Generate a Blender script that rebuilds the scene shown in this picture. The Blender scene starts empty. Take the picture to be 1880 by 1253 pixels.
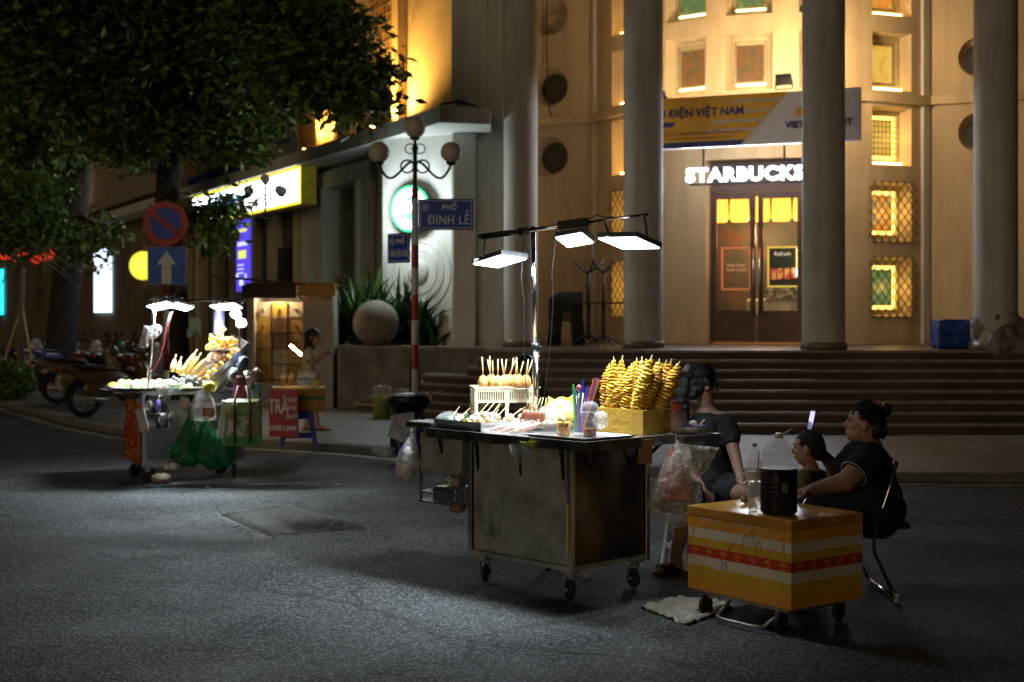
import bpy, bmesh, math, random
from mathutils import Vector, Matrix, Euler
import numpy as np
random.seed(7)
S = bpy.context.scene
COL = S.collection
F, HZ, CH = 2600.0, 580.0, 1.65
R = math.radians
PI = math.pi
V = Vector

def P(px, py, Y):
    return V(((px-940)*Y/F, Y, CH-(py-HZ)*Y/F))
def G(px, py, z=0.0):
    Y = (CH-z)*F/(py-HZ)
    return V(((px-940)*Y/F, Y, z))

# ---------------------------------------------------------------- materials
def _nt(name):
    m = bpy.data.materials.new(name); m.use_nodes = True
    nt = m.node_tree
    return m, nt, nt.nodes['Principled BSDF']

def mat(name, col, rough=.6, metal=0., var=.2, scale=6., bump=0., bscale=60., spec=.5, alpha=1., sss=0., coat=0., stain=None, stain_scale=3., stain_amt=.5, rvar=.0, detail=6, streak=False):
    m, nt, b = _nt(name)
    N, L = nt.nodes, nt.links
    tc = N.new('ShaderNodeTexCoord')
    no = N.new('ShaderNodeTexNoise'); no.inputs['Scale'].default_value = scale; no.inputs['Detail'].default_value = detail
    L.new(tc.outputs['Object'], no.inputs['Vector'])
    r = N.new('ShaderNodeValToRGB')
    c = col
    r.color_ramp.elements[0].position = .3; r.color_ramp.elements[1].position = .7
    r.color_ramp.elements[0].color = (c[0]*(1-var), c[1]*(1-var), c[2]*(1-var), 1)
    r.color_ramp.elements[1].color = (min(1, c[0]*(1+var)), min(1, c[1]*(1+var)), min(1, c[2]*(1+var)), 1)
    L.new(no.outputs['Fac'], r.inputs['Fac'])
    out = r.outputs['Color']
    if stain:
        n2 = N.new('ShaderNodeTexNoise'); n2.inputs['Scale'].default_value = stain_scale; n2.inputs['Detail'].default_value = 8; n2.inputs['Roughness'].default_value = .65
        if streak:
            mp = N.new('ShaderNodeMapping'); mp.inputs['Scale'].default_value = (1, 1, .10); L.new(tc.outputs['Object'], mp.inputs[0]); L.new(mp.outputs[0], n2.inputs['Vector'])
        else: L.new(tc.outputs['Object'], n2.inputs['Vector'])
        r2 = N.new('ShaderNodeValToRGB'); r2.color_ramp.elements[0].position = .45; r2.color_ramp.elements[1].position = .7
        r2.color_ramp.elements[0].color = (0, 0, 0, 1); r2.color_ramp.elements[1].color = (stain_amt,)*3+(1,)
        L.new(n2.outputs['Fac'], r2.inputs['Fac'])
        mx = N.new('ShaderNodeMix'); mx.data_type = 'RGBA'
        L.new(r2.outputs['Color'], mx.inputs[0]); L.new(out, mx.inputs[6]); mx.inputs[7].default_value = (*stain, 1)
        out = mx.outputs[2]
    L.new(out, b.inputs['Base Color'])
    b.inputs['Roughness'].default_value = rough
    if rvar:
        mr = N.new('ShaderNodeMapRange'); mr.inputs[3].default_value = max(.05, rough-rvar); mr.inputs[4].default_value = min(1, rough+rvar)
        n3 = N.new('ShaderNodeTexNoise'); n3.inputs['Scale'].default_value = scale*1.7; n3.inputs['Detail'].default_value = 5
        L.new(tc.outputs['Object'], n3.inputs['Vector']); L.new(n3.outputs['Fac'], mr.inputs[0]); L.new(mr.outputs[0], b.inputs['Roughness'])
    b.inputs['Metallic'].default_value = metal
    b.inputs['Specular IOR Level'].default_value = spec
    if sss:
        b.inputs['Subsurface Weight'].default_value = sss; b.inputs['Subsurface Scale'].default_value = .02
    if coat:
        b.inputs['Coat Weight'].default_value = coat
    if bump:
        n4 = N.new('ShaderNodeTexNoise'); n4.inputs['Scale'].default_value = bscale; n4.inputs['Detail'].default_value = 4
        L.new(tc.outputs['Object'], n4.inputs['Vector'])
        bp = N.new('ShaderNodeBump'); bp.inputs['Strength'].default_value = bump; bp.inputs['Distance'].default_value = .02
        L.new(n4.outputs['Fac'], bp.inputs['Height']); L.new(bp.outputs[0], b.inputs['Normal'])
    return m

def emit(name, col, strength):
    m, nt, b = _nt(name)
    b.inputs['Base Color'].default_value = (*col, 1)
    b.inputs['Emission Color'].default_value = (*col, 1)
    b.inputs['Emission Strength'].default_value = strength
    return m

def film(name, col, opacity=.25, rough=.12, bump=.6, bscale=25, tint=(1, 1, 1)):
    """thin clear plastic: see-through with glossy creases"""
    m, nt, b = _nt(name)
    N, L = nt.nodes, nt.links
    o = [n for n in N if n.type == 'OUTPUT_MATERIAL'][0]
    b.inputs['Base Color'].default_value = (*col, 1); b.inputs['Roughness'].default_value = rough
    t = N.new('ShaderNodeBsdfTransparent'); t.inputs[0].default_value = (*tint, 1)
    mx = N.new('ShaderNodeMixShader')
    tc = N.new('ShaderNodeTexCoord')
    no = N.new('ShaderNodeTexNoise'); no.inputs['Scale'].default_value = bscale; no.inputs['Detail'].default_value = 4; no.inputs['Distortion'].default_value = .8
    L.new(tc.outputs['Object'], no.inputs['Vector'])
    bp = N.new('ShaderNodeBump'); bp.inputs['Strength'].default_value = bump; bp.inputs['Distance'].default_value = .03
    L.new(no.outputs['Fac'], bp.inputs['Height']); L.new(bp.outputs[0], b.inputs['Normal'])
    mr = N.new('ShaderNodeMapRange'); mr.inputs[1].default_value = .35; mr.inputs[2].default_value = .7
    mr.inputs[3].default_value = opacity*.6; mr.inputs[4].default_value = min(1, opacity*1.6)
    L.new(no.outputs['Fac'], mr.inputs[0])
    L.new(mr.outputs[0], mx.inputs[0]); L.new(t.outputs[0], mx.inputs[1]); L.new(b.outputs[0], mx.inputs[2]); L.new(mx.outputs[0], o.inputs[0])
    return m

def multi(name, cols, rough=.5, scale=5, emis=0., distort=0., vor=True, stretch=(1, 1, 1), backlit=False):
    """patchy surface of several colours (printed or painted pattern)"""
    m, nt, b = _nt(name)
    N, L = nt.nodes, nt.links
    tc = N.new('ShaderNodeTexCoord'); mp = N.new('ShaderNodeMapping'); mp.inputs['Scale'].default_value = stretch
    L.new(tc.outputs['Object'], mp.inputs[0])
    if vor:
        t = N.new('ShaderNodeTexVoronoi'); t.inputs['Scale'].default_value = scale
        sp = N.new('ShaderNodeSeparateColor'); L.new(mp.outputs[0], t.inputs['Vector']); L.new(t.outputs['Color'], sp.inputs[0]); fac = sp.outputs[0]
    else:
        t = N.new('ShaderNodeTexNoise'); t.inputs['Scale'].default_value = scale; t.inputs['Detail'].default_value = 3; t.inputs['Distortion'].default_value = distort
        L.new(mp.outputs[0], t.inputs['Vector']); fac = t.outputs['Fac']
    r = N.new('ShaderNodeValToRGB'); r.color_ramp.interpolation = 'CONSTANT' if vor else 'LINEAR'
    n = len(cols)
    while len(r.color_ramp.elements) < n: r.color_ramp.elements.new(.5)
    for i, c in enumerate(cols):
        e = r.color_ramp.elements[i]
        e.position = i/n if vor else .3+.4*i/max(1, n-1)
        e.color = (*c, 1)
    L.new(fac, r.inputs[0]); 
    if backlit: b.inputs['Base Color'].default_value = (.05, .035, .02, 1)
    else: L.new(r.outputs[0], b.inputs['Base Color'])
    b.inputs['Roughness'].default_value = rough
    if emis:
        L.new(r.outputs[0], b.inputs['Emission Color']); b.inputs['Emission Strength'].default_value = emis
    return m

# ---------------------------------------------------------------- objects
def tag(o, label=None, cat=None, group=None, kind=None):
    if label: o['label'] = label
    if cat: o['category'] = cat
    if group: o['group'] = group
    if kind: o['kind'] = kind
    return o

def wm(o):
    m = o.matrix_basis.copy()
    p = o.parent
    while p:
        m = p.matrix_basis @ m
        p = p.parent
    return m

def thing(name, label, cat, loc=(0, 0, 0), rz=0., group=None):
    o = bpy.data.objects.new(name, None); COL.objects.link(o)
    o.empty_display_size = .1
    o.location = loc; o.rotation_euler = (0, 0, rz)
    return tag(o, label, cat, group)

def dup(o, parent=None):
    c = o.copy(); COL.objects.link(c)
    if parent: c.parent = parent
    for ch in list(o.children):
        dup(ch, c)
    return c

def ordinal(i):
    return ['first', 'second', 'third', 'fourth', 'fifth', 'sixth', 'seventh', 'eighth', 'ninth', 'tenth', 'eleventh', 'twelfth', 'thirteenth', 'fourteenth', 'fifteenth', 'sixteenth'][i]

def frame(z, up=V((0, 0, 1))):
    z = z.normalized()
    x = up.cross(z)
    if x.length < 1e-4: x = V((1, 0, 0))
    x.normalize(); y = z.cross(x)
    return x, y, z

class MB:
    def __init__(s): s.bm = bmesh.new()
    def v(s, p): return s.bm.verts.new(p)
    def face(s, pts, mi=0):
        try:
            f = s.bm.faces.new([s.v(p) for p in pts]); f.material_index = mi; return f
        except ValueError: return None
    def box(s, c, sz, rot=None, mi=0, bev=0.):
        c = V(c); m = rot if isinstance(rot, Matrix) else (Euler(rot).to_matrix() if rot else Matrix.Identity(3))
        hx, hy, hz = sz[0]/2, sz[1]/2, sz[2]/2
        vs = [s.v(c+m@V((x*hx, y*hy, z*hz))) for x in (-1, 1) for y in (-1, 1) for z in (-1, 1)]
        fs = []
        for q in ((0, 1, 3, 2), (4, 6, 7, 5), (0, 4, 5, 1), (2, 3, 7, 6), (0, 2, 6, 4), (1, 5, 7, 3)):
            f = s.bm.faces.new([vs[i] for i in q]); f.material_index = mi; fs.append(f)
        if bev:
            es = list({e for f in fs for e in f.edges})
            bmesh.ops.bevel(s.bm, geom=es, offset=bev, segments=2, affect='EDGES', profile=.5)
        return s
    def cone(s, p0, p1, r0, r1=None, seg=12, mi=0, caps=True, smooth=True):
        p0, p1 = V(p0), V(p1); r1 = r0 if r1 is None else r1
        x, y, z = frame(p1-p0)
        A = []; B = []
        for i in range(seg):
            a = 2*PI*i/seg; d = x*math.cos(a)+y*math.sin(a)
            A.append(s.v(p0+d*r0)); B.append(s.v(p1+d*r1))
        for i in range(seg):
            j = (i+1) % seg
            f = s.bm.faces.new((A[i], A[j], B[j], B[i])); f.smooth = smooth; f.material_index = mi
        if caps:
            f = s.bm.faces.new(A[::-1]); f.material_index = mi
            f = s.bm.faces.new(B); f.material_index = mi
        return s
    def tube(s, pts, r, seg=8, mi=0, caps=True):
        pts = [V(p) for p in pts]; n = len(pts)
        rs = r if isinstance(r, (list, tuple)) else [r]*n
        rings = []; up = V((0, 0, 1))
        x0 = None
        for i, p in enumerate(pts):
            t = (pts[min(i+1, n-1)]-pts[max(i-1, 0)])
            if t.length < 1e-7: t = V((0, 0, 1))
            t.normalize()
            if x0 is None: x, y, _ = frame(t)
            else:
                x = x0-t*x0.dot(t)
                if x.length < 1e-5: x, y, _ = frame(t)
                x.normalize(); y = t.cross(x)
            x0 = x
            rings.append([s.v(p+(x*math.cos(2*PI*k/seg)+y*math.sin(2*PI*k/seg))*rs[i]) for k in range(seg)])
        for a, b in zip(rings[:-1], rings[1:]):
            for k in range(seg):
                l = (k+1) % seg
                f = s.bm.faces.new((a[k], a[l], b[l], b[k])); f.smooth = True; f.material_index = mi
        if caps:
            f = s.bm.faces.new(rings[0][::-1]); f.material_index = mi
            f = s.bm.faces.new(rings[-1]); f.material_index = mi
        return s
    def ell(s, c, rad, rot=None, seg=14, rings=8, mi=0, noise=0., rnd=None):
        c = V(c); rad = (rad,)*3 if not hasattr(rad, '__len__') else rad
        m = rot if isinstance(rot, Matrix) else (Euler(rot).to_matrix() if rot else Matrix.Identity(3))
        rnd = rnd or random
        V0 = []
        for j in range(1, rings):
            th = PI*j/rings; ring = []
            for i in range(seg):
                ph = 2*PI*i/seg; k = 1+(rnd.uniform(-noise, noise) if noise else 0)
                ring.append(s.v(c+m@V((rad[0]*math.sin(th)*math.cos(ph)*k, rad[1]*math.sin(th)*math.sin(ph)*k, rad[2]*math.cos(th)*k))))
            V0.append(ring)
        t = s.v(c+m@V((0, 0, rad[2]))); b = s.v(c+m@V((0, 0, -rad[2])))
        def ff(q):
            f = s.bm.faces.new(q); f.smooth = True; f.material_index = mi
        for i in range(seg):
            j = (i+1) % seg
            ff((t, V0[0][i], V0[0][j])); ff((b, V0[-1][j], V0[-1][i]))
            for a, d in zip(V0[:-1], V0[1:]): ff((a[i], d[i], d[j], a[j]))
        return s
    def lathe(s, c, prof, seg=20, rot=None, mi=0, cap0=True, cap1=True, sx=1., sy=1., smooth=True):
        c = V(c); m = rot if isinstance(rot, Matrix) else (Euler(rot).to_matrix() if rot else Matrix.Identity(3))
        rs = []
        for r, z in prof:
            rs.append([s.v(c+m@V((r*sx*math.cos(2*PI*i/seg), r*sy*math.sin(2*PI*i/seg), z))) for i in range(seg)])
        for a, b in zip(rs[:-1], rs[1:]):
            for i in range(seg):
                j = (i+1) % seg
                f = s.bm.faces.new((a[i], a[j], b[j], b[i])); f.smooth = smooth; f.material_index = mi
        if cap0: s.bm.faces.new(rs[0][::-1]).material_index = mi
        if cap1: s.bm.faces.new(rs[-1]).material_index = mi
        return s
    def prism(s, poly, z0, z1, mi=0, top=True, bot=True):
        A = [s.v((p[0], p[1], z0)) for p in poly]; B = [s.v((p[0], p[1], z1)) for p in poly]; n = len(poly)
        for i in range(n):
            j = (i+1) % n
            s.bm.faces.new((A[i], A[j], B[j], B[i])).material_index = mi
        if top: s.bm.faces.new(B).material_index = mi
        if bot: s.bm.faces.new(A[::-1]).material_index = mi
        return s
    def slab(s, pts, nrm, th, mi=0):
        """flat outline (3-D points) given a thickness along nrm"""
        A = [s.v(p) for p in pts]; B = [s.v(V(p)+V(nrm)*th) for p in pts]; n = len(pts)
        for i in range(n):
            j = (i+1) % n
            s.bm.faces.new((A[i], A[j], B[j], B[i])).material_index = mi
        s.bm.faces.new(A[::-1]).material_index = mi; s.bm.faces.new(B).material_index = mi
        return s
    def torus(s, c, R0, r, rot=None, seg=24, sub=8, mi=0, a0=0, a1=2*PI):
        c = V(c); m = rot if isinstance(rot, Matrix) else (Euler(rot).to_matrix() if rot else Matrix.Identity(3))
        full = abs(a1-a0-2*PI) < 1e-5
        n = seg if full else seg+1
        rg = []
        for i in range(n):
            a = a0+(a1-a0)*i/seg
            rg.append([s.v(c+m@V(((R0+r*math.cos(2*PI*k/sub))*math.cos(a), (R0+r*math.cos(2*PI*k/sub))*math.sin(a), r*math.sin(2*PI*k/sub)))) for k in range(sub)])
        for i in range(n if full else n-1):
            a, b = rg[i], rg[(i+1) % n]
            for k in range(sub):
                l = (k+1) % sub
                f = s.bm.faces.new((a[k], b[k], b[l], a[l])); f.smooth = True; f.material_index = mi
        return s
    def build(s, name, mats, parent=None, world=True, recalc=True, origin='base', bevel=0.):
        if recalc: bmesh.ops.recalc_face_normals(s.bm, faces=s.bm.faces)
        if parent is not None and world:
            s.bm.transform(wm(parent).inverted())
        co = [v.co for v in s.bm.verts]
        c = V((0, 0, 0))
        if co and origin:
            mn = V([min(p[i] for p in co) for i in range(3)]); mx = V([max(p[i] for p in co) for i in range(3)])
            c = (mn+mx)/2
            if origin == 'base': c.z = mn.z
            s.bm.transform(Matrix.Translation(-c))
        me = bpy.data.meshes.new(name); s.bm.to_mesh(me); s.bm.free()
        for m in (mats if isinstance(mats, (list, tuple)) else [mats]): me.materials.append(m)
        o = bpy.data.objects.new(name, me); COL.objects.link(o)
        o.location = c
        if parent is not None: o.parent = parent
        if bevel:
            b = o.modifiers.new('bevel', 'BEVEL'); b.width = bevel; b.segments = 2; b.limit_method = 'ANGLE'; b.angle_limit = R(40)
        return o

def evalmesh(o, name):
    dg = bpy.context.evaluated_depsgraph_get()
    dg.update()
    me = bpy.data.meshes.new_from_object(o.evaluated_get(dg))
    me.name = name
    return me

def text(s, size, M4, m, name='lettering', parent=None, depth=.004, bold=0., spacing=1., sx=1., align='CENTER', world=True, fit=None):
    cu = bpy.data.curves.new('t', 'FONT'); cu.body = s; cu.size = size; cu.extrude = depth; cu.offset = bold
    cu.align_x = align; cu.align_y = 'CENTER'; cu.space_character = spacing; cu.resolution_u = 3
    o = bpy.data.objects.new('t', cu); COL.objects.link(o)
    me = evalmesh(o, name); bpy.data.objects.remove(o); bpy.data.curves.remove(cu)
    if fit:
        xs = [v.co.x for v in me.vertices]; sx = fit/(max(xs)-min(xs)); me.transform(Matrix.Translation((-(max(xs)+min(xs))/2, 0, 0)))
    X = M4 @ Matrix.Diagonal((sx, 1, 1, 1))
    if parent is not None and world: X = wm(parent).inverted() @ X
    me.transform(X); me.materials.clear(); me.materials.append(m)
    n = bpy.data.objects.new(name, me); COL.objects.link(n)
    c = sum((v.co for v in me.vertices), V())/max(1, len(me.vertices))
    me.transform(Matrix.Translation(-c)); n.location = c
    if parent is not None: n.parent = parent
    return n

def face_mat(c, nrm, up=V((0, 0, 1))):
    """4x4 whose XY plane is a wall with outward normal nrm, X to the viewer's right"""
    z = V(nrm).normalized(); x = up.cross(z).normalized(); y = z.cross(x)
    return Matrix(((x.x, y.x, z.x, c[0]), (x.y, y.y, z.y, c[1]), (x.z, y.z, z.z, c[2]), (0, 0, 0, 1)))

def shaped(mb, voxel=.008, smooth=6, factor=.6):
    """fuse overlapping shapes of an MB into one continuous surface; returns a new MB"""
    me = bpy.data.meshes.new('x'); bmesh.ops.recalc_face_normals(mb.bm, faces=mb.bm.faces); mb.bm.to_mesh(me); mb.bm.free()
    o = bpy.data.objects.new('x', me); COL.objects.link(o)
    r = o.modifiers.new('r', 'REMESH'); r.mode = 'VOXEL'; r.voxel_size = voxel; r.use_smooth_shade = True
    if smooth:
        k = o.modifiers.new('s', 'SMOOTH'); k.iterations = smooth; k.factor = factor
    m2 = evalmesh(o, 'y'); bpy.data.objects.remove(o); bpy.data.meshes.remove(me)
    n = MB(); n.bm.from_mesh(m2); bpy.data.meshes.remove(m2)
    for f in n.bm.faces: f.smooth = True; f.material_index = 0
    return n

def leaf_mesh(name, pos, nrm_bias, size, m, parent=None, rng=None, aspect=.45, droop=0., clump=1):
    """many small folded leaves as one mesh: pos (n,3)"""
    rng = rng or np.random.default_rng(1)
    n = len(pos)
    d = rng.normal(size=(n, 3)); d[:, 2] = d[:, 2]*.5-droop; d /= np.linalg.norm(d, axis=1)[:, None]
    u = rng.normal(size=(n, 3)); u -= (u*d).sum(1)[:, None]*d; u /= np.linalg.norm(u, axis=1)[:, None]
    w = np.cross(d, u)
    L = size*rng.uniform(.4, 1.5, n)[:, None]
    a = pos; b = pos+d*L*.5+u*L*aspect*.5+w*L*.08; c = pos+d*L; e = pos+d*L*.5-u*L*aspect*.5+w*L*.08
    co = np.stack([a, b, c, e], 1).reshape(-1, 3)
    base = co.mean(0); base[2] = co[:, 2].min()
    par = np.zeros(3)
    co = co-base
    me = bpy.data.meshes.new(name)
    me.vertices.add(4*n); me.loops.add(4*n); me.polygons.add(n)
    me.vertices.foreach_set('co', co.astype('f4').ravel())
    me.loops.foreach_set('vertex_index', np.arange(4*n, dtype='i4'))
    me.polygons.foreach_set('loop_start', np.arange(0, 4*n, 4, dtype='i4'))
    me.update(calc_edges=True)
    for k in (m if isinstance(m, (list, tuple)) else [m]): me.materials.append(k)
    if isinstance(m, (list, tuple)):
        me.polygons.foreach_set('material_index', rng.integers(0, len(m), n).astype('i4'))
    o = bpy.data.objects.new(name, me); COL.objects.link(o)
    o.location = base
    if parent is not None:
        o.location = wm(parent).inverted() @ V(base); o.parent = parent
    return o
MT = {}
MT['plaster'] = mat('cream_plaster', (.56, .44, .27), .85, var=.10, scale=1.2, stain=(.30, .22, .13), stain_scale=3., stain_amt=.5, bump=.25, bscale=14, streak=True)
MT['plaster_white'] = mat('white_plaster', (.62, .60, .55), .8, var=.07, scale=1.5, stain=(.30, .27, .22), stain_scale=4, stain_amt=.45, bump=.22, bscale=18, streak=True)
MT['plaster_dirty'] = mat('weathered_plaster', (.34, .28, .2), .9, var=.22, scale=.9, stain=(.13, .10, .07), stain_scale=.9, stain_amt=.8, bump=.3, bscale=25)
MT['column'] = mat('column_plaster', (.54, .51, .47), .75, var=.10, scale=2.2, stain=(.27, .23, .19), stain_scale=4.5, stain_amt=.55, bump=.25, bscale=30, streak=True)
MT['plinth'] = mat('brown_granite', (.20, .14, .10), .35, var=.3, scale=40, bump=.05)
MT['sandstone'] = None
MT['step'] = mat('granite_tread', (.10, .072, .056), .42, var=.3, scale=22, stain=(.05, .035, .03), stain_scale=1.3, stain_amt=.6, rvar=.12, bump=.06, bscale=90)
MT['nosing'] = mat('worn_step_edge', (.30, .24, .20), .5, var=.3, scale=9)
MT['concrete'] = mat('old_concrete', (.22, .20, .18), .85, var=.25, scale=3, stain=(.07, .065, .06), stain_scale=2.2, stain_amt=.8, bump=.4, bscale=35)
MT['kerb'] = mat('kerb_stone', (.20, .185, .17), .75, var=.3, scale=7, bump=.3, bscale=50)
MT['steel'] = mat('brushed_steel', (.45, .44, .42), .34, 1., var=.18, scale=5, stain=(.10, .08, .06), stain_scale=5, stain_amt=.6, rvar=.12, bump=.08, bscale=14)
MT['steel_old'] = mat('dull_galvanised_sheet', (.42, .41, .375), .42, .4, var=.35, scale=4, stain=(.045, .036, .03), stain_scale=3.2, stain_amt=.85, rvar=.16, bump=.25, bscale=7)
MT['chrome'] = mat('chrome_tube', (.66, .66, .66), .16, 1., var=.1, scale=20)
MT['black_metal'] = mat('black_iron', (.012, .012, .013), .45, .3, var=.3, scale=20)
MT['rubber'] = mat('rubber', (.018, .017, .016), .75, var=.35, scale=30)
MT['housing'] = mat('lamp_housing_grey', (.16, .16, .17), .5, .4, var=.1, scale=10)
MT['white_plastic'] = mat('white_plastic', (.72, .71, .68), .38, var=.06, scale=8)
MT['cream_plastic'] = mat('cream_plastic', (.66, .60, .43), .4, var=.1, scale=12)
MT['wood_stick'] = mat('bamboo_stick', (.62, .44, .17), .6, var=.25, scale=40)
MT['skin'] = mat('skin', (.42, .235, .15), .5, var=.08, scale=20, sss=.1, bump=.05, bscale=150)
MT['hair'] = mat('black_hair', (.008, .007, .007), .38, var=.3, scale=60, bump=.5, bscale=140)
MT['black_cloth'] = mat('black_cloth', (.012, .012, .014), .9, var=.3, scale=14, bump=.3, bscale=25)
MT['film'] = film('clear_plastic_film', (.85, .87, .88), .30)
MT['film_thick'] = film('milky_plastic_film', (.55, .53, .50), .34, .22, .8, 14)
MT['cup'] = film('clear_cup_plastic', (.9, .92, .95), .20, .08, .05, 8)
MT['glass'] = film('window_glass', (.08, .07, .06), .07, .06, .02, 3)
MT['green_film'] = film('green_plastic_film', (.006, .13, .045), .72, .2, 1., 16, (.12, .7, .3))
MT['bark'] = mat('bark', (.032, .025, .02), .9, var=.5, scale=9, bump=.9, bscale=16)
MT['leafA'] = mat('leaf_green', (.10, .18, .03), .65, var=.45, scale=1.3, spec=.3)
MT['leafB'] = mat('leaf_yellow_green', (.17, .21, .03), .65, var=.4, scale=1.1, spec=.3)
MT['leafC'] = mat('leaf_dark_green', (.035, .075, .018), .65, var=.4, scale=1.5, spec=.3)
MT['blue_plastic'] = mat('blue_plastic', (.02, .06, .30), .4, var=.1, scale=5)

def asphalt():
    m, nt, b = _nt('asphalt')
    N, L = nt.nodes, nt.links
    tc = N.new('ShaderNodeTexCoord')
    def noise(sc, det=6, rough=.6):
        n = N.new('ShaderNodeTexNoise'); n.inputs['Scale'].default_value = sc; n.inputs['Detail'].default_value = det; n.inputs['Roughness'].default_value = rough
        L.new(tc.outputs['Object'], n.inputs['Vector']); return n.outputs['Fac']
    def ramp(f, a, b_, ca, cb):
        r = N.new('ShaderNodeValToRGB'); r.color_ramp.elements[0].position = a; r.color_ramp.elements[1].position = b_
        r.color_ramp.elements[0].color = (*ca, 1); r.color_ramp.elements[1].color = (*cb, 1); L.new(f, r.inputs[0]); return r.outputs[0]
    def mix(f, a, b_, bt='MIX'):
        x = N.new('ShaderNodeMix'); x.data_type = 'RGBA'; x.blend_type = bt
        if isinstance(f, float): x.inputs[0].default_value = f
        else: L.new(f, x.inputs[0])
        for i, q in ((6, a), (7, b_)):
            if isinstance(q, tuple): x.inputs[i].default_value = (*q, 1)
            else: L.new(q, x.inputs[i])
        return x.outputs[2]
    big = ramp(noise(.35, 5), .35, .65, (.024, .026, .029), (.048, .049, .051))
    mid = ramp(noise(1.7, 9, .75), .36, .66, (.45, .45, .46), (1.3, 1.27, 1.24))
    c = mix(1., big, mid, 'MULTIPLY')
    vo = N.new('ShaderNodeTexVoronoi'); vo.inputs['Scale'].default_value = 100; L.new(tc.outputs['Object'], vo.inputs['Vector'])
    sc = N.new('ShaderNodeSeparateColor'); L.new(vo.outputs['Color'], sc.inputs[0])
    sp = ramp(sc.outputs[0], .62, .95, (0, 0, 0), (1, 1, 1))
    c = mix(sp, c, (.21, .21, .208))  # pale aggregate specks, lightened in colour for glints off the grain
    # cracks
    v2 = N.new('ShaderNodeTexVoronoi'); v2.feature = 'DISTANCE_TO_EDGE'; v2.inputs['Scale'].default_value = .55
    nn = N.new('ShaderNodeTexNoise'); nn.inputs['Scale'].default_value = 3; nn.inputs['Detail'].default_value = 5; L.new(tc.outputs['Object'], nn.inputs['Vector'])
    ad = N.new('ShaderNodeMix'); ad.data_type = 'RGBA'; ad.inputs[0].default_value = .25; L.new(tc.outputs['Object'], ad.inputs[6]); L.new(nn.outputs['Color'], ad.inputs[7])
    L.new(ad.outputs[2], v2.inputs['Vector'])
    ck = ramp(v2.outputs['Distance'], .002, .009, (1, 1, 1), (0, 0, 0))
    msk = ramp(noise(.5, 2), .42, .5, (0, 0, 0), (.9, .9, .9))
    ck2 = mix(1., ck, msk, 'MULTIPLY')
    c = mix(ck2, c, (.014, .014, .014))
    L.new(c, b.inputs['Base Color'])
    rr = N.new('ShaderNodeMapRange'); L.new(noise(1.1, 6), rr.inputs[0]); rr.inputs[1].default_value = .3; rr.inputs[2].default_value = .7; rr.inputs[3].default_value = .62; rr.inputs[4].default_value = .92; b.inputs['Specular IOR Level'].default_value = .28
    L.new(rr.outputs[0], b.inputs['Roughness'])
    bp = N.new('ShaderNodeBump'); bp.inputs['Strength'].default_value = .6; bp.inputs['Distance'].default_value = .008
    v3 = N.new('ShaderNodeTexVoronoi'); v3.inputs['Scale'].default_value = 105; L.new(tc.outputs['Object'], v3.inputs['Vector'])
    L.new(v3.outputs['Distance'], bp.inputs['Height'])
    b2 = N.new('ShaderNodeBump'); b2.inputs['Strength'].default_value = .35; b2.inputs['Distance'].default_value = .05
    L.new(noise(5, 5), b2.inputs['Height']); L.new(b2.outputs[0], bp.inputs['Normal']); L.new(bp.outputs[0], b.inputs['Normal'])
    return m
MT['asphalt'] = asphalt()

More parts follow.
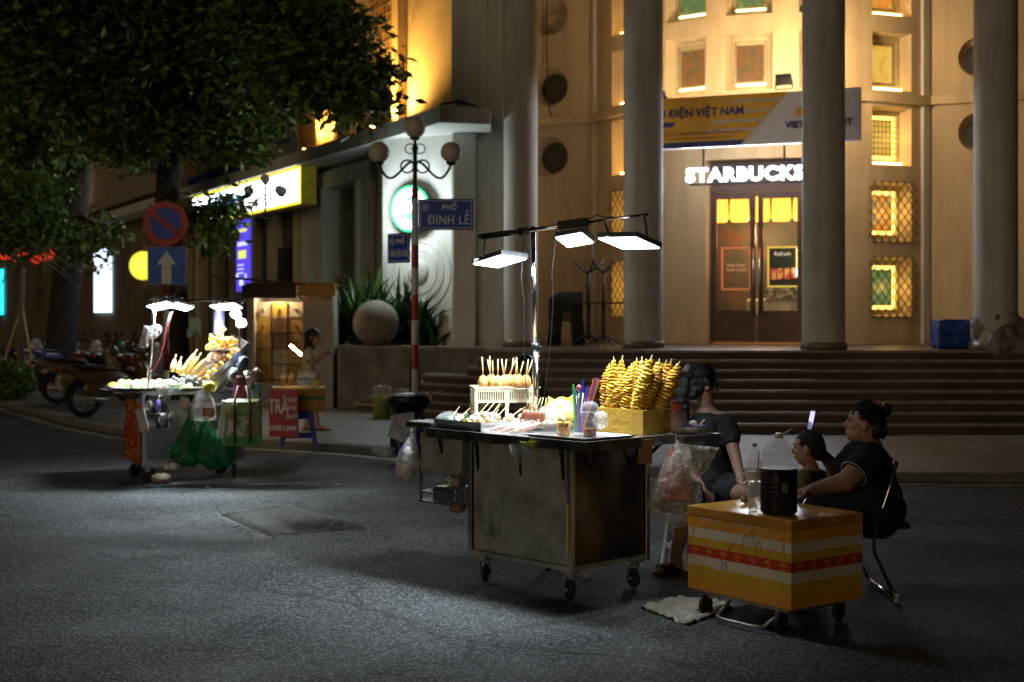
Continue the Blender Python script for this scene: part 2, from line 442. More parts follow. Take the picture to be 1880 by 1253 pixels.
def blocks(name, col, mortar, sx, sy, sq=1., rough=.7, rot=0., var=.25, plane='XY', stain=(.06, .05, .045), offset=.5):
    m, nt, b = _nt(name)
    N, L = nt.nodes, nt.links
    tc = N.new('ShaderNodeTexCoord'); mp = N.new('ShaderNodeMapping')
    if plane == 'wall': # rotate so z becomes y of the brick texture
        mp.inputs['Rotation'].default_value = (R(90), 0, rot)
        mp.vector_type = 'POINT'
        sep = N.new('ShaderNodeSeparateXYZ'); cmb = N.new('ShaderNodeCombineXYZ')
        L.new(tc.outputs['Object'], sep.inputs[0])
        # distance along the wall = x*cos + y*sin
        a = N.new('ShaderNodeMath'); a.operation = 'MULTIPLY'; a.inputs[1].default_value = math.cos(rot); L.new(sep.outputs[0], a.inputs[0])
        c2 = N.new('ShaderNodeMath'); c2.operation = 'MULTIPLY_ADD'; c2.inputs[1].default_value = math.sin(rot); L.new(sep.outputs[1], c2.inputs[0]); L.new(a.outputs[0], c2.inputs[2])
        L.new(c2.outputs[0], cmb.inputs[0]); L.new(sep.outputs[2], cmb.inputs[1]); vec = cmb.outputs[0]
    else:
        mp.inputs['Rotation'].default_value = (0, 0, rot); L.new(tc.outputs['Object'], mp.inputs[0]); vec = mp.outputs[0]
    br = N.new('ShaderNodeTexBrick'); br.offset = offset
    br.inputs['Scale'].default_value = 1; br.inputs['Brick Width'].default_value = sx; br.inputs['Row Height'].default_value = sy
    br.inputs['Mortar Size'].default_value = .008; br.inputs['Mortar'].default_value = (*mortar, 1)
    br.inputs['Color1'].default_value = tuple(x*(1-var) for x in col)+(1,); br.inputs['Color2'].default_value = tuple(x*(1+var) for x in col)+(1,)
    L.new(vec, br.inputs['Vector'])
    n2 = N.new('ShaderNodeTexNoise'); n2.inputs['Scale'].default_value = 1.4; n2.inputs['Detail'].default_value = 8; L.new(tc.outputs['Object'], n2.inputs['Vector'])
    r2 = N.new('ShaderNodeValToRGB'); r2.color_ramp.elements[0].position = .45; r2.color_ramp.elements[1].position = .75
    r2.color_ramp.elements[0].color = (0, 0, 0, 1); r2.color_ramp.elements[1].color = (.7, .7, .7, 1); L.new(n2.outputs['Fac'], r2.inputs[0])
    mx = N.new('ShaderNodeMix'); mx.data_type = 'RGBA'; L.new(r2.outputs[0], mx.inputs[0]); L.new(br.outputs['Color'], mx.inputs[6]); mx.inputs[7].default_value = (*stain, 1)
    L.new(mx.outputs[2], b.inputs['Base Color']); b.inputs['Roughness'].default_value = rough
    bp = N.new('ShaderNodeBump'); bp.inputs['Strength'].default_value = .6; bp.inputs['Distance'].default_value = .01; bp.invert = True
    L.new(br.outputs['Fac'], bp.inputs['Height']); L.new(bp.outputs[0], b.inputs['Normal'])
    return m
MT['paving'] = blocks('paving_slabs', (.15, .14, .135), (.05, .047, .045), .4, .4, rough=.6, rot=R(28), var=.22)
MT['step'] = blocks('granite_step_slabs', (.105, .075, .058), (.03, .022, .018), 1.35, 60, rough=.45, var=.3, stain=(.05, .036, .03))
SKY, SUNE, EXPO = .0008, .30, 0.
LEDW, LEDW2, DISCW = 14, 14, 95
LAMPW, LAMPW2 = 25, 42
# ================================================================= ground
SW = .09   # pavement height
PL = 1.134 # porch floor height
mb = MB(); mb.face([(-90, -12, 0), (60, -12, 0), (60, 120, 0), (-90, 120, 0)])
tag(mb.build('road', MT['asphalt'], origin=None), kind='structure')
kpix = [(-260, 690), (-120, 715), (0, 745), (60, 762), (130, 782), (190, 794), (240, 803), (340, 812), (450, 820), (550, 826), (640, 832), (740, 841), (860, 851), (1000, 862), (1200, 874), (1400, 881), (1640, 885), (1880, 886), (2300, 888), (3000, 890)]
kerb = [G(x, y, 0.) for x, y in kpix]
def offset(poly, d):
    out = []
    for i, p in enumerate(poly):
        t = (poly[min(i+1, len(poly)-1)]-poly[max(0, i-1)]).normalized()
        out.append(V((p.x-t.y*d, p.y+t.x*d, p.z)))
    return out
# kerb stones: one long stone edge
def band(a, b, z0, z1, mats, name):
    m = MB(); n = len(a)
    for i in range(n-1):
        q = [(a[i].x, a[i].y), (a[i+1].x, a[i+1].y), (b[i+1].x, b[i+1].y), (b[i].x, b[i].y)]
        m.face([(*q[0], z0), (*q[1], z0), (*q[1], z1), (*q[0], z1)])
        m.face([(*q[0], z1), (*q[1], z1), (*q[2], z1), (*q[3], z1)])
        m.face([(*q[3], z1), (*q[2], z1), (*q[2], z0), (*q[3], z0)])
    return m.build(name, mats, origin=None)
tag(band(kerb, offset(kerb, .22), -.05, SW+.004, MT['kerb'], 'kerb'), kind='structure')
tag(band(offset(kerb, -.30), offset(kerb, -.01), -.05, .006, mat('gutter_concrete', (.24, .215, .18), .6, var=.35, scale=3, bump=.3, bscale=30), 'gutter'), kind='structure')
ki = offset(kerb, .21)
m = MB(); m.bm.faces.new([m.v((p.x, p.y, SW)) for p in ki]+[m.v((40, 60, SW)), m.v((-60, 110, SW)), m.v((-60, 60, SW))])
tag(m.build('pavement', MT['paving'], origin=None), kind='structure')
# sunken metal drain grating with broken asphalt round it
gr = thing('drain_grating', 'rusty square drain grating sunk in broken asphalt between the two carts', 'drain cover', (0, 0, 0))
c0 = [G(x, y) for x, y in ((398, 948), (520, 928), (688, 972), (480, 986))]
gr.location = sum(c0, V())/4
m = MB(); m.slab([V((p.x, p.y, .0)) for p in c0], (0, 0, 1), .0012)
m.build('cover_plate', multi('cracked_patch', [(.022, .022, .022), (.045, .044, .042), (.075, .072, .068), (.035, .034, .032)], .6, 3.5, vor=False, distort=2), gr)
m = MB()
for k in range(22):
    t = (k+.5)/22
    a = c0[0].lerp(c0[1], t); b = c0[3].lerp(c0[2], t)
    m.cone(a.lerp(b, .05)+V((0, 0, .004)), a.lerp(b, .95)+V((0, 0, .004)), .0035, seg=5)
for k in range(26):
    t = (k+.5)/26
    a = c0[0].lerp(c0[3], t); b = c0[1].lerp(c0[2], t)
    m.cone(a.lerp(b, .05)+V((0, 0, .0045)), a.lerp(b, .95)+V((0, 0, .0045)), .0035, seg=5)
m.build('grille_bars', mat('rusty_bar', (.10, .09, .08), .45, .5, var=.4, scale=12), gr)
m = MB()
rr = random.Random(3)
for k in range(60):
    t = rr.random(); e = rr.choice([(0, 1), (0, 3), (3, 2)]); p = c0[e[0]].lerp(c0[e[1]], t)
    p = p+V((rr.gauss(0, .07), rr.gauss(0, .07), .0)); s = rr.uniform(.01, .035)
    m.ell((p.x, p.y, .004), (s*.7, s*.6, s*.10), (0, 0, rr.random()*3), 7, 4, noise=.3, rnd=rr)
tag(m.build('broken_edge', mat('asphalt_crumbs', (.09, .088, .085), .8, var=.4, scale=30), gr), kind='stuff')
# litter
def litter(px, py, s, label, colr):
    p = G(px, py); m = MB(); r2 = random.Random(px)
    m.ell((p.x, p.y, s*.25), (s, s*.7, s*.28), (0, 0, r2.random()*3), 9, 5, noise=.35, rnd=r2)
    tag(m.build('litter', mat('litter_%d' % px, colr, .7, var=.3, scale=30)), label, 'litter', 'scraps of litter on the road')
litter(772, 1131, .012, 'tiny white paper scrap on the road in front of the large cart', (.6, .62, .7))
litter(432, 967, .03, 'crumpled pale wrapper lying on the drain grating', (.6, .6, .6))
litter(380, 897, .03, 'brown leaf scrap on the road in front of the fruit cart', (.2, .12, .06))
litter(620, 892, .035, 'white wrapper on the road right of the fruit cart', (.4, .4, .36))
litter(435, 1197, .012, 'small pale scrap on the road in the empty foreground', (.35, .35, .33))

# ================================================================= porch steps
bpx = [(560, 742), (640, 752), (720, 762), (860, 776), (1000, 787), (1150, 792), (1300, 796), (1500, 797), (1880, 797), (2400, 797)]
b0 = [G(x, y, SW) for x, y in bpx]
tpx = [(560, 636), (640, 637.5), (720, 639), (860, 642), (1000, 643.2), (1150, 643.6), (1300, 644), (1500, 644), (1880, 644), (2400, 644)]
t0 = [G(x, y, PL) for x, y in tpx]
NS = 8; rise = (PL-SW)/NS
m = MB(); e = MB()
for k in range(NS):
    f = k/(NS-1)
    line = [a.lerp(b, f) for a, b in zip(b0, t0)]
    line = [V((p.x, p.y, 0)) for p in line]
    kx = ((655, 680, 727, 768, 778, 858, 878, 890)[k]-940)/F
    for i_ in range(len(line)-1):
        a, b = line[i_], line[i_+1]
        if a.x/a.y <= kx < b.x/b.y:
            t_ = (kx*a.y-a.x)/((b.x-a.x)-kx*(b.y-a.y)); line = [a.lerp(b, t_)]+line[i_+1:]; break
    z1 = SW+rise*(k+1) if k < NS-1 else PL
    y1 = 29.9
    poly = [(p.x, p.y) for p in line]+[(16, 30+k*.01), (line[0].x+.0, 30+k*.01)]
    # trim the left end at the planter wall
    m.prism(poly, SW-.03-.002*k, z1, bot=False)
    for a, b in zip(line[:-1], line[1:]):
        u = (b-a).normalized(); n = V((u.y, -u.x, 0))
        q0 = V((a.x, a.y, z1-.035)); q1 = V((b.x, b.y, z1-.035))
        e.slab([q0+n*.02, q1+n*.02, q1-n*.03, q0-n*.03], (0, 0, 1), .038)
st = m.build('steps', MT['step'], origin=None); tag(st, kind='structure')
eo = e.build('steps_edge', MT['nosing'], origin=None); eo.parent = st

# repaired strips and a saw-cut seam in the asphalt
pm_ = mat('patched_asphalt', (.026, .026, .028), .6, var=.35, scale=30, bump=.5, bscale=90, stain=(.045, .045, .046), stain_scale=3, stain_amt=.5)
def patch(pts, name):
    m = MB(); P_ = [G(x, y) for x, y in pts]; n = len(P_); out = []; r2 = random.Random(len(name))
    for i in range(n):
        a, b = P_[i], P_[(i+1) % n]
        for k in range(8): q = a.lerp(b, k/8); out.append((q.x+r2.gauss(0, .025), q.y+r2.gauss(0, .025), .004))
    m.face(out); tag(m.build(name, pm_, origin=None), kind='structure')
m = MB(); a, b = G(262, 921), G(425, 992); u = (b-a).normalized(); w_ = V((-u.y, u.x, 0))*.008; pts = [a.lerp(b, k/12)+V((random.gauss(0, .004), random.gauss(0, .006), .003)) for k in range(13)]
for p, q in zip(pts[:-1], pts[1:]): m.face([p-w_, q-w_, q+w_, p+w_])
tag(m.build('asphalt_seam', mat('seam_dark', (.012, .012, .012), .8), origin=None), kind='structure')
# ================================================================= post office building
BL = thing('post_office_building', 'large cream plaster post office with rounded drum front and tall columns above the steps', 'building', (4, 27, 0))
plw = MT['plaster']
DC = V((5.5, 29.4, 0)); DR = 3.9
def dpt(phi, r=DR, z=0.): return V((DC.x-r*math.sin(phi), DC.y-r*math.cos(phi), z))
ZT = 9.6
colsA = [59, 36, 18, -1.5, -21.5]; hw = 6.3
rows = [2.17, 3.54, 4.92, 6.28, 7.65]; hh = .53
wins = []
for ci, a in enumerate(colsA):
    for ri, z in enumerate(rows):
        if ci in (1, 2, 3) and ri < 3: continue
        wins.append((ci, ri, a, z))
door = (3.2, 29.8, PL, 4.5)
def hole(a, z):
    for ci, ri, wa, wz in wins:
        if abs(a-wa) < hw and abs(z-wz) < hh: return True
    return door[0] < a < door[1] and z < door[3]
abr = sorted(set([80, -34]+[x for a in colsA for x in (a-hw, a+hw)]+[door[0], door[1]]+[k*6. for k in range(-5, 14)]))
zbr = sorted(set([PL, ZT, door[3]]+[x for z in rows for x in (z-hh, z+hh)]))
m = MB()
for a, b in zip(abr[:-1], abr[1:]):
    for z0, z1 in zip(zbr[:-1], zbr[1:]):
        if hole((a+b)/2, (z0+z1)/2): continue
        f = m.face([dpt(R(b), z=z0), dpt(R(a), z=z0), dpt(R(a), z=z1), dpt(R(b), z=z1)])
        if f: f.smooth = True
bmesh.ops.remove_doubles(m.bm, verts=m.bm.verts, dist=.0005)
TH = .42
for ci, ri, a, z in wins:
    for s in (-1, 1):
        al = R(a+s*hw); ai = R(a+s*(hw-1.2))
        m.face([dpt(al, z=z-hh), dpt(ai, DR-TH, z-hh+.05), dpt(ai, DR-TH, z+hh-.05), dpt(al, z=z+hh)])
    for s in (-1, 1):
        zz = z+s*hh; zi = z+s*(hh-.05)
        m.face([dpt(R(a-hw), z=zz), dpt(R(a+hw), z=zz), dpt(R(a+hw-1.2), DR-TH, zi), dpt(R(a-hw+1.2), DR-TH, zi)])
for al in (door[0], door[1]):
    m.face([dpt(R(al), z=PL), dpt(R(al), DR-.5, PL), dpt(R(al), DR-.5, door[3]), dpt(R(al), z=door[3])])
m.face([dpt(R(door[0]), z=door[3]), dpt(R(door[1]), z=door[3]), dpt(R(door[1]), DR-.5, door[3]), dpt(R(door[0]), DR-.5, door[3])])
o = m.build('wall', plw, BL); 
# corner pilasters of the drum and ledge running round it
for a in (78, 47.5, -10.5, -32.5):
    m = MB()
    w = 1.2 if a != 47.5 else 1.6
    if a in (47.5, -10.5): m.bm.free(); continue
    m.prism([dpt(R(a-w), DR+.0)[:2], dpt(R(a-w), DR+.07)[:2], dpt(R(a+w), DR+.07)[:2], dpt(R(a+w), DR)[:2]], PL+.002, ZT)
    m.build('pilaster', MT['plaster_white'], BL)
LZ = 5.52
def ledge(pts, out, z0, z1, name, mt):
    m = MB()
    for (a, b) in zip(pts[:-1], pts[1:]):
        u = (b-a).normalized(); n = V((u.y, -u.x, 0))
    A = [V((p.x, p.y, 0)) for p in pts]; B = offset(A, -out)
    m.prism([(p.x, p.y) for p in A]+[(p.x, p.y) for p in B[::-1]], z0, z1)
    return m.build(name, mt, BL)
ledge([dpt(R(a), DR-.02) for a in range(80, 29, -5)], .16, LZ, LZ+.16, 'ledge', plw)
ledge([dpt(R(a), DR-.02) for a in range(2, -36, -4)], .16, LZ, LZ+.16, 'ledge', plw)
# windows
art = [multi('stained_orange', [(.25, .3, .08), (.95, .42, .05), (.8, .16, .02), (.95, .5, .06), (.1, .3, .22), (.8, .3, .04)], .4, 3.2, emis=.85, vor=False, distort=2.5, backlit=True),
       multi('stained_green', [(.05, .20, .07), (.14, .34, .09), (.06, .22, .08), (.3, .4, .1), (.8, .5, .08)], .4, 3.2, emis=.6, vor=False, distort=1.5, backlit=True),
       multi('stained_amber', [(1., .58, .08), (1., .65, .12), (.9, .42, .05), (1., .7, .2)], .4, 3, emis=.8, vor=False, distort=1, backlit=True),
       multi('stained_red', [(.28, .07, .02), (.42, .12, .02), (.14, .11, .03), (.34, .09, .02)], .4, 3.5, emis=.75, vor=False, distort=3, backlit=True)]
glowbd = emit('lit_window_border', (1., .54, .10), 4.5)
motifm = multi('leaf_motif_colour', [(.04, .16, .05), (.10, .26, .06), (.5, .25, .04)], .5, 6, emis=.7, vor=False, backlit=True)
stripm = emit('added_strip_glow', (1., .60, .18), 16)
framem = mat('window_frame_paint', (.42, .36, .22), .6, var=.15, scale=6)
grm = mat('iron_grille_paint', (.16, .12, .08), .6, .2, var=.2)
which = {(4, 0): 1, (4, 1): 0, (4, 2): 2, (4, 3): 2, (4, 4): 0, (2, 3): 3, (1, 3): 3, (1, 4): 1, (2, 4): 1, (3, 3): 2, (3, 4): 0}
for ci, ri, a, z in wins:
    ra = R(a); n = V((-math.sin(ra), -math.cos(ra), 0)); x = V((0, 0, 1)).cross(n).normalized()
    c = dpt(ra, DR-TH+.10, z); W = .37; Hh = .49
    rot = Matrix((x, n, V((0, 0, 1)))).transposed()
    m = MB()
    for s in (-1, 1):
        m.box(c+x*s*(W-.03), (.09, .09, Hh*2), rot); m.box(c+V((0, 0, s*(Hh-.045))), (2*W-.15, .088, .09), rot)
    fr = m.build('window', framem, BL)
    m = MB(); k = .17 if ci in (1, 2, 4) and ri != 2 else .5
    ww = W-.075; hz = Hh-.09
    m.box(c-n*.03, (2*ww-.002, .012, 2*hz-.002), rot)
    m.build('glowing_border' if ri <= 2 else 'inner_border', glowbd if ri <= 2 else framem, fr)
    m = MB(); m.box(c-n*.018+x*-.02, (2*ww-.10, .008, 2*hz-.13), rot)
    m.build('stained_pane', art[which.get((ci, ri), 2)], fr)
    m = MB()
    if ri <= 2:
        wl3 = bpy.data.lights.new('window_glow', 'POINT'); wl3.energy = 5.5; wl3.color = (1., .62, .16); wl3.shadow_soft_size = .10
        wo3 = bpy.data.objects.new('window_glow', wl3); COL.objects.link(wo3); wo3.location = c+n*.17+x*.10
    if ri >= 2 and ci in (0, 4):
        m2 = MB(); m2.box(dpt(ra, DR-.16, z-hh+.045), (.62, .03, .03), rot); m2.build('light_strip', stripm, fr)  # amber strip added to brighten the reveal, not a known fitting
    if ri in (0, 1):   # diamond lattice over the opening
        q = dpt(ra, DR+.02, z); hw2 = .52; hz2 = .56; st_ = .165
        nlat = 14
        for d in (-1, 1):
            for t in range(-9, 10):
                # line x*d*1.25 + z = t*st
                pts = []
                o_ = t*st_*1.25
                seg = []
                for xx in (-hw2, hw2):
                    zz = o_-d*xx*1.25
                    seg.append((xx, zz))
                (x0, z0), (x1, z1) = seg
                # clip in z
                def clip(xa, za, xb, zb):
                    for lim, sg in ((hz2, 1), (-hz2, -1)):
                        if sg*za > hz2 and sg*zb > hz2: return None
                        if sg*za > hz2: tt = (lim-za)/(zb-za); xa, za = xa+(xb-xa)*tt, lim
                        if sg*zb > hz2: tt = (lim-zb)/(za-zb); xb, zb = xb+(xa-xb)*tt, lim
                    return xa, za, xb, zb
                r_ = clip(x0, z0, x1, z1)
                if r_: m.cone(q+x*r_[0]+V((0, 0, r_[1]))+n*.012*d, q+x*r_[2]+V((0, 0, r_[3]))+n*.012*d, .011, seg=4, caps=False)
        m.build('lattice_grille', grm, fr)
    elif ri == 2:
        q = c+n*.06
        for t in range(1, 7): m.cone(q+x*(-ww+2*ww*t/7)+V((0, 0, -hz)), q+x*(-ww+2*ww*t/7)+V((0, 0, hz)), .008, seg=4, caps=False)
        for t in range(1, 8): m.cone(q-x*ww+V((0, 0, -hz+2*hz*t/8)), q+x*ww+V((0, 0, -hz+2*hz*t/8)), .008, seg=4, caps=False)
        m.build('square_grille', grm, fr)
    else:
        m.bm.free()
        if ci in (1, 2):
            m = MB(); m.cone(c+x*-.27+V((0, 0, -.40))+n*.05, c+x*.27+V((0, 0, -.40))+n*.05, .014, seg=8)
            m.build('light_strip', emit('light_strip_%d%d' % (ci, ri), (1., .72, .35), 14), fr)

# flank walls with round portholes
def flank(p0, dirv, length, holes, name='wall', z0=PL, z1=ZT, mt=None, thick=.5):
    u = V((dirv[0], dirv[1], 0)).normalized(); n = V((u.y, -u.x, 0))   # outward, viewer side when u runs to the right
    def W(s, z, d=0.): return V((p0[0], p0[1], 0))+u*s+V((0, 0, z))+n*d
    bm = bmesh.new(); es = []
    def loop(pts):
        vs = [bm.verts.new(p) for p in pts]
        for i in range(len(vs)): es.append(bm.edges.new((vs[i], vs[(i+1) % len(vs)])))
        return vs
    loop([W(0, z0), W(length, z0), W(length, z1), W(0, z1)])
    for (s, z, r) in holes: loop([W(s+r*math.cos(2*PI*i/32), z+r*math.sin(2*PI*i/32)) for i in range(32)])
    bmesh.ops.triangle_fill(bm, use_beauty=True, edges=es)
    m = MB(); m.bm.free(); m.bm = bm
    m.build(name, mt or plw, BL)
    for (s, z, r) in holes:
        m = MB(); q = []
        for (rr_, d, ) in ((r, .03), (r, -.10), (r*.84, -.13), (r*.80, -.34)):
            q.append([W(s+rr_*math.cos(2*PI*i/32), z+rr_*math.sin(2*PI*i/32), d) for i in range(32)])
        rings = [[m.v(p) for p in ring] for ring in q]
        for A, B in zip(rings[:-1], rings[1:]):
            for i in range(32):
                j = (i+1) % 32
                f = m.bm.faces.new((A[i], A[j], B[j], B[i])); f.smooth = True
        ph = m.build('porthole', plw, BL)
        m = MB(); m.slab([W(s+r*.80*math.cos(2*PI*i/24), z+r*.80*math.sin(2*PI*i/24), -.34) for i in range(24)], n, -.02)
        m.build('porthole_pane', mat('porthole_glass_%.1f' % z, (.05, .04, .035) if z < 7.4 else (.5, .42, .33), .25, var=.4, scale=3), ph)
    return W, u, n
dv = V((-.92, .39)); pe = dpt(R(80))
# left flank: parametrise from its left end towards the drum
u_l = V((.92, -.39, 0)).normalized(); L0 = pe-u_l*2.45
def s_at(p0, u, px):  # where the line of sight at px meets the wall line
    k = (px-940)/F
    return (k*p0.y-p0.x)/(u.x-k*u.y)
hl = []
for py in (30, 160, 288):
    s = s_at(L0, u_l, 1010); Y = (L0+u_l*s).y
    hl.append((s, CH-(py-HZ)*Y/F, .40))
flank(L0, u_l, 2.45, hl)
pr = dpt(R(-34)); hr = []
for py in (105, 243):
    s = s_at(pr, u_l, 1797); Y = (pr+u_l*s).y
    hr.append((s, CH-(py-HZ)*Y/F, .36))
flank(pr, u_l, 3.6, hr)
ledge([L0-u_l*.2, L0+u_l*1.2, L0+u_l*2.5], .14, LZ+.03, LZ+.18, 'ledge', plw)
ledge([pr, pr+u_l*1.5, pr+u_l*3.6], .14, LZ+.01, LZ+.17, 'ledge', plw)
# far right side wall, closing the porch
e0 = pr+u_l*3.6
m = MB(); m.prism([(e0.x-.08, e0.y-1.6), (e0.x+.6, e0.y-1.6), (e0.x+.6, e0.y+.4), (e0.x-.08, e0.y+.4)], PL+.001, ZT)
m.build('side_wall', mat('ochre_side_wall', (.30, .20, .08), .85, var=.2, scale=2), BL)
# drum roof slab closes the top
m = MB(); m.prism([(-.6, 29.9), (-.6, 24.4), (1.5, 23.5), (11.5, 21.2), (11.5, 29.9)], ZT+.01, ZT+.3)
m.build('porch_roof', plw, BL)
# wall patch under ledge drum inside darkness behind
m = MB(); m.box((4.6, 30.6, 5), (13, .2, 10)); m.build('rear_wall', plw, BL)

# columns
for (x0, x1, Z, wl) in ((925, 987, 23.5, 0), (1145, 1217, 22.75, 0), (1473, 1551, 21.5, 0), (1789, 1867, 21.3, 0)):
    r = (x1-x0)/2*Z/F; X = ((x0+x1)/2-940)*Z/F
    m = MB(); m.lathe((X, Z, 0), [(r, PL+.11), (r, ZT)], 40, cap0=False, cap1=False)
    cl = m.build('column', MT['column'], BL)
    m = MB(); m.lathe((X, Z, 0), [(r*1.10, PL+.001), (r*1.10, PL+.115)], 40)
    m.build('plinth', MT['plinth'], cl)

# ------------------------------------------------ entrance door
da = R(16.5); dn = V((-math.sin(da), -math.cos(da), 0)); dx = V((0, 0, 1)).cross(dn).normalized()
dc = dpt(da, DR-.38, 0)
drot = Matrix((dx, dn, V((0, 0, 1)))).transposed()
wood = mat('dark_door_wood', (.075, .028, .014), .4, var=.35, scale=5, bump=.1)
def D(s, z, d=0.): return dc+dx*s+V((0, 0, z))+dn*d
dr = MB()
HW = .92
for s in (-1, 1): dr.box(D(s*(HW-.03), (PL+4.47)/2), (.10, .16, 4.47-PL), drot)
for z, h in ((4.42, .10), (3.98, .10)): dr.box(D(0, z), (2*HW-.16, .15, h), drot)
dr.box(D(0, 4.2, -.02), (2*HW-.16, .05, .34), drot)
dframe = dr.build('door', wood, BL)
for s in (-1, 1):
    m = MB(); c = s*.425; w = .80; zb, zt = PL+.03, 3.92
    m.box(D(c-.355*1, (zb+zt)/2), (.09, .07, zt-zb), drot); m.box(D(c+.355, (zb+zt)/2), (.09, .07, zt-zb), drot)
    m.box(D(c, zt-.06), (.62, .069, .12), drot); m.box(D(c, zb+.29), (.62, .069, .58), drot)
    m.box(D(c, zb+.30, .036), (.5, .01, .42), drot)
    m.build('door_leaf', wood, dframe)
    m = MB(); m.box(D(c, (zb+.58+zt-.12)/2), (.62, .01, zt-zb-.70), drot); m.build('glass_pane', MT['glass'], dframe)
    m = MB(); m.cone(D(s*.055, PL+.55, .10), D(s*.055, PL+1.75, .10), .022, seg=10)
    for z in (.65, 1.65): m.cone(D(s*.055, PL+z, .10), D(s*.055, PL+z, .02), .012, seg=6)
    m.build('door_handle', MT['steel'], dframe)
    m = MB(); X = s*(HW+.07); m.cone(D(X, PL+.45, .12), D(X, PL+1.65, .12), .03, seg=8)
    for z in (.55, 1.55): m.box(D(X, PL+z, .06), (.09, .14, .06), drot)
    m.build('pull_bar', mat('cream_bar%d' % s, (.5, .45, .36), .4), dframe)
m = MB(); m.box(D(0, PL+.012, .02), (2*HW-.2, .12, .02), drot); m.build('threshold', mat('brass_threshold', (.7, .38, .12), .3, 1.), dframe)
# inside of the cafe, seen through the glass
m = MB(); inn = MB()
m.box(D(0, 2.6, -1.9), (3.2, .1, 4.2), drot); m.build('interior_wall', multi('cafe_wall', [(.20, .07, .03), (.10, .09, .06), (.05, .07, .05), (.25, .10, .04)], .6, 1.1, vor=False, distort=.6), BL)
m = MB(); m.box(D(0, PL+.003, -.95), (3.0, 1.8, .02), drot); m.build('interior_floor', mat('cafe_floor', (.2, .15, .1), .4), BL)
m = MB(); m.box(D(0, 4.35, -1.0), (3.0, 1.7, .04), drot); m.build('interior_ceiling', mat('cafe_ceiling', (.3, .22, .12), .6), BL)
for s in (-1, 1):
    m = MB(); m.box(D(s*1.5, 2.6, -.95), (.06, 1.9, 3.4), drot); m.build('interior_side_wall', mat('cafe_side%d' % s, (.2, .12, .07), .7), BL)
for k in range(5):
    s = -.78+k*.39
    m = MB(); m.lathe(D(s, 3.42, -.55), [(.15, 0), (.185, .06), (.17, .42), (.10, .46)], 16, cap0=False, cap1=True)
    m.build('pendant_shade', emit('amber_shade_%d' % k, (1., .50, .06), 2.3), BL)
m = MB(); m.box(D(.30, 1.80, -.75), (1.15, .45, .34), drot, bev=.06); m.build('bench_seat', mat('cream_bench', (.75, .68, .45), .6), BL)
m = MB(); m.box(D(-.68, 2.53, -.3), (.035, .02, .80), drot); m.box(D(-.16, 2.53, -.3), (.035, .02, .80), drot); m.box(D(-.42, 2.915, -.3), (.485, .02, .035), drot); m.box(D(-.42, 2.145, -.3), (.485, .02, .035), drot)
m.build('poster_outline', emit('orange_outline', (.55, .16, .05), .7), BL)
pb = MB(); pb.box(D(.44, 2.56, -.5), (.60, .03, .76), drot); po = pb.build('poster', mat('poster_green', (.02, .05, .04), .5), BL)
m = MB()
for (s, z, w, h) in ((0, .365, .60, .03), (0, -.365, .60, .03), (-.285, 0, .03, .70), (.285, 0, .03, .70)): m.box(D(.44+s, 2.56+z, -.478), (w, .01, h), drot)
m.build('poster_border', emit('poster_border', (.75, .55, .08), .9), po)
m = MB()
rr = random.Random(5)
for k in range(4): m.box(D(.25+k*.125, 2.40+rr.uniform(-.03, .05), -.47), (.10, .02, .20), drot)
m.build('poster_picture', multi('poster_cups', [(.7, .08, .05), (.8, .35, .08), (.6, .06, .05), (.8, .5, .2)], .5, 9, emis=.5), po)
text('Refresh & recharge'[:0] or 'Refresh', .10, face_mat(D(.42, 2.80, -.46), dn), emit('poster_ink', (.8, .75, .6), .8), 'poster_lettering', po)
text('Find Your\nFeel-Good', .085, face_mat(D(-.42, 2.55, -.29), dn), emit('window_ink', (.6, .35, .2), .7), 'window_lettering', BL)
m = MB(); m.box(D(.45, 2.08, -.62), (.72, .3, .20), drot); m.build('snack_display', multi('snack_packs', [(.25, .2, .05), (.05, .1, .04), (.4, .3, .1), (.2, .08, .04), (.5, .45, .3)], .5, 22, emis=.15), BL)
m = MB(); m.box(D(.72, 2.72, -.4), (.09, .05, .36), drot); m.build('price_light', emit('menu_light', (1., .75, .2), 2.), BL)
m = MB(); m.box(D(.72, 2.45, -.4), (.09, .05, .16), drot); m.build('price_light', emit('menu_light_white', (.8, .95, 1.), 2.5), BL)
li = bpy.data.lights.new('cafe_lamp', 'POINT'); li.energy = 85; li.color = (1, .6, .28); li.shadow_soft_size = .2
lo = bpy.data.objects.new('cafe_lamp', li); COL.objects.link(lo); lo.location = D(0, 3.2, -.9)

# ------------------------------------------------ left wing
fu = V((-.458, .889, 0)).normalized(); fn = V((-fu.y, fu.x, 0))   # outward (towards street)
if fn.x > 0: fn = -fn
f0 = V((-1.015, 24, 0))
def Lw(t, z=0., d=0.): return f0+fu*t+V((0, 0, z))+fn*d
LG0, LG1 = 4.72, 4.98
def wbox(m, t0, t1, d0, d1, z0, z1, mi=0):
    m.prism([Lw(t0, 0, d0)[:2], Lw(t0, 0, d1)[:2], Lw(t1, 0, d1)[:2], Lw(t1, 0, d0)[:2]], z0, z1, mi)
m = MB()
wbox(m, -.05, 3.98, 0, -.35, SW, LG0+.02); m.prism([(-1.0, 24.0), (-2.26, 24.74), Lw(3.3)[:2], (-1.0, 25.6)], SW+.01, LG0+.01); wbox(m, 3.98, 5.88, 0, -.35, SW, 1.7); wbox(m, 3.98, 5.88, 0, -.35, 4.25, LG0+.02); wbox(m, 5.88, 7.9, 0, -.35, SW, LG0+.02)
m.build('left_wing_wall', MT['plaster_white'], BL)
m = MB()   # window surround: nested frames
for t0, t1, d, z1 in ((3.45, 3.98, .16, 4.62), (5.88, 6.9, .16, 4.62)): wbox(m, t0, t1, .002, d, SW, z1)
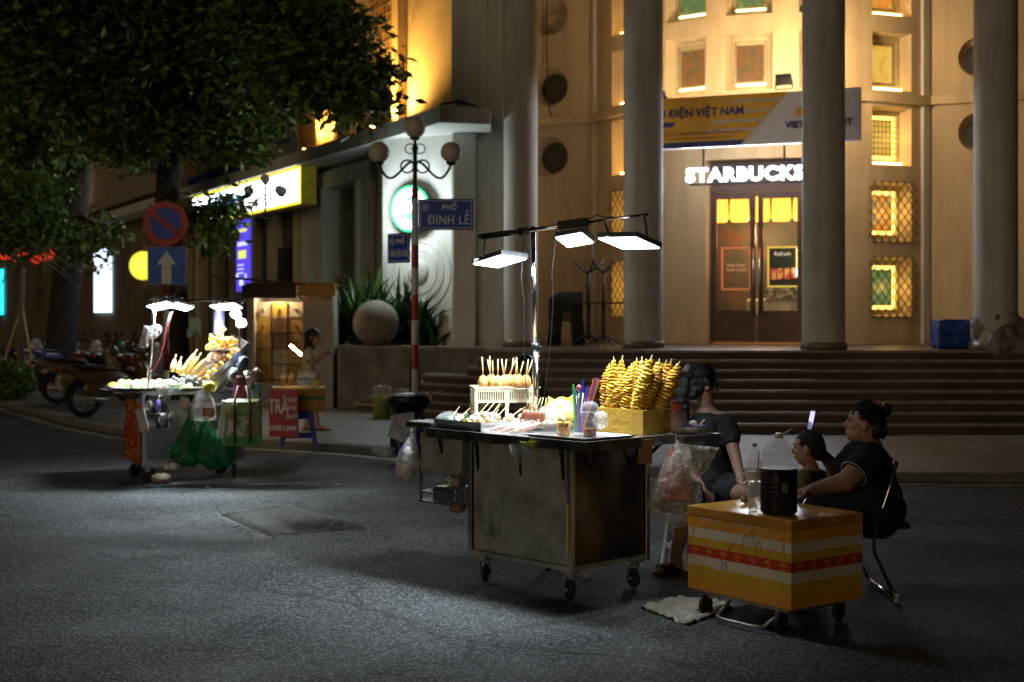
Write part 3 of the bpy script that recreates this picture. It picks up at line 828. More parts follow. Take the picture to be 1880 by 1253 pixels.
wbox(m, 3.45, 6.9, .003, .20, 4.26, 4.60)
wbox(m, 3.85, 3.995, .003, .24, 1.7, 4.27); wbox(m, 5.86, 6.0, .003, .24, 1.7, 4.27); 
m.build('window_surround', MT['plaster_white'], BL)
m = MB(); wbox(m, 4.0, 5.87, -.30, -.27, 1.7, 4.24); gw = m.build('barred_window', mat('dim_window', (.10, .11, .10), .25, var=.4, scale=1.5), BL)
m = MB()
for k in range(15):
    q = Lw(4.06+k*.125, 0, -.16); m.cone((q.x, q.y, 1.72), (q.x, q.y, 4.24), .017, seg=5)
for z in (2.1, 2.9, 3.0, 3.7): m.cone(Lw(4.0, z, -.16), Lw(5.87, z, -.16), .02, seg=5)
m.build('window_bars', mat('window_bar_paint', (.30, .31, .25), .5), gw)
m = MB(); wbox(m, 4.0, 5.0, -.21, -.19, 2.55, 2.95); wbox(m, 4.93, 4.99, -.22, -.17, 1.7, 4.24); m.build('shutter_panel', mat('grey_shutter', (.25, .26, .24), .5), gw)
# front piers between the wing and the porch
m = MB(); wc = [(-1.02, 23.9), (-.42, 23.85), (-.42, 24.4), (-1.02, 24.4)]
m.prism(wc, SW, 9.6); m.prism([(-.40, 24.05), (-.06, 24.02), (-.06, 29.7), (-.40, 29.7)], SW, ZT)
m.prism([(-.98, 23.72), (-.62, 23.70), (-.62, 23.9), (-.98, 23.9)], SW, 4.71)
m.prism([(-.42, 23.55), (-.15, 23.55), (-.15, 24.01), (-.42, 24.01)], SW, ZT)
m.build('corner_pier', MT['plaster_white'], BL)
# ornament: large round relief rings below the round sign
chn = V((-.507, -.862, 0)); chx = V((.862, -.507, 0))
def CHp(px, py):
    k = (px-940)/F; s_ = (-1.0-24.0*k)/(.862+.507*k); p = V((-1.0-.862*s_, 24.0+.507*s_, 0)); p.z = CH-(py-HZ)*p.y/F; return p
on = CHp(768, 500)
m = MB(); rt = Matrix((chx, V((0, 0, 1)), chn)).transposed()
for r_, t_ in ((.38, .010), (.52, .014), (.66, .016)):
    m.torus(on, r_, t_, rt, 40, 8)
m.ell(on, (.22, .22, .06), rt, 20, 8)
m.build('relief_ring', MT['plaster_white'], BL)
# projecting ledge / balcony slab over the wing
c1 = Lw(-1.27, 0, .8); c2 = V((-.35, 22.72, 0)); c3 = V((-.35, 24.3, 0))
m = MB(); m.prism([Lw(30, 0, -.2)[:2], Lw(30, 0, .8)[:2], c1[:2], c2[:2], c3[:2], Lw(0, 0, -.2)[:2]], LG0, LG1)
m.build('balcony_ledge', MT['plaster_white'], BL)
m = MB(); wbox(m, 7.9, 18.6, .35, -.3, 4.0, LG0-.003); m.build('shop_fascia', MT['plaster_dirty'], BL)
# shop front under the fascia: piers and dark doors
for t in (8.0, 9.9, 11.5, 13.1, 14.7, 16.4, 18.0):
    m = MB(); wbox(m, t, t+.42, .0, -.4, SW, 4.0); m.build('shop_pier', plw, BL)
m = MB(); wbox(m, 7.95, 18.5, -.25, -.3, SW, 4.0); m.build('shop_front', mat('dark_shop_glass', (.05, .045, .045), .2, var=.3, scale=2), BL)
m = MB(); wbox(m, 9.0, 9.8, -.1, -.2, SW, 3.2); m.build('shop_door', mat('dark_door_panel', (.03, .03, .03), .5), BL)
# upper storey set back behind the ledge
m = MB(); wbox(m, -.55, 70, -.45, -.8, LG1-.01, 11)
m.build('upper_wall', MT['plaster_dirty'], BL)
m = MB(); m.prism([Lw(-.55, 0, -.45)[:2], (-.42, 23.95), (-.42, 24.5), Lw(-.4, 0, -.8)[:2]], LG1-.012, 11)
m.build('upper_corner', MT['plaster_dirty'], BL)
for t in (3.0, 6.3, 7.3, 10.2, 13.4, 17):
    m = MB(); wbox(m, t, t+.30, -.25, -.45, LG1, 11); m.build('upper_pilaster', plw, BL)
m = MB(); wbox(m, 3.35, 4.6, -.35, -.42, 6.2, 10.8); uw = m.build('tall_grille_window', mat('dark_upper_window', (.02, .02, .02), .4), BL)
m = MB()
for k in range(9): m.cone(Lw(3.4+k*.15, 6.2, -.32), Lw(3.4+k*.15, 10.8, -.32), .014, seg=4)
for k in range(26): m.cone(Lw(3.35, 6.25+k*.18, -.32), Lw(4.6, 6.25+k*.18, -.32), .012, seg=4)
m.build('window_bars', mat('upper_bar', (.16, .10, .05), .5), uw)
# long stone wing further down the street
sand = blocks('sandstone_blocks', (.19, .135, .085), (.08, .06, .04), 1.1, .55, rough=.8, rot=math.atan2(fu.y, fu.x), plane='wall', var=.12)
m = MB(); slots = [(29.0-.95, 29.0+.95, 1.75, 4.05), (33.2, 34.4, 1.9, 4.1), (37, 38.6, 1.75, 4.2), (42, 43.6, 1.75, 4.2), (47.5, 49.4, 1.7, 4.3), (54, 56, 1.7, 4.3)]
prev = 18.6
for (a, b, z0, z1) in slots:
    wbox(m, prev, a, .1, -.5, SW, 5.6); wbox(m, a, b, .1, -.5, SW, z0); wbox(m, a, b, .1, -.5, z1, 5.6); prev = b
wbox(m, prev, 75, .1, -.5, SW, 5.6)
m.build('stone_wall', sand, BL)
m = MB(); wbox(m, 18.6, 70, -.35, -.45, SW, 5.5); m.build('slot_glass', mat('dark_slot_glass', (.02, .022, .03), .15, var=.3), BL)
m = MB(); wbox(m, 18.7, 75, .1, .35, 5.3, 5.62); m.build('stone_ledge', MT['plaster_dirty'], BL)
def glow(px0, px1, py0, py1, d, name, em):
    out = []
    for px in (px0, px1):
        k = (px-940)/F; q = Lw(0, 0, d); t = (k*q.y-q.x)/(fu.x-k*fu.y); out.append(t)
    Y = Lw((out[0]+out[1])/2, 0, d).y
    z0 = CH-(py1-HZ)*Y/F; z1 = CH-(py0-HZ)*Y/F
    m = MB(); wbox(m, out[0], out[1], d, d+.05, z0, z1)
    return m.build(name, em)
for (a, b, c, d_, col, s) in ((27, 34, 510, 538, (1, .3, .02), 3), (14, 18, 510, 535, (1, .03, .03), 2.5), (60, 66, 512, 533, (.08, .18, .6), 1.2), (61, 65, 484, 495, (.9, 1, 1), 6), (80, 84, 484, 492, (.9, 1, 1), 5), (62, 65, 530, 545, (.9, .1, .06), .9), (98, 103, 556, 568, (.9, .08, .05), 1.2), (143, 149, 547, 558, (.9, .08, .05), 1.2), (98, 104, 468, 500, (.04, .2, .3), .8)):
    o = glow(a, b, c, d_, -.33, 'painted_reflection', emit('reflection_glow_%d' % a, col, s)); o.location = wm(BL).inverted() @ o.location; o.parent = BL  # glowing chips painted in for coloured reflections in the slot glass

# loose cables and small fittings on the plaster
def cable(pts, r=.012):
    m = MB(); m.tube(pts, r, 5); m.build('wall_cable', MT['black_metal'], BL)
cable([P(1004, -60, 28.6), P(1003, 60, 28.6), P(1005, 130, 28.6), P(1006, 190, 28.6), P(1012, 214, 28.6)])
cable([P(998, -60, 28.5), P(997, 40, 28.5), P(999, 90, 28.5), P(996, 120, 28.5)], .008)
cable([Lw(3.0, 4.60, .03), Lw(3.2, 4.55, .03), Lw(3.3, 4.62, .05), Lw(3.36, 3.6, .05), Lw(3.36, 1.6, .05)], .012)
cable([P(808, 197, 22.4)+V((0, 0, .03)), P(838, 186, 22.6), P(862, 192, 22.7), P(886, 197, 22.8)], .02)
m = MB(); m.box(P(846, 189, 22.75), (.16, .1, .07), (0, .1, .3)); m.build('junction_box', MT['steel_old'], BL)
# ================================================================= signs and lamps on the building
# --- lit letters over the door
ink = emit('lit_letter_face', (.80, .88, 1.), 7)
bn = V((-math.sin(R(16.5)), -math.cos(R(16.5)), 0)); bx = V((0, 0, 1)).cross(bn).normalized()
sg = thing('lit_letter_sign', 'glowing white capital letters hung above the brown glass door', 'sign', tuple(P(1368, 322, 24.9)))
cpos = P(1374, 321, 24.9)
text('STARBUCKS', .33, face_mat(P(1366, 321, 24.9), bn), ink, 'lettering', sg, depth=.03, bold=.012, spacing=1.12, fit=2.06)
sgl = bpy.data.lights.new('letter_sign_glow', 'AREA'); sgl.shape = 'RECTANGLE'; sgl.size = 2.0; sgl.size_y = .3; sgl.energy = 130; sgl.color = (.75, .84, 1.)
sgo = bpy.data.objects.new('letter_sign_glow', sgl); COL.objects.link(sgo); sgo.location = P(1369, 321, 24.9)+bn*.06; sgo.rotation_euler = bn.to_track_quat('-Z', 'Y').to_euler()
m = MB(); rot = Matrix((bx, bn, V((0, 0, 1)))).transposed()
m.box(cpos+V((0, 0, -.15))-bn*.05, (2.1, .03, .03), rot)
for s in (-.8, .62): m.cone(cpos+bx*s+V((0, 0, -.1))-bn*.05, cpos+bx*s+V((0, 0, .62))-bn*.05, .02, seg=6)
m.build('hanging_frame', MT['black_metal'], sg)
# --- post banner
b0_, b1_ = V((2.2, 24.66, 0)), V((5.71, 23.2, 0))
bu = (b1_-b0_).normalized(); bnn = V((bu.y, -bu.x, 0)); BW = (b1_-b0_).length
bn2 = thing('post_banner', 'long orange and white post banner with dark blue lettering above the door', 'banner sign', tuple((b0_+b1_)/2+V((0, 0, 4.53))))
brot = Matrix((bu, bnn, V((0, 0, 1)))).transposed()
def B(s, z, d=0.): return b0_+bu*s+V((0, 0, z))+bnn*d
z0, z1 = 4.53, 5.40
m = MB(); m.box(B(BW/2, (z0+z1)/2, -.06), (BW, .10, z1-z0), brot); m.build('back_panel', mat('banner_white', (.85, .85, .85), .5, var=.06), bn2)
dsl = lambda z: 2.62-(z1-z)*.95   # slanted right edge of the orange field
org = mat('banner_orange', (.95, .50, .04), .55, var=.08)
m = MB(); m.slab([B(0, z0+.1), B(dsl(z0+.1), z0+.1), B(dsl(z1), z1), B(0, z1)], bnn, .006); m.build('orange_field', org, bn2)
nav = mat('banner_navy', (.025, .04, .20), .5)
m = MB(); m.slab([B(0, z0), B(dsl(z0), z0), B(dsl(z0+.1), z0+.1), B(0, z0+.1)], bnn, .006); m.build('navy_stripe', nav, bn2)
m = MB()
for k, (zz, l) in enumerate(((5.28, .85), (5.11, .84), (4.95, .88), (4.80, .86))):
    x1 = dsl(zz)
    m.slab([B(x1-l, zz-.022, .008), B(x1, zz-.022, .008), B(x1+.04, zz+.022, .008), B(x1-l+.06, zz+.022, .008)], bnn, .004)
m.build('white_stripe', mat('banner_stripe', (.66, .6, .5), .5), bn2)
fm = lambda s, z, d=.012: face_mat(B(s, z, d), bnn)
text('BƯU ĐIỆN VIỆT NAM', .185, fm(1.0, 5.12), nav, 'lettering', bn2, bold=.005, fit=1.72)
text('BƯU ĐIỆN QUỐC TẾ · BƯU ĐIỆN TRUNG TÂM HOÀN KIẾM', .066, fm(.95, 4.77), mat('banner_small', (.35, .14, .05), .6), 'small_lettering', bn2)
text('75 Đinh Tiên Hoàng, P. Tràng Tiền, Q. Hoàn Kiếm, TP. Hà Nội', .05, fm(1.0, 4.69), mat('banner_small2', (.35, .14, .05), .6), 'small_lettering', bn2)
m = MB(); m.slab([B(-.0, 4.90, .008), B(.62, 4.90, .008), B(.68, 4.98, .008), B(0, 4.98, .008)], bnn, .004); m.build('navy_tab', nav, bn2)
text('VIETNAM POST', .15, fm(3.12, 4.83), nav, 'lettering', bn2, bold=.006, fit=1.12)
m = MB(); m.slab([B(2.72, 5.0, .008), B(2.95, 4.93, .008), B(3.1, 5.2, .008), B(2.95, 5.12, .008), B(2.78, 5.14, .008)], bnn, .005); m.build('bird_emblem', org, bn2)
# --- floodlights standing on the banner, washing the drum wall
def flood(loc, aim, power, label, group=None, size=.28, colr=(1., .70, .36), spot=115, em=60):
    t = thing('wall_floodlight', label, 'floodlight', tuple(loc), 0, group)
    d = (V(aim)-V(loc)).normalized(); x, y, z = frame(d); rt_ = Matrix((x, y, z)).transposed()
    m = MB(); m.box(V(loc), (size, size*.7, .06), rt_, bev=.012); m.build('lamp_housing', MT['housing'], t)
    m = MB(); m.box(V(loc)+d*.034, (size*.86, size*.56, .006), rt_); m.build('lens', emit(label[:24], colr, em), t)
    m = MB(); m.cone(V(loc)-x*size*.52, V(loc)-x*size*.52-V((0, 0, .16)), .01, seg=6); m.cone(V(loc)+x*size*.52, V(loc)+x*size*.52-V((0, 0, .16)), .01, seg=6)
    m.cone(V(loc)-x*size*.52-V((0, 0, .16)), V(loc)+x*size*.52-V((0, 0, .16)), .01, seg=6); m.build('bracket', MT['black_metal'], t)
    l = bpy.data.lights.new('flood_beam', 'SPOT'); l.energy = power; l.color = colr; l.spot_size = R(spot); l.spot_blend = .7; l.shadow_soft_size = .08
    o = bpy.data.objects.new('flood_beam', l); COL.objects.link(o); o.location = V(loc)+d*.06
    o.rotation_euler = d.to_track_quat('-Z', 'Y').to_euler()
    return t
flood(B(.32, 5.47, -.15), dpt(R(33), z=6.7), 190, 'small floodlight on the left end of the orange banner behind the second column', 'floodlights on the orange banner')
flood(B(2.52, 5.62, -.12), dpt(R(2), z=6.6), 240, 'dark floodlight on the banner beside the third column', 'floodlights on the orange banner')
pg = bpy.data.lights.new('porch_flood_spill', 'SPOT'); pg.spot_size = R(172); pg.spot_blend = .3; pg.energy = 250; pg.color = (1., .66, .32); pg.shadow_soft_size = .12
pgo = bpy.data.objects.new('porch_flood_spill', pg); COL.objects.link(pgo); pgo.location = P(1511, 112, 23.7); pgo.rotation_euler = V((-.18, 1, -.28)).to_track_quat('-Z', 'Y').to_euler()
# --- balcony uplights
gold = (1., .52, .10)
def at_t(px, d):
    k = (px-940)/F; q = Lw(0, 0, d); return (k*q.y-q.x)/(fu.x-k*fu.y)
t1 = at_t(695, .1); flood(Lw(t1, LG1+.17, .1), Lw(t1-1.0, 8.8, -.42), 1700, 'gold floodlight on the ledge beside the leafy branch, above the three globe lamp', 'gold floodlights on the building ledge', .34, gold, 130, 90)
t2 = at_t(566, .1); flood(Lw(t2, LG1+.17, .1), Lw(t2-.3, 8.0, -.42), 1300, 'gold floodlight on the ledge beside the pale post board', 'gold floodlights on the building ledge', .34, gold, 130, 90)
t3 = at_t(118, .4); Yw = Lw(t3, 0, .2).y
wl_ = thing('wall_sconce', 'narrow glowing amber wall light high on the far stone wall', 'wall light', tuple(Lw(t3, 5.7, .2)))
zz0 = CH-(378-HZ)*Yw/F; zz1 = CH-(322-HZ)*Yw/F
m = MB(); wbox(m, t3-.35, t3+.35, .12, .3, zz0, zz1); m.build('glowing_face', emit('sconce_glow', (1., .62, .28), 1.6), wl_)
m = MB(); wbox(m, t3-.38, t3+.38, .11, .31, zz0-.12, zz0-.002); m.build('bracket', MT['black_metal'], wl_)
# --- tilted pale post board on the ledge
ta, tb, tm = at_t(545, .62), at_t(338, .62), at_t(462, .62)
pb_ = thing('post_board', 'tall grey and orange post board standing on the ledge behind the tree', 'sign board', tuple(Lw((ta+tb)/2, LG1, .62)))
def zat(px, py, d=.62): return CH-(py-HZ)*Lw(at_t(px, d), 0, d).y/F
def board(x0, x1, z0, z1, d0, d1, name, mt, x0b=None):
    m = MB()
    A = [Lw(at_t(x0, .62), z0, d1), Lw(at_t(x1, .62), z0, d1), Lw(at_t(x1, .62), z1, d1), Lw(at_t(x0b or x0, .62), z1, d1)]
    m.slab(A, fn, -(d1-d0)); return m.build(name, mt, pb_)
zb = LG1+.02; zt = 6.3
board(338, 545, zb, zt, .55, .62, 'back_panel', mat('board_grey', (.20, .20, .20), .6, var=.1))
board(345, 470, zb+.25, zt-.05, .622, .63, 'orange_field', mat('board_orange', (.34, .15, .05), .6, var=.1), 345)
board(345, 440, zb+.02, zb+.24, .622, .63, 'navy_stripe', nav)
m = MB(); tw = at_t(520, .62)
for k in range(5): m.slab([Lw(tw+.45-.05*k, 5.62+k*.09, .63), Lw(tw-.02-.07*k, 5.62+k*.09, .63), Lw(tw-.10-.07*k, 5.70+k*.09, .63), Lw(tw+.36-.05*k, 5.68+k*.09, .63)], fn, .01)
m.build('bird_emblem', mat('board_emblem', (.42, .22, .06), .6), pb_)
text('VIETNAM POST', .15, face_mat(Lw(tw, 5.34, .64), fn), nav, 'lettering', pb_)
# --- yellow framed light box of the shop
ya, yb = at_t(548, .75), at_t(350, .75)
yl = thing('light_box_sign', 'long glaring white light box with a yellow frame on the shop fascia', 'light box sign', tuple(Lw((ya+yb)/2, 3.95, .75)))
m = MB(); wbox(m, ya, yb, .36, .70, 3.93, 4.87-.16); m.build('yellow_box', mat('sign_yellow', (.75, .60, .03), .5), yl)
m = MB(); wbox(m, ya+.09, yb-.09, .701, .72, 4.0, 4.64); m.build('lit_face', emit('sign_white_face', (.93, .97, 1.), 6.5), yl)
m = MB()
wbox(m, ya+.005, yb, .702, .715, 3.935, 3.995); wbox(m, ya+.005, yb, .702, .715, 4.645, 4.70); wbox(m, ya+.005, ya+.085, .702, .716, 3.997, 4.643); m.build('yellow_rim', emit('sign_rim', (.95, .85, .03), 1.6), yl)
text('BƯU ĐIỆN', .5, face_mat(Lw(at_t(415, .75), 4.33, .73), fn), emit('blue_letters', (.12, .45, 1.), 2.2), 'lettering', yl, sx=1.3)
# --- violet vertical banner
va, vb = at_t(457, .08), at_t(434, .08)
vv = thing('vertical_banner', 'tall lit violet banner hanging between the shop piers under the light box', 'banner', tuple(Lw((va+vb)/2, 2.2, .1)))
zv0, zv1 = 2.25, 3.98
m = MB(); wbox(m, va, vb, .04, .08, zv0, zv1); m.build('panel', emit('violet_panel', (.10, .07, .75), 1.1), vv)
tv = (va+vb)/2
m = MB(); wbox(m, tv-.35, tv+.35, .082, .09, 3.70, 3.78); wbox(m, tv-.3, tv+.35, .082, .09, 3.05, 3.25); m.build('yellow_mark', emit('banner_mark', (.9, .9, .2), 1.), vv)
m = MB(); wbox(m, tv-.4, tv+.4, .082, .09, 3.36, 3.46)
rr = random.Random(2)
for k in range(3): wbox(m, tv-.1, tv+.4, .082, .09, 2.88-k*.1, 2.91-k*.1)
for k in range(7):
    q = tv+rr.uniform(-.4, .4); z = rr.uniform(2.3, 2.6); wbox(m, q, q+.12, .082, .09, z, z+rr.uniform(.05, .14))
m.build('white_mark', emit('banner_white_mark', (.8, .85, 1.), 1.), vv)
# --- round lit disc sign
td = 1.58
dq = CHp(763, 385)
dd = thing('round_disc_sign', 'round glowing white disc sign with green rim on the white wall', 'round sign', tuple(dq))
dcn = dq+chn*.16; rt = Matrix((chx, V((0, 0, 1)), chn)).transposed()
fn_, fu_ = fn, fu; fn, fu = chn, -chx
dl = bpy.data.lights.new('disc_sign_glow', 'POINT'); dl.shadow_soft_size = .15; dl.energy = DISCW; dl.color = (.80, .95, 1.)
dlo = bpy.data.objects.new('disc_sign_glow', dl); COL.objects.link(dlo); dlo.location = dcn+chn*.42; dlo.rotation_euler = chn.to_track_quat('-Z', 'Y').to_euler()
m = MB(); m.lathe(dcn, [(.405, -.12), (.405, 0)], 48, rot=rt); m.build('drum_case', mat('sign_case', (.06, .10, .08), .4), dd)
m = MB(); m.torus(dcn+fn*.004, .375, .028, rt, 48, 6); m.build('green_rim', emit('green_rim', (.02, .65, .16), 1.6), dd)
m = MB(); m.lathe(dcn+fn*.002, [(.35, 0), (.35, .012)], 48, rot=rt); m.build('lit_face', emit('disc_face', (.86, 1., .97), 4), dd)
m = MB()
for s in (-1, 1):
    for k in range(3):
        pts = [dcn+fn*.018+fu*s*(.10+.055*k+.012*math.sin(j*1.4+k))+V((0, 0, .16-.07*k*.3-.055*j)) for j in range(7)]
        m.tube(pts, .010, 5)
m.ell(dcn+fn*.018+V((0, 0, .16)), (.05, .06, .012), rt, 12, 6); m.lathe(dcn+fn*.018-V((0, 0, .12)), [(.09, 0), (.09, .008)], 5, rot=rt)
for s in (-1, 1): m.ell(dcn+fn*.018+fu*s*.14-V((0, 0, .1)), (.03, .12, .01), rt, 10, 6)
m.build('siren_emblem', emit('emblem_green', (.02, .45, .16), 1.2), dd)
fn, fu = fn_, fu_; rt = Matrix((fu*-1, V((0, 0, 1)), fn)).transposed()
# --- far signs on the stone wall
o = glow(175, 205, 458, 574, .14, 'lit_panel_sign', emit('white_blue_panel', (.62, .78, 1.), 2.6)); tag(o, 'tall glowing pale blue panel set in the far stone wall', 'lit sign')
o = glow(0, 6, 495, 578, .2, 'cyan_light_box', emit('cyan_box', (.03, .75, .95), 2.2)); tag(o, 'glowing cyan light box at the left edge of the street', 'lit sign')
tc_ = at_t(258, .3); yc = thing('round_yellow_sign', 'round glowing yellow sign half hidden by the blue arrow sign', 'round sign', tuple(Lw(tc_, 2.8, .3)))
cq = Lw(tc_, CH+93*Lw(tc_, 0, .3).y/F, .3)
m = MB(); rtc = Euler((R(90), 0, R(-8))).to_matrix(); cq = P(262, 488, cq.y); m.lathe(cq, [(.44, -.06), (.44, 0)], 40, rot=rtc); m.build('lit_face', emit('yellow_disc', (.92, .82, .06), 1.15), yc)
text('BƯU ĐIỆN\nHÀ NỘI', .17, face_mat(cq+V((0, -.02, 0)), V((-.14, -.99, 0))), emit('disc_ink', (.5, .6, .35), .6), 'lettering', yc)
# --- row of red lanterns by the far shop
rr = random.Random(4)
lan = []
for i in range(13):
    px = 2+i*8+rr.uniform(-2, 2); py = 468+rr.uniform(-5, 9); q = P(px, py, 55)
    t = thing('red_lantern', '', 'lantern', tuple(q), 0, 'red lanterns strung under the canopy at the far left')
    m = MB(); m.ell(q, (.24, .24, .19), seg=12, rings=8); m.build('lantern_body', emit('lantern_%d' % i, (.75, .03+.02*rr.random(), .015), .55+rr.random()*.5), t)
    m = MB(); m.lathe(q+V((0, 0, .18)), [(.08, 0), (.08, .05)], 8); m.lathe(q-V((0, 0, .23)), [(.08, 0), (.07, .05)], 8); m.build('end_cap', mat('lantern_cap_%d' % i, (.5, .3, .05), .5), t)
    lan.append(t); t['label'] = '%s red lantern from the left in the string at the far left' % ordinal(i)
# ================================================================= planter, ball, plants
pA, pB = V((-2.94, 23.9, 0)), V((-.30, 22.35, 0))
pt = thing('planter_wall', 'rough grey concrete planter wall left of the steps under the stone ball', 'wall', tuple((pA+pB)/2))
m = MB(); m.prism([pA[:2], pB[:2], (-.2, 23.5), (-1.0, 24.1), (-3.9, 29.0), (-4.2, 28.6), (-3.35, 24.6)], SW, 1.10)
m.build('wall_body', MT['concrete'], pt)
pu = (pB-pA).normalized(); pn = V((pu.y, -pu.x, 0))
m = MB(); m.prism([(pA+pn*.04)[:2], (pB+pn*.04)[:2], (pB-pn*.32)[:2], (pA-pn*.32)[:2]], 1.102, 1.15)
m.build('coping', mat('coping_stone', (.26, .24, .21), .7, var=.25, scale=4), pt)
bq = P(690, 596, 23.6)
m = MB(); m.ell((bq.x, bq.y, 1.15+.375), .385, seg=40, rings=24)
tag(m.build('stone_ball', mat('ball_stone', (.27, .215, .175), .85, var=.2, scale=5, stain=(.10, .08, .07), stain_scale=2.6, stain_amt=.8, bump=.3)), 'large round stone ball resting on the planter wall', 'stone ball')
def blades(name, label, base, n, L, spread, mats, seed, group='long leaved plants behind the stone ball', droop=1.):
    r2 = random.Random(seed); m = MB()
    for i in range(n):
        a = r2.random()*2*PI; el = R(r2.uniform(38, 86)); l = L*r2.uniform(.55, 1.05); w = r2.uniform(.028, .045)
        b = V(base)+V((r2.gauss(0, spread*.4), r2.gauss(0, spread*.3), r2.uniform(0, .35)))
        d = V((math.cos(a)*math.cos(el), math.sin(a)*math.cos(el), math.sin(el)))
        side = V((-math.sin(a), math.cos(a), 0))
        prev = None; p = b.copy(); K = 6
        mi = r2.randrange(len(mats))
        for k in range(K+1):
            t = k/K; ww = w*(1-t**2)*(.6+.8*min(1, t*4))+.001
            q = [m.v(p-side*ww), m.v(p+V((0, 0, -.3*ww))), m.v(p+side*ww)]
            if prev:
                for j in (0, 1):
                    f = m.bm.faces.new((prev[j], prev[j+1], q[j+1], q[j])); f.smooth = True; f.material_index = mi
            prev = q
            p = p+d*(l/K); d = (d+V((0, 0, -.11*droop*(1+t*1.6)))).normalized()
    t_ = thing('long_leaf_plant', label, 'plant', tuple(base), 0, group)
    m.build('leaves', mats, t_, recalc=False)
    m = MB(); 
    for i in range(5):
        x = r2.gauss(0, spread*.25); m.cone((base[0]+x, base[1]+r2.gauss(0, .1), base[2]), (base[0]+x*1.3, base[1], base[2]+.4), .035, .025, 7)
    m.build('stem', MT['bark'], t_)
plm = [mat('blade_green', (.05, .13, .025), .4, var=.35, scale=3), mat('blade_light', (.10, .20, .04), .4, var=.3, scale=3), mat('blade_dark', (.02, .055, .015), .4, var=.3, scale=3)]
blades('a', 'spiky green plant directly behind the stone ball', (-2.55, 24.7, 1.1), 150, 1.25, .55, plm, 1)
blades('b', 'spiky green plant between the kiosk roof and the barred window', (-3.25, 25.4, 1.1), 120, 1.2, .5, plm, 2)
blades('c', 'darker spiky plant just left of the red and white pole', (-1.95, 24.5, 1.1), 100, 1.1, .35, plm[2:]+plm[:1], 3)
blades('d', 'low sparse plant right of the red and white pole', (-1.55, 24.1, 1.1), 60, .95, .3, plm[2:]+plm[:1], 4)
blades('e', 'long leaved plant at the far left end of the planter', (-3.7, 27.2, 1.1), 70, 1.1, .4, plm, 5)

# ================================================================= globe street lamps
def globe_lamp(px, Y, ztop, gr_, label, arms, parts=None):
    X = (px-940)*Y/F; zb = SW
    t = thing('globe_street_lamp', label, 'street lamp', (X, Y, zb), 0, 'black globe street lamps')
    m = MB(); s = gr_/.15
    m.lathe((X, Y, 0), [(.14*s, zb), (.14*s, zb+.1), (.09*s, zb+.3), (.075*s, zb+.9), (.05*s, zb+1.0), (.04*s, ztop-1.3*s), (.055*s, ztop-1.25*s), (.035*s, ztop-1.15*s), (.03*s, ztop-.5*s), (.05*s, ztop-.45*s), (.022*s, ztop-.38*s), (.02*s, ztop-.2*s)], 14)
    m.build('post', MT['black_metal'], t)
    def globe(c):
        m = MB(); m.ell(c, gr_, seg=28, rings=18); g = m.build('globe', MTG, t)
        m = MB(); m.lathe(V(c)-V((0, 0, gr_*1.22)), [(gr_*.25, 0), (gr_*.42, gr_*.1), (gr_*.5, gr_*.3)], 14); m.build('globe_cup', MT['black_metal'], g)
    globe(V((X, Y, ztop-gr_)))
    for a in arms:
        d = V((math.cos(a), math.sin(a), 0)); c = V((X, Y, 0))
        pts = []
        for k in range(15):
            u = k/14
            rr_ = .04*s+ (.47*s)*(u**.8); zz = ztop-.62*s - .32*s*math.sin(u*PI*.93)**1.0*(.55+.45*u)+.02*s*u
            pts.append(c+d*rr_+V((0, 0, zz)))
        m = MB(); m.tube(pts, .018*s, 8)
        m.torus(c+d*.11*s+V((0, 0, ztop-.70*s)), .09*s, .013*s, Matrix((d, V((0, 0, 1)), V((d.y, -d.x, 0)))).transposed(), 18, 6)
        m.torus(c+d*.07*s+V((0, 0, ztop-.45*s)), .07*s, .009*s, Matrix((d, V((0, 0, 1)), V((d.y, -d.x, 0)))).transposed(), 14, 5)
        m.build('arm', MT['black_metal'], t)
        globe(pts[-1]+V((0, 0, gr_*1.12)))
MTG = mat('frosted_globe_unlit', (.60, .52, .46), .45, var=.06, scale=4, sss=.15)
globe_lamp(762, 20, CH+(580-215)*20/F, .15, 'black street lamp with three frosted globes above the blue street signs', (0, PI))
globe_lamp(487, 28.5, CH+(580-320)*28.5/F, .10, 'black street lamp with five small globes in front of the white light box', (R(12), R(168), R(200), R(-25)))

# ================================================================= striped pole with street name signs
X0 = (762-940)*17/F
sp_ = thing('striped_sign_pole', 'red and white banded pole carrying two blue street name plates', 'sign pole', (X0, 17, SW))
rw = [mat('pole_red', (.42, .03, .025), .4, var=.15, scale=20, stain=(.1, .03, .03), stain_amt=.4), mat('pole_white', (.62, .60, .58), .4, var=.1, scale=20, stain=(.3, .26, .22), stain_amt=.5)]
ys = [345, 365, 451, 493, 541, 588, 633, 678, 726, 772, 818]
for i in range(10):
    za = CH-(ys[i]-HZ)*17/F; zb_ = CH-(ys[i+1]-HZ)*17/F
    m = MB(); m.cone((X0, 17, max(zb_, SW)), (X0, 17, za), .043, seg=20, caps=(i in (0, 9))); m.build('painted_band', rw[i % 2], sp_)
m = MB(); m.lathe((X0, 17, SW), [(.11, 0), (.11, .02), (.05, .05)], 16); m.build('foot_plate', MT['black_metal'], sp_)
navy = mat('street_sign_blue', (.02, .075, .46), .35, var=.12, scale=6, stain=(.05, .06, .12), stain_amt=.3); wht = mat('sign_lettering', (.85, .85, .88), .4, var=.1)
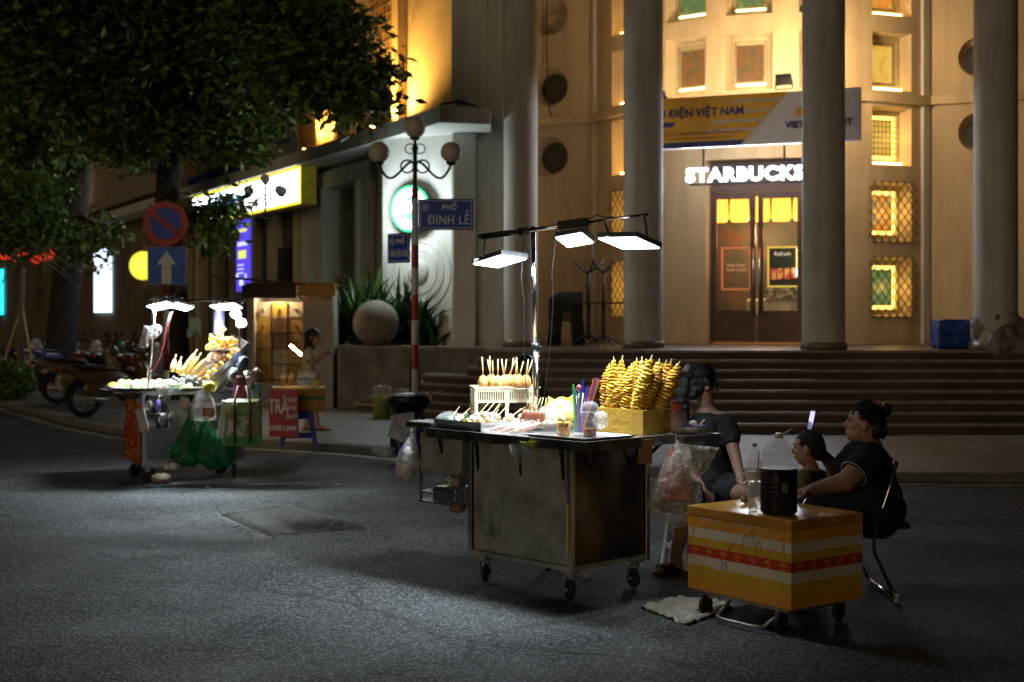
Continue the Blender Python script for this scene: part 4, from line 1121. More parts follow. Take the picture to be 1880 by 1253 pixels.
def plate(c, nrm, w, h, name_label, l1, l2, s1, s2, sx2=1.):
    x = V((0, 0, 1)).cross(V(nrm)).normalized(); n = V(nrm); rt_ = Matrix((x, n, V((0, 0, 1)))).transposed()
    m = MB(); m.box(c, (w, .012, h), rt_, bev=.003); p = m.build('name_plate', navy, sp_); p['label'] = name_label
    m = MB()
    for s in (-1, 1):
        m.box(c+x*s*(w/2-.025)+n*.008, (.006, .003, h-.05), rt_); m.box(c+V((0, 0, s*(h/2-.025)))+n*.008, (w-.056, .003, .006), rt_)
    m.build('border_line', wht, p)
    text(l1, s1, face_mat(c+n*.009+x*.04+V((0, 0, h*.22)), n), wht, 'lettering', p, depth=.002, bold=.002, spacing=1.1)
    text(l2, s2, face_mat(c+n*.009+x*w*.045+V((0, 0, -h*.19)), n), wht, 'lettering', p, depth=.002, bold=.0, fit=w*.77, spacing=1.08)
    m = MB(); e_ = c+n*.009-x*(w/2-.09)+V((0, 0, h*.22)); rt2 = Matrix((x, V((0, 0, 1)), n)).transposed()
    m.torus(e_, .042, .004, rt2, 24, 5); m.torus(e_, .022, .004, rt2, 12, 5); m.box(e_, (.05, .004, .012), rt_)
    m.build('city_emblem', wht, p)
    m = MB(); m.box(c-n*.03, (w*.2, .05, .03), rt_)
n1 = V((-.06, -1, 0)).normalized()
plate(P(819, 394, 16.95), n1, .66, .375, 'blue plate reading PHỐ ĐINH LỄ', 'PHỐ', 'ĐINH LỄ', .085, .155, .97)
n2 = V((.62, -.78, 0)).normalized(); n2 = V((-.70, -.72, 0)).normalized()
plate(P(732, 456, 17.12), n2, .40, .36, 'blue plate reading PHỐ ĐINH TIÊN HOÀNG set at an angle', 'PHỐ', 'ĐINH TIÊN HOÀNG', .075, .12, .40)
# ================================================================= traffic sign pole
X1 = (305-940)*22/F; Y1 = 22.
tp = thing('traffic_sign_pole', 'tall pole with round no parking sign over square blue arrow sign', 'traffic sign', (X1, Y1, SW))
m = MB(); 
zs = [SW, .8, 1.3, 1.8, 2.5, 3.3]
for i in range(5): m.cone((X1, Y1, zs[i]), (X1, Y1, zs[i+1]), .045, seg=14, mi=(i+1) % 2 if i < 3 else 0)
m.build('post', [mat('pole_dark_red', (.20, .02, .02), .5), rw[1]], tp)
c = P(304, 411, 21.9); rt_ = Euler((R(90), 0, 0)).to_matrix()
m = MB(); m.lathe(c, [(.345, 0), (.345, .02)], 48, rot=rt_); rs = m.build('round_sign', mat('sign_red', (.50, .04, .04), .45, var=.1), tp)
m = MB(); m.lathe(c-V((0, .012, 0)), [(.245, 0), (.245, .012)], 48, rot=rt_); m.build('blue_field', mat('sign_blue', (.02, .09, .55), .45, var=.15), rs)
m = MB(); m.box(c-V((0, .032, 0)), (.5, .008, .075), Euler((0, R(40), 0)).to_matrix()); m.build('red_bar', mat('sign_bar_red', (.50, .04, .04), .45), rs)
c = P(306.5, 488.5, 21.9)
m = MB(); m.box(c, (.60, .02, .585), bev=.008); ss = m.build('arrow_sign', mat('sign_border', (.30, .38, .55), .45), tp)
m = MB(); m.box(c-V((0, .012, 0)), (.57, .012, .555)); m.build('blue_field', mat('sign_blue2', (.02, .16, .70), .45, var=.1), ss)
m = MB(); cx, cz = c.x, c.z; yy = c.y-.020
m.slab([(cx-.075, yy, cz-.275), (cx+.075, yy, cz-.275), (cx+.075, yy, cz+.02), (cx+.15, yy, cz+.02), (cx, yy, cz+.24), (cx-.15, yy, cz+.02), (cx-.075, yy, cz+.02)], (0, -1, 0), .006)
m.build('white_arrow', mat('arrow_white', (.80, .82, .88), .45), ss)

# ================================================================= trees
rng = np.random.default_rng(11)
def tree(label, base, trunk, limbs, clusters, nleaf, lsize, mats, group='street trees', seed=1, stake=False):
    rg = np.random.default_rng(seed)
    t = thing('street_tree', label, 'tree', tuple(base), 0, group)
    m = MB()
    m.tube([p for p, r in trunk], [r for p, r in trunk], 14)
    m.build('trunk', MT['bark'], t)
    m = MB()
    for pts in limbs:
        P_ = [V(p) for p, r in pts]; m.tube(P_, [r for p, r in pts], 8)
        r2 = random.Random(int(P_[0].x*100))
        for k in range(1, len(P_)):
            for j in range(3):
                d = V((r2.gauss(0, 1), r2.gauss(0, 1), r2.gauss(.2, .7))).normalized(); q = P_[k-1].lerp(P_[k], r2.random())
                l = r2.uniform(.5, 1.4); m.tube([q, q+d*l*.5+V((0, 0, .05)), q+d*l+V((0, 0, -.05))], [.03, .018, .006], 5)
    m.build('limbs', MT['bark'], t)
    vol = sum(c[1][0]*c[1][1]*c[1][2] for c in clusters); pos = []
    for (c, rad, dens) in clusters:
        n = int(nleaf*dens*rad[0]*rad[1]*rad[2]/vol)+40
        # sub-clumps, so the outline is uneven and has gaps
        k = max(6, n//55)
        u = rg.normal(size=(k, 3)); u /= np.linalg.norm(u, axis=1)[:, None]; u *= (rg.random((k, 1))**.38)
        cc = np.array(c)+u*np.array(rad)
        idx = rg.integers(0, k, n); off = rg.normal(size=(n, 3))*np.array([.17, .17, .12])*(1+.25*max(rad))
        pos.append(cc[idx]+off)
    pos = np.concatenate(pos)
    leaf_mesh('crown', pos, 0, lsize, mats, t, rg, .42, droop=.35)
    return t
def pc(px, py, Y, rp, ry, rz, dens=1.): # cluster given by picture place and size in metres
    q = P(px, py, Y); return ((q.x, q.y, q.z), (rp, ry, rz), dens)
LM = [MT['leafA'], MT['leafC'], MT['leafB']]
# nearer tree: trunk behind the traffic signs, crown spreading to the right
bx_ = P(330, 742, 25); bx_.z = SW
tr2 = [(V((bx_.x, 25, SW)), .26), (V((bx_.x-.05, 25, 1.2)), .21), (P(322, 470, 24.8), .20), (P(308, 370, 24.6), .22), (P(312, 290, 24.4), .20), (P(330, 200, 24), .15), (P(350, 90, 23.6), .10)]
lim2 = [[(P(312, 300, 24.4), .13), (P(380, 200, 23.5), .10), (P(450, 60, 22.5), .08), (P(560, 42, 21.5), .06), (P(620, 80, 21), .04), (P(670, 150, 20.8), .02)],
        [(P(310, 300, 24.4), .11), (P(240, 200, 23.5), .09), (P(150, 100, 22.5), .06), (P(60, 60, 21), .03)],
        [(P(318, 290, 24.4), .09), (P(400, 250, 24), .06), (P(450, 255, 23.6), .03)],
        [(P(315, 370, 24.5), .05), (P(360, 395, 24.2), .03), (P(400, 400, 24), .015)],
        [(P(560, 42, 21.5), .05), (P(600, -40, 21), .03), (P(640, -90, 21), .02)]]
cl2 = [pc(330, 60, 23.5, 1.6, 1.6, 1.0), pc(440, 110, 23, .8, 1.2, 1.0), pc(250, 150, 23.5, 1.4, 1.4, .9), pc(330, 215, 23.8, 1.1, 1.1, .6), pc(425, 235, 23.6, .55, .7, .42, 1.3), pc(455, 275, 23.6, .25, .4, .2, 1.6),
       pc(250, 262, 24, .7, .8, .3), pc(500, 20, 22, 1.0, 1.2, .55), pc(590, 60, 21.2, .55, .8, .45), pc(560, 130, 21, .55, .7, .42, 1.4), pc(625, 150, 20.9, .42, .5, .40, 1.6), pc(670, 165, 20.8, .30, .4, .32, 2.),
       pc(698, 150, 20.8, .09, .2, .40, 5.), pc(706, 190, 20.7, .08, .15, .12, 9), pc(575, 185, 20.9, .30, .4, .2, 2.2), pc(640, 200, 20.9, .30, .4, .12, 3.), pc(505, 120, 21.5, .5, .6, .4), pc(530, 75, 21.5, .6, .8, .4),
       pc(635, 25, 21, .25, .5, .35), pc(655, 90, 20.9, .18, .4, .35, 1.5), pc(150, 60, 22.5, 1.6, 1.6, 1.0), pc(395, 390, 24, .34, .3, .13, 5.), pc(350, 400, 24, .2, .3, .2, 3), pc(385, 440, 24.2, .22, .3, .14, 2.2), pc(420, 370, 24, .2, .3, .08, 6.), pc(520, 165, 21.2, .3, .4, .25, 2)]
tree('leafy tree whose trunk stands behind the no parking sign, branch reaching right over the ledge', (bx_.x, 25, SW), tr2, lim2, cl2, 60000, .17, LM, seed=3)
# farther big trunk on the left
Yt = 33.; bt = P(112, 0, Yt); bt.z = SW
tr1 = [(V((bt.x, Yt, SW)), .42), (P(112, 640, Yt), .36), (P(118, 560, Yt), .33), (P(128, 470, Yt), .33), (P(132, 400, Yt), .36), (P(140, 330, Yt), .33), (P(150, 250, Yt-.5), .26), (P(150, 120, Yt-1), .18)]
lim1 = [[(P(128, 400, Yt), .20), (P(95, 360, Yt-.5), .16), (P(60, 335, Yt-1), .12), (P(20, 290, Yt-2), .06)], [(P(140, 330, Yt), .2), (P(180, 240, Yt-1), .12), (P(220, 150, Yt-2), .06)],
        [(P(128, 390, Yt), .08), (P(170, 410, Yt-.6), .05), (P(205, 425, Yt-1), .02)], [(P(150, 250, Yt-.5), .14), (P(60, 160, Yt-2), .08), (P(10, 100, Yt-3), .04)]]
cl1 = [pc(60, 170, Yt-3, 2.0, 2, 1.6), pc(160, 120, Yt-3, 1.8, 2, 1.6), pc(40, 300, Yt-2, 1.1, 1.2, .7), pc(110, 250, Yt-2, 1.3, 1.2, .8), pc(200, 230, Yt-2, .9, 1, .8), pc(30, 40, Yt-5, 1.8, 2, 1.1), pc(235, 280, Yt-1, .5, .6, .4, 1.4),
       pc(160, 435, Yt-1, .5, .5, .28, 2), pc(200, 430, Yt-1, .38, .5, .33, 2.4), pc(180, 480, Yt-1, .2, .3, .12, 3), pc(135, 465, Yt-1.3, .35, .4, .2, 2), pc(75, 400, Yt-1.5, .5, .5, .3, 1.5)]
tree('big old tree with thick dark trunk left of the glowing blue panel', (bt.x, Yt, SW), tr1, lim1, cl1, 22000, .20, LM, seed=4)
# young staked tree
Ys = 28.; b3 = P(36, 0, Ys); b3.z = SW
tr3 = [(V((b3.x, Ys, SW)), .075), (P(38, 560, Ys), .06), (P(42, 490, Ys), .05)]
lim3 = [[(P(42, 490, Ys), .035), (P(60, 460, Ys), .025), (P(95, 420, Ys), .012)], [(P(40, 490, Ys), .035), (P(15, 455, Ys), .02), (P(-15, 420, Ys), .01)], [(P(42, 488, Ys), .03), (P(38, 430, Ys), .015), (P(40, 380, Ys), .008)]]
cl3 = [pc(60, 400, Ys, .55, .6, .35), pc(20, 380, Ys, .7, .7, .5), pc(90, 410, Ys, .3, .4, .22, 1.4), pc(20, 440, Ys, .5, .5, .3, 1.2), pc(0, 340, Ys, .5, .6, .4), pc(70, 350, Ys, .5, .6, .3)]
mats3 = [mat('young_leaf', (.12, .28, .07), .45, var=.4, scale=2), MT['leafA']]
t3_ = tree('slim young tree with pale stem tied to stakes at the left edge', (b3.x, Ys, SW), tr3, lim3, cl3, 6500, .14, mats3, seed=5)
for ch in t3_.children:
    if ch.name.startswith(('trunk', 'limbs')): ch.data.materials[0] = mat('pale_bark', (.20, .17, .15), .8, var=.3, scale=10)
m = MB()
for px0 in (-5, 75): m.cone((P(px0, 0, Ys).x, Ys-.2, SW), P(40, 560, Ys), .022, seg=6)
m.build('stake', MT['wood_stick'], t3_)
# clipped bush
q = P(12, 0, 26.5); rg = np.random.default_rng(9)
u = rg.normal(size=(5200, 3)); u /= np.linalg.norm(u, axis=1)[:, None]; u *= rg.random((5200, 1))**.3
pos = np.array([q.x, 26.5, .42])+u*np.array([.52, .6, .40])+rg.normal(size=(5200, 3))*.03
pos = pos[pos[:, 2] > SW]
bu_ = thing('clipped_bush', 'low rounded green bush on the pavement at the left edge', 'bush', (q.x, 26.5, SW))
leaf_mesh('foliage', pos, 0, .075, [MT['leafA'], mats3[0]], bu_, rg, .5)
m = MB(); 
for k in range(6): m.tube([(q.x+.1*math.cos(k), 26.5+.1*math.sin(k), SW), (q.x+.35*math.cos(k), 26.5+.35*math.sin(k), .5)], [.02, .01], 5)
m.build('stem', MT['bark'], bu_)

# ================================================================= motor scooters
def scooter(label, paint, loc, rz, seat=(.02, .02, .02), group='motorbikes parked along the pavement', plate_on=True, lite=False):
    t = thing('motor_scooter', label, 'motorbike', loc, rz, group)
    pm = mat('scooter_paint', paint, .3, var=.08, coat=.5); sg_ = 14 if lite else 26
    for nm, x in (('rear_wheel', 0.), ('front_wheel', 1.24)):
        rt_ = Euler((R(90), 0, 0)).to_matrix()
        m = MB(); m.torus((x, 0, .28), .235, .045, rt_, sg_, 8); w = m.build(nm, MT['rubber'], t, world=False)
        m = MB(); m.torus((0, 0, .28), .19, .014, rt_, sg_, 6)
        for k in range(8):
            a = k*PI/4; m.cone((.03*math.cos(a), 0, .28+.03*math.sin(a)), (.185*math.cos(a), 0, .28+.185*math.sin(a)), .009, seg=5)
        m.cone((0, -.05, .28), (0, .05, .28), .04, seg=12); r_ = m.build('rim', MT['steel'], None); r_.parent = w; r_.location = V((0, 0, .28))-V((0, 0, .28))+V((0, 0, r_.location.z-w.location.z))
    m = MB()
    m.ell((.30, 0, .60), (.52, .13, .14), (0, R(7), 0), 16, 10); m.ell((-.12, 0, .70), (.30, .10, .075), (0, R(16), 0), 14, 8); m.ell((.25, 0, .45), (.30, .12, .16), None, 14, 8)
    m.ell((.72, 0, .36), (.30, .13, .06), None, 14, 8); m.ell((.98, 0, .62), (.10, .19, .32), (0, R(-22), 0), 14, 10); m.ell((.93, 0, .92), (.13, .12, .10), (0, R(-10), 0), 14, 8)
    m.build('body', pm, t, world=False)
    m = MB(); m.ell((.12, 0, .755), (.42, .125, .055), (0, R(4), 0), 16, 8); m.build('seat', mat('scooter_seat', seat, .5), t, world=False)
    m = MB(); m.torus((1.24, 0, .28), .30, .03, Euler((R(90), 0, 0)).to_matrix(), 12, 6, a0=R(20), a1=R(150)); m.build('front_mudguard', pm, t, world=False)
    m = MB(); m.torus((0, 0, .28), .30, .03, Euler((R(90), 0, 0)).to_matrix(), 12, 6, a0=R(60), a1=R(190)); m.build('rear_mudguard', MT['rubber'], t, world=False)
    m = MB(); m.tube([(.9, .34, 1.02), (.93, .2, 1.0), (.93, 0, .96), (.93, -.2, 1.0), (.9, -.34, 1.02)], .016, 8); m.build('handlebar', MT['black_metal'], t, world=False)
    for s in (-1, 1):
        m = MB(); m.tube([(.93, s*.22, 1.0), (.97, s*.26, 1.14)], .006, 5); m.ell((.98, s*.28, 1.17), (.02, .055, .038)); m.build('mirror', MT['black_metal'], t, world=False)
    for s in (-1, 1):
        m = MB(); m.cone((1.22, s*.07, .28), (.98, s*.06, .72), .02, seg=8); m.build('fork', MT['steel'], t, world=False)
    m = MB(); m.cone((-.18, -.13, .30), (.35, -.12, .26), .05, .035, 10); m.build('exhaust', MT['steel_old'], t, world=False)
    m = MB(); m.ell((-.42, 0, .73), (.05, .09, .035)); m.build('tail_light', mat('tail_red', (.25, .01, .01), .25), t, world=False)
    m = MB(); m.ell((1.04, 0, .90), (.04, .08, .07)); m.build('headlight', mat('headlamp', (.5, .5, .5), .1), t, world=False)
    m = MB(); m.box((-.40, 0, .50), (.008, .18, .14), (0, R(-18), 0)); m.build('number_plate', mat('plate_cream', (.55, .52, .42), .35, var=.2, scale=25), t, world=False)
    m = MB(); m.cone((.35, .1, .3), (.28, .32, .02), .012, seg=6); m.build('side_stand', MT['black_metal'], t, world=False)
    return t
a1_ = G(105, 742, SW); a2_ = G(155, 767, SW)
scooter('older cream and black scooter, left of the two bikes nearest the kerb', (.22, .17, .11), tuple(a1_), R(28))
scooter('brown panelled scooter with lit number plate, nearest bike to the kerb', (.13, .07, .035), tuple(a2_), R(40))
rr = random.Random(8)
cols_ = [((.03, .03, .035), 'black'), ((.50, .50, .52), 'white'), ((.06, .08, .2), 'dark blue'), ((.35, .34, .33), 'silver'), ((.02, .02, .02), 'glossy black'), ((.05, .05, .05), 'charcoal'), ((.02, .09, .05), 'dark green'), ((.2, .03, .03), 'dark red'), ((.4, .4, .42), 'pale grey')]
for i, (c_, nm) in enumerate(cols_):
    px = [22, 52, 82, 150, 172, 192, 212, 232, 256][i]; Y = 33-.35*i if i < 3 else 30.5-.55*(i-3)
    scooter('%s scooter, %s from the left in the row of bikes against the stone wall' % (nm, ordinal(i)), c_, ((px-940)*Y/F, Y, SW), R(rr.uniform(60, 100)), lite=True)
# ================================================================= kiosk
kc = G(470, 752, SW); KX0 = (462-940)*23.9/F; KX1 = -3.0
K = thing('street_kiosk', 'white walled street kiosk with yellow cartons stacked inside its glass front', 'kiosk', ((KX0+KX1)/2, 24.1, SW))
kw = mat('kiosk_white_panel', (.40, .36, .31), .6, var=.12, scale=2, stain=(.2, .15, .1), stain_amt=.4)
kz = 2.02
m = MB(); m.box(((KX0+KX1)/2, 25.3, SW+kz/2), (KX1-KX0, .06, kz)); m.box((KX0+.03, 24.55, SW+kz/2), (.05, 1.44, kz)); m.build('back_wall', kw, K)
m = MB(); m.box((KX1-.26, 23.85, SW+kz/2), (.50, .08, kz)); m.box((KX1-.03, 24.55, SW+kz/2), (.06, 1.3, kz)); m.build('front_panel', kw, K)
m = MB(); m.box(((KX0+KX1)/2, 24.5, SW+kz+.06), (KX1-KX0+.10, 1.75, .05)); m.box((-4.05, 23.62, SW+kz-.06), (.9, .06, .22)); m.build('roof', mat('kiosk_roof', (.06, .025, .02), .6, var=.2), K)
m = MB(); m.box((-3.25, 23.60, SW+kz-.03), (.62, .09, .20)); m.build('roof_sign', mat('kiosk_orange', (.45, .20, .03), .6, var=.15, scale=6), K)
m = MB(); m.box((KX0+.12, 24.1, SW+kz+.14), (1.6, 1.2, .03), (0, R(5), 0)); m.build('awning', mat('awning_brown', (.10, .045, .03), .6), K)
m = MB(); m.box(((KX0+KX1)/2-.24, 23.83, SW+.22), (KX1-KX0-.56, .05, .42)); m.build('lower_panel', mat('kiosk_poster_panel', (.28, .26, .25), .5, var=.3, scale=9), K)
m = MB(); m.box(((KX0+KX1)/2-.10, 23.84, SW+1.33), (.98, .012, 1.2)); m.build('glass_front', film('kiosk_glass', (.5, .5, .5), .05, .08, .05, 3), K)
rr = random.Random(12); ck = [mat('carton_a', (.42, .23, .06), .7, var=.15), mat('carton_b', (.52, .32, .05), .7, var=.15), mat('carton_c', (.35, .18, .07), .7, var=.2), mat('carton_d', (.55, .45, .3), .7, var=.2)]
n_ = 0
rowsn = ['lowest', 'second', 'third', 'fourth', 'fifth', 'topmost']
coln = ['left', 'second', 'third', 'right']
for r_ in range(6):
    for c_ in range(4):
        x = KX0+.18+c_*.27; z = SW+.34+r_*.265
        m = MB(); m.box((x+rr.uniform(-.006, .006), 24.2+rr.uniform(-.06, .05), z), (.245+rr.uniform(0, .01), .3, .245+rr.uniform(0, .012)), bev=.006); m.box((x, 24.02, z+.0), (.05, .1, .04)); o = m.build('carton', ck[rr.randrange(4)])
        tag(o, 'carton in the %s layer of the %s stack inside the kiosk' % (rowsn[r_], coln[c_]), 'carton', 'cartons stacked in the kiosk')
li = bpy.data.lights.new('kiosk_lamp', 'POINT'); li.energy = 32; li.color = (1, .78, .5); li.shadow_soft_size = .05
lo = bpy.data.objects.new('kiosk_lamp', li); COL.objects.link(lo); lo.location = (-3.95, 23.98, SW+kz-.12)
m = MB(); m.cone((-4.15, 24.0, SW+kz-.06), (-3.75, 24.0, SW+kz-.06), .02, seg=8); m.build('tube_lamp', emit('kiosk_tube', (1, .85, .6), 8), K)

# ================================================================= tea stall
tb = G(545, 822, SW); Z0 = SW
def stool(label, c, w, h, mt, rz=0., group=None, name='plastic_stool'):
    t = thing(name, label, 'stool', tuple(c), rz, group)
    m = MB(); m.box((0, 0, h-.02), (w*.80, w*.80, .035), bev=.012); m.build('seat', mt, t, world=False)
    for sx in (-1, 1):
        for sy in (-1, 1):
            m = MB(); m.bm.verts.ensure_lookup_table()
            a = V((sx*w*.34, sy*w*.34, h-.03)); b = V((sx*w*.47, sy*w*.47, .0))
            m.cone(b, a, .022, .030, 6, smooth=False); m.build('leg', mt, t, world=False)
    m = MB()
    for s in (-1, 1):
        m.box((0, s*w*.43, h*.30), (w*.78, .015, .035)); m.box((s*w*.43, 0, h*.30), (.015, w*.78, .035))
        m.box((0, s*w*.36, h*.86), (w*.66, .015, .06)); m.box((s*w*.36, 0, h*.86), (.015, w*.66, .06))
    m.build('cross_rail', mt, t, world=False)
    return t
bp_ = mat('stool_blue', (.05, .08, .42), .4, var=.1)
sc = V((tb.x-.01, tb.y+.2, SW))
stool('tall blue plastic stool under the orange foam box of the tea stall', sc, .42, .42, bp_, R(10))
foamo = mat('foam_box_orange', (.40, .20, .03), .55, var=.12, scale=6)
tbx = thing('foam_box', 'orange foam box with a green stripe standing on the blue stool', 'foam box', (sc.x, sc.y, SW+.42), R(10))
zt_ = SW+.42
m = MB(); m.box((.0, 0, .13), (.60, .42, .26), bev=.012); m.build('box_body', foamo, tbx, world=False)
m = MB(); m.box((0, 0, .275), (.62, .44, .03), bev=.008); m.build('lid', mat('foam_lid', (.60, .42, .06), .5, var=.15), tbx, world=False)
m = MB(); m.box((0, 0, .17), (.606, .426, .04)); m.build('green_stripe', mat('green_tape', (.02, .20, .04), .5), tbx, world=False)
# red tea sign
q = P(521, 759, 16.62); sg2 = thing('tea_sign', 'red sign board with white lettering leaning on the foam box', 'sign', tuple(q))
sn = V((-.25, -1, .0)).normalized(); sx_ = V((0, 0, 1)).cross(sn).normalized(); rt_ = Matrix((sx_, sn, V((0, 0, 1)))).transposed()
m = MB(); m.box(q, (.365, .012, .56), rt_, bev=.003); m.build('board', mat('sign_board_red', (.38, .015, .02), .45, var=.1), sg2)
sw_ = mat('sign_white_ink', (.68, .66, .66), .5)
text('TRÀ', .235, face_mat(q+sx_*-.065+V((0, 0, .07))+sn*.008, sn), sw_, 'lettering', sg2, depth=.002, bold=.005, sx=.56)
for w_, dz in (('ĐÀO', .155), ('TẮC', .06), ('QUẤT', -.04)): text(w_, .062, face_mat(q+sx_*.108+V((0, 0, dz))+sn*.008, sn), sw_, 'lettering', sg2, depth=.002, bold=.002, sx=.9)
text('LAVIE LẠNH', .078, face_mat(q+sx_*-.005+V((0, 0, -.175))+sn*.008, sn), sw_, 'lettering', sg2, depth=.002, bold=.003, sx=.78)
def cup(label, c, h, r, fill, fcol, group=None, dome=True, straw=None, mint=False, mtc=None):
    t = thing('plastic_cup', label, 'cup', tuple(c), 0, group)
    m = MB(); m.lathe(c, [(r*.70, 0), (r*.74, h*.3), (r*.92, h*.8), (r, h)], 20, cap1=False)
    if dome: m.lathe(V(c)+V((0, 0, h)), [(r*1.06, 0), (r*1.04, .012), (r*.95, r*.5), (r*.65, r*.95), (r*.25, r*1.12)], 20, cap0=False)
    m.build('cup_wall', mtc or MT['cup'], t)
    m = MB(); m.lathe(V(c)+V((0, 0, .003)), [(r*.67, 0), (r*.71, h*.3), (r*(.67+.25*fill), h*fill)], 20); m.build('drink', mat('drink', fcol, .15, var=.25, scale=20, sss=.3), t)
    if dome:
        m = MB(); m.torus(V(c)+V((0, 0, h)), r*1.04, .003, None, 24, 6); m.build('lid_rim', MT['cup'], t)
    if mint:
        m = MB(); 
        for k in range(5): m.ell(V(c)+V((.012*math.cos(k*2)-.0, -r*.68, h*fill*.9+.01*math.sin(k*1.7))), (.014, .004, .008), (0, k, 0), 8, 5)
        m.build('mint_leaf', mat('mint', (.02, .09, .01), .5), t)
    if straw:
        m = MB(); m.cone(V(c)+V((0, 0, h*.5)), V(c)+V((straw[0], 0, h+straw[1])), .005, seg=8); m.build('straw', mat('straw', straw[2], .4), t)
    return t
fz = SW+.42+.292
for k, (px, lab) in enumerate(((518, 'taller cup of orange tea with a yellow straw, left on the foam box'), (532, 'second cup of orange tea, beside the water bottles on the foam box'))):
    cup(lab, ((px-940)*16.9/F, 16.98, fz), .115, .037, .85, (.85, .38, .02), 'cups of orange tea on the foam box', True, (.0, .12, (.8, .5, .05)))
def bottle(label, c, h, r, liq, lcol, cap, group=None, name='water_bottle', ribs=True, label_col=None):
    t = thing(name, label, 'bottle', tuple(c), 0, group)
    pr = [(r*.86, 0), (r, h*.03)]
    for k in range(6 if ribs else 1):
        z = h*(.08+.09*k); pr += [(r, z), (r*.95, z+h*.02), (r, z+h*.04)]
    pr += [(r, h*.66), (r*.86, h*.76), (r*.50, h*.88), (r*.27, h*.93), (r*.27, h*.95)]
    m = MB(); m.lathe(c, pr, 24, cap1=False); m.build('bottle_wall', MT['cup'], t)
    m = MB(); m.lathe(V(c)+V((0, 0, h*.945)), [(r*.33, 0), (r*.33, h*.055)], 16); m.build('cap', cap, t)
    if liq:
        m = MB(); m.lathe(V(c)+V((0, 0, .004)), [(r*.84, 0), (r*.93, h*.03), (r*.93, h*liq)], 24); m.build('liquid', lcol, t)
    if label_col:
        m = MB(); m.lathe(V(c)+V((0, 0, h*.34)), [(r*1.01, 0), (r*1.01, h*.2)], 24, cap0=False, cap1=False); m.build('paper_band', label_col, t)
    return t
wcap = mat('cap_blue', (.08, .25, .5), .35); wl2 = mat('bottle_band', (.35, .42, .65), .45, var=.3, scale=40); wat = film('water', (.7, .8, .85), .35, .03, .1, 8)
k_ = 0
for i in range(4):
    for j in range(2):
        bottle('%s small water bottle in the %s row on the foam box' % (ordinal(i), ('front', 'back')[j]), ((548+i*8.6-940)*16.9/F, 16.96+j*.10, fz), .20, .027, .55, wat, wcap, 'small water bottles on the foam box', label_col=wl2)
m = MB(); q = P(582, 706, 16.9); m.ell((q.x, 16.95, fz+.04), (.045, .03, .04)); m.ell((q.x+.02, 16.95, fz+.065), (.018, .02, .03), (0, .6, 0)); tag(m.build('orange_pouch', mat('pouch', (.75, .40, .02), .5)), 'small orange pouch at the right end of the foam box', 'pouch')
# glowing lamp stick
q0, q1 = P(533, 634, 17.2), P(553, 652, 17.2)
ls = thing('stick_lamp', 'slanted glowing lamp stick on a thin stand above the tea cups', 'lamp', (q1.x+.05, 17.2, fz))
m = MB(); m.cone(q0, q1, .016, seg=10); m.build('lamp_tube', emit('stick_glow', (1, .72, .32), 90), ls)
m = MB(); m.tube([q1, q1+V((.08, 0, -.08)), (q1.x+.14, 17.2, q1.z-.14), (q1.x+.16, 17.2, fz)], .008, 6); m.build('stand', MT['black_metal'], ls)

# ================================================================= odds and ends
# basket of limes at the foot of the steps
q = G(704, 750, SW); q.y = 21.9; q.x = (704-940)*21.9/F
gb = thing('lime_basket', 'bin of limes with clear plastic bags on top at the foot of the steps', 'basket', (q.x, 21.6, SW))
m = MB(); m.lathe((q.x, 21.6, SW), [(.13, 0), (.15, .30), (.155, .31)], 20, cap1=False); m.build('basket_wall', mat('lime_net', (.30, .34, .10), .6, var=.45, scale=14), gb)
m = MB(); rr = random.Random(6)
for k in range(30): m.ell((q.x+rr.gauss(0, .06), 21.6+rr.gauss(0, .06), SW+.29+rr.random()*.04), .03, seg=8, rings=6)
m.build('limes', mat('lime', (.32, .42, .08), .4), gb)
m = MB(); m.ell((q.x-.05, 21.6, SW+.40), (.10, .10, .10), None, 14, 9, noise=.15); m.ell((q.x+.07, 21.6, SW+.38), (.09, .09, .12), None, 14, 9, noise=.18); m.build('plastic_bag', MT['film_thick'], gb)
# blue stool with brazier behind the big cart
c_ = G(742, 838, SW); c_.y = 15.9; c_.x = (752-940)*15.9/F
stool('blue plastic stool half hidden behind the left tray of the large cart', c_, .32, .40, bp_, .3)
bz = thing('black_brazier', 'black round brazier with a grill on the blue stool by the striped pole', 'brazier', (c_.x, c_.y, SW+.4))
m = MB(); m.lathe(c_+V((0, 0, .4)), [(.10, 0), (.13, .05), (.24, .18), (.25, .26), (.22, .27)], 24, cap1=True); m.build('pan_body', MT['black_metal'], bz)
m = MB()
for k in range(9): m.cone(c_+V((-.2, -.2+.05*k, .685)), c_+V((.2, -.2+.05*k, .685)), .006, seg=5)
m.cone(c_+V((.2, 0, .66)), c_+V((.42, 0, .74)), .014, seg=6); m.build('grill_rack', MT['steel_old'], bz)
m = MB(); cl_ = [P(722, 762, 15.6), P(760, 756, 15.6), P(765, 790, 15.55), P(740, 812, 15.5), P(712, 800, 15.6)]; m.slab(cl_, (0, -1, 0), .02)
for v_ in m.bm.verts: v_.co += V((0, random.uniform(-.04, .04), random.uniform(-.01, .01)))
tag(m.build('grey_rag', mat('rag', (.34, .32, .30), .9, var=.3, scale=20)), 'grey rag draped over the edge of the black brazier', 'cloth')
q = G(736, 836, SW); jar = thing('black_pot', 'small dark pot on the kerb below the grey rag', 'pot', (q.x, q.y, SW))
m = MB(); m.lathe(q, [(.09, 0), (.12, .04), (.125, .18), (.09, .24)], 18, cap1=True); m.build('pot_body', MT['black_metal'], jar)
m = MB(); m.lathe(q+V((0, 0, .24)), [(.06, 0), (.06, .12)], 14); m.build('pot_neck', MT['steel_old'], jar)
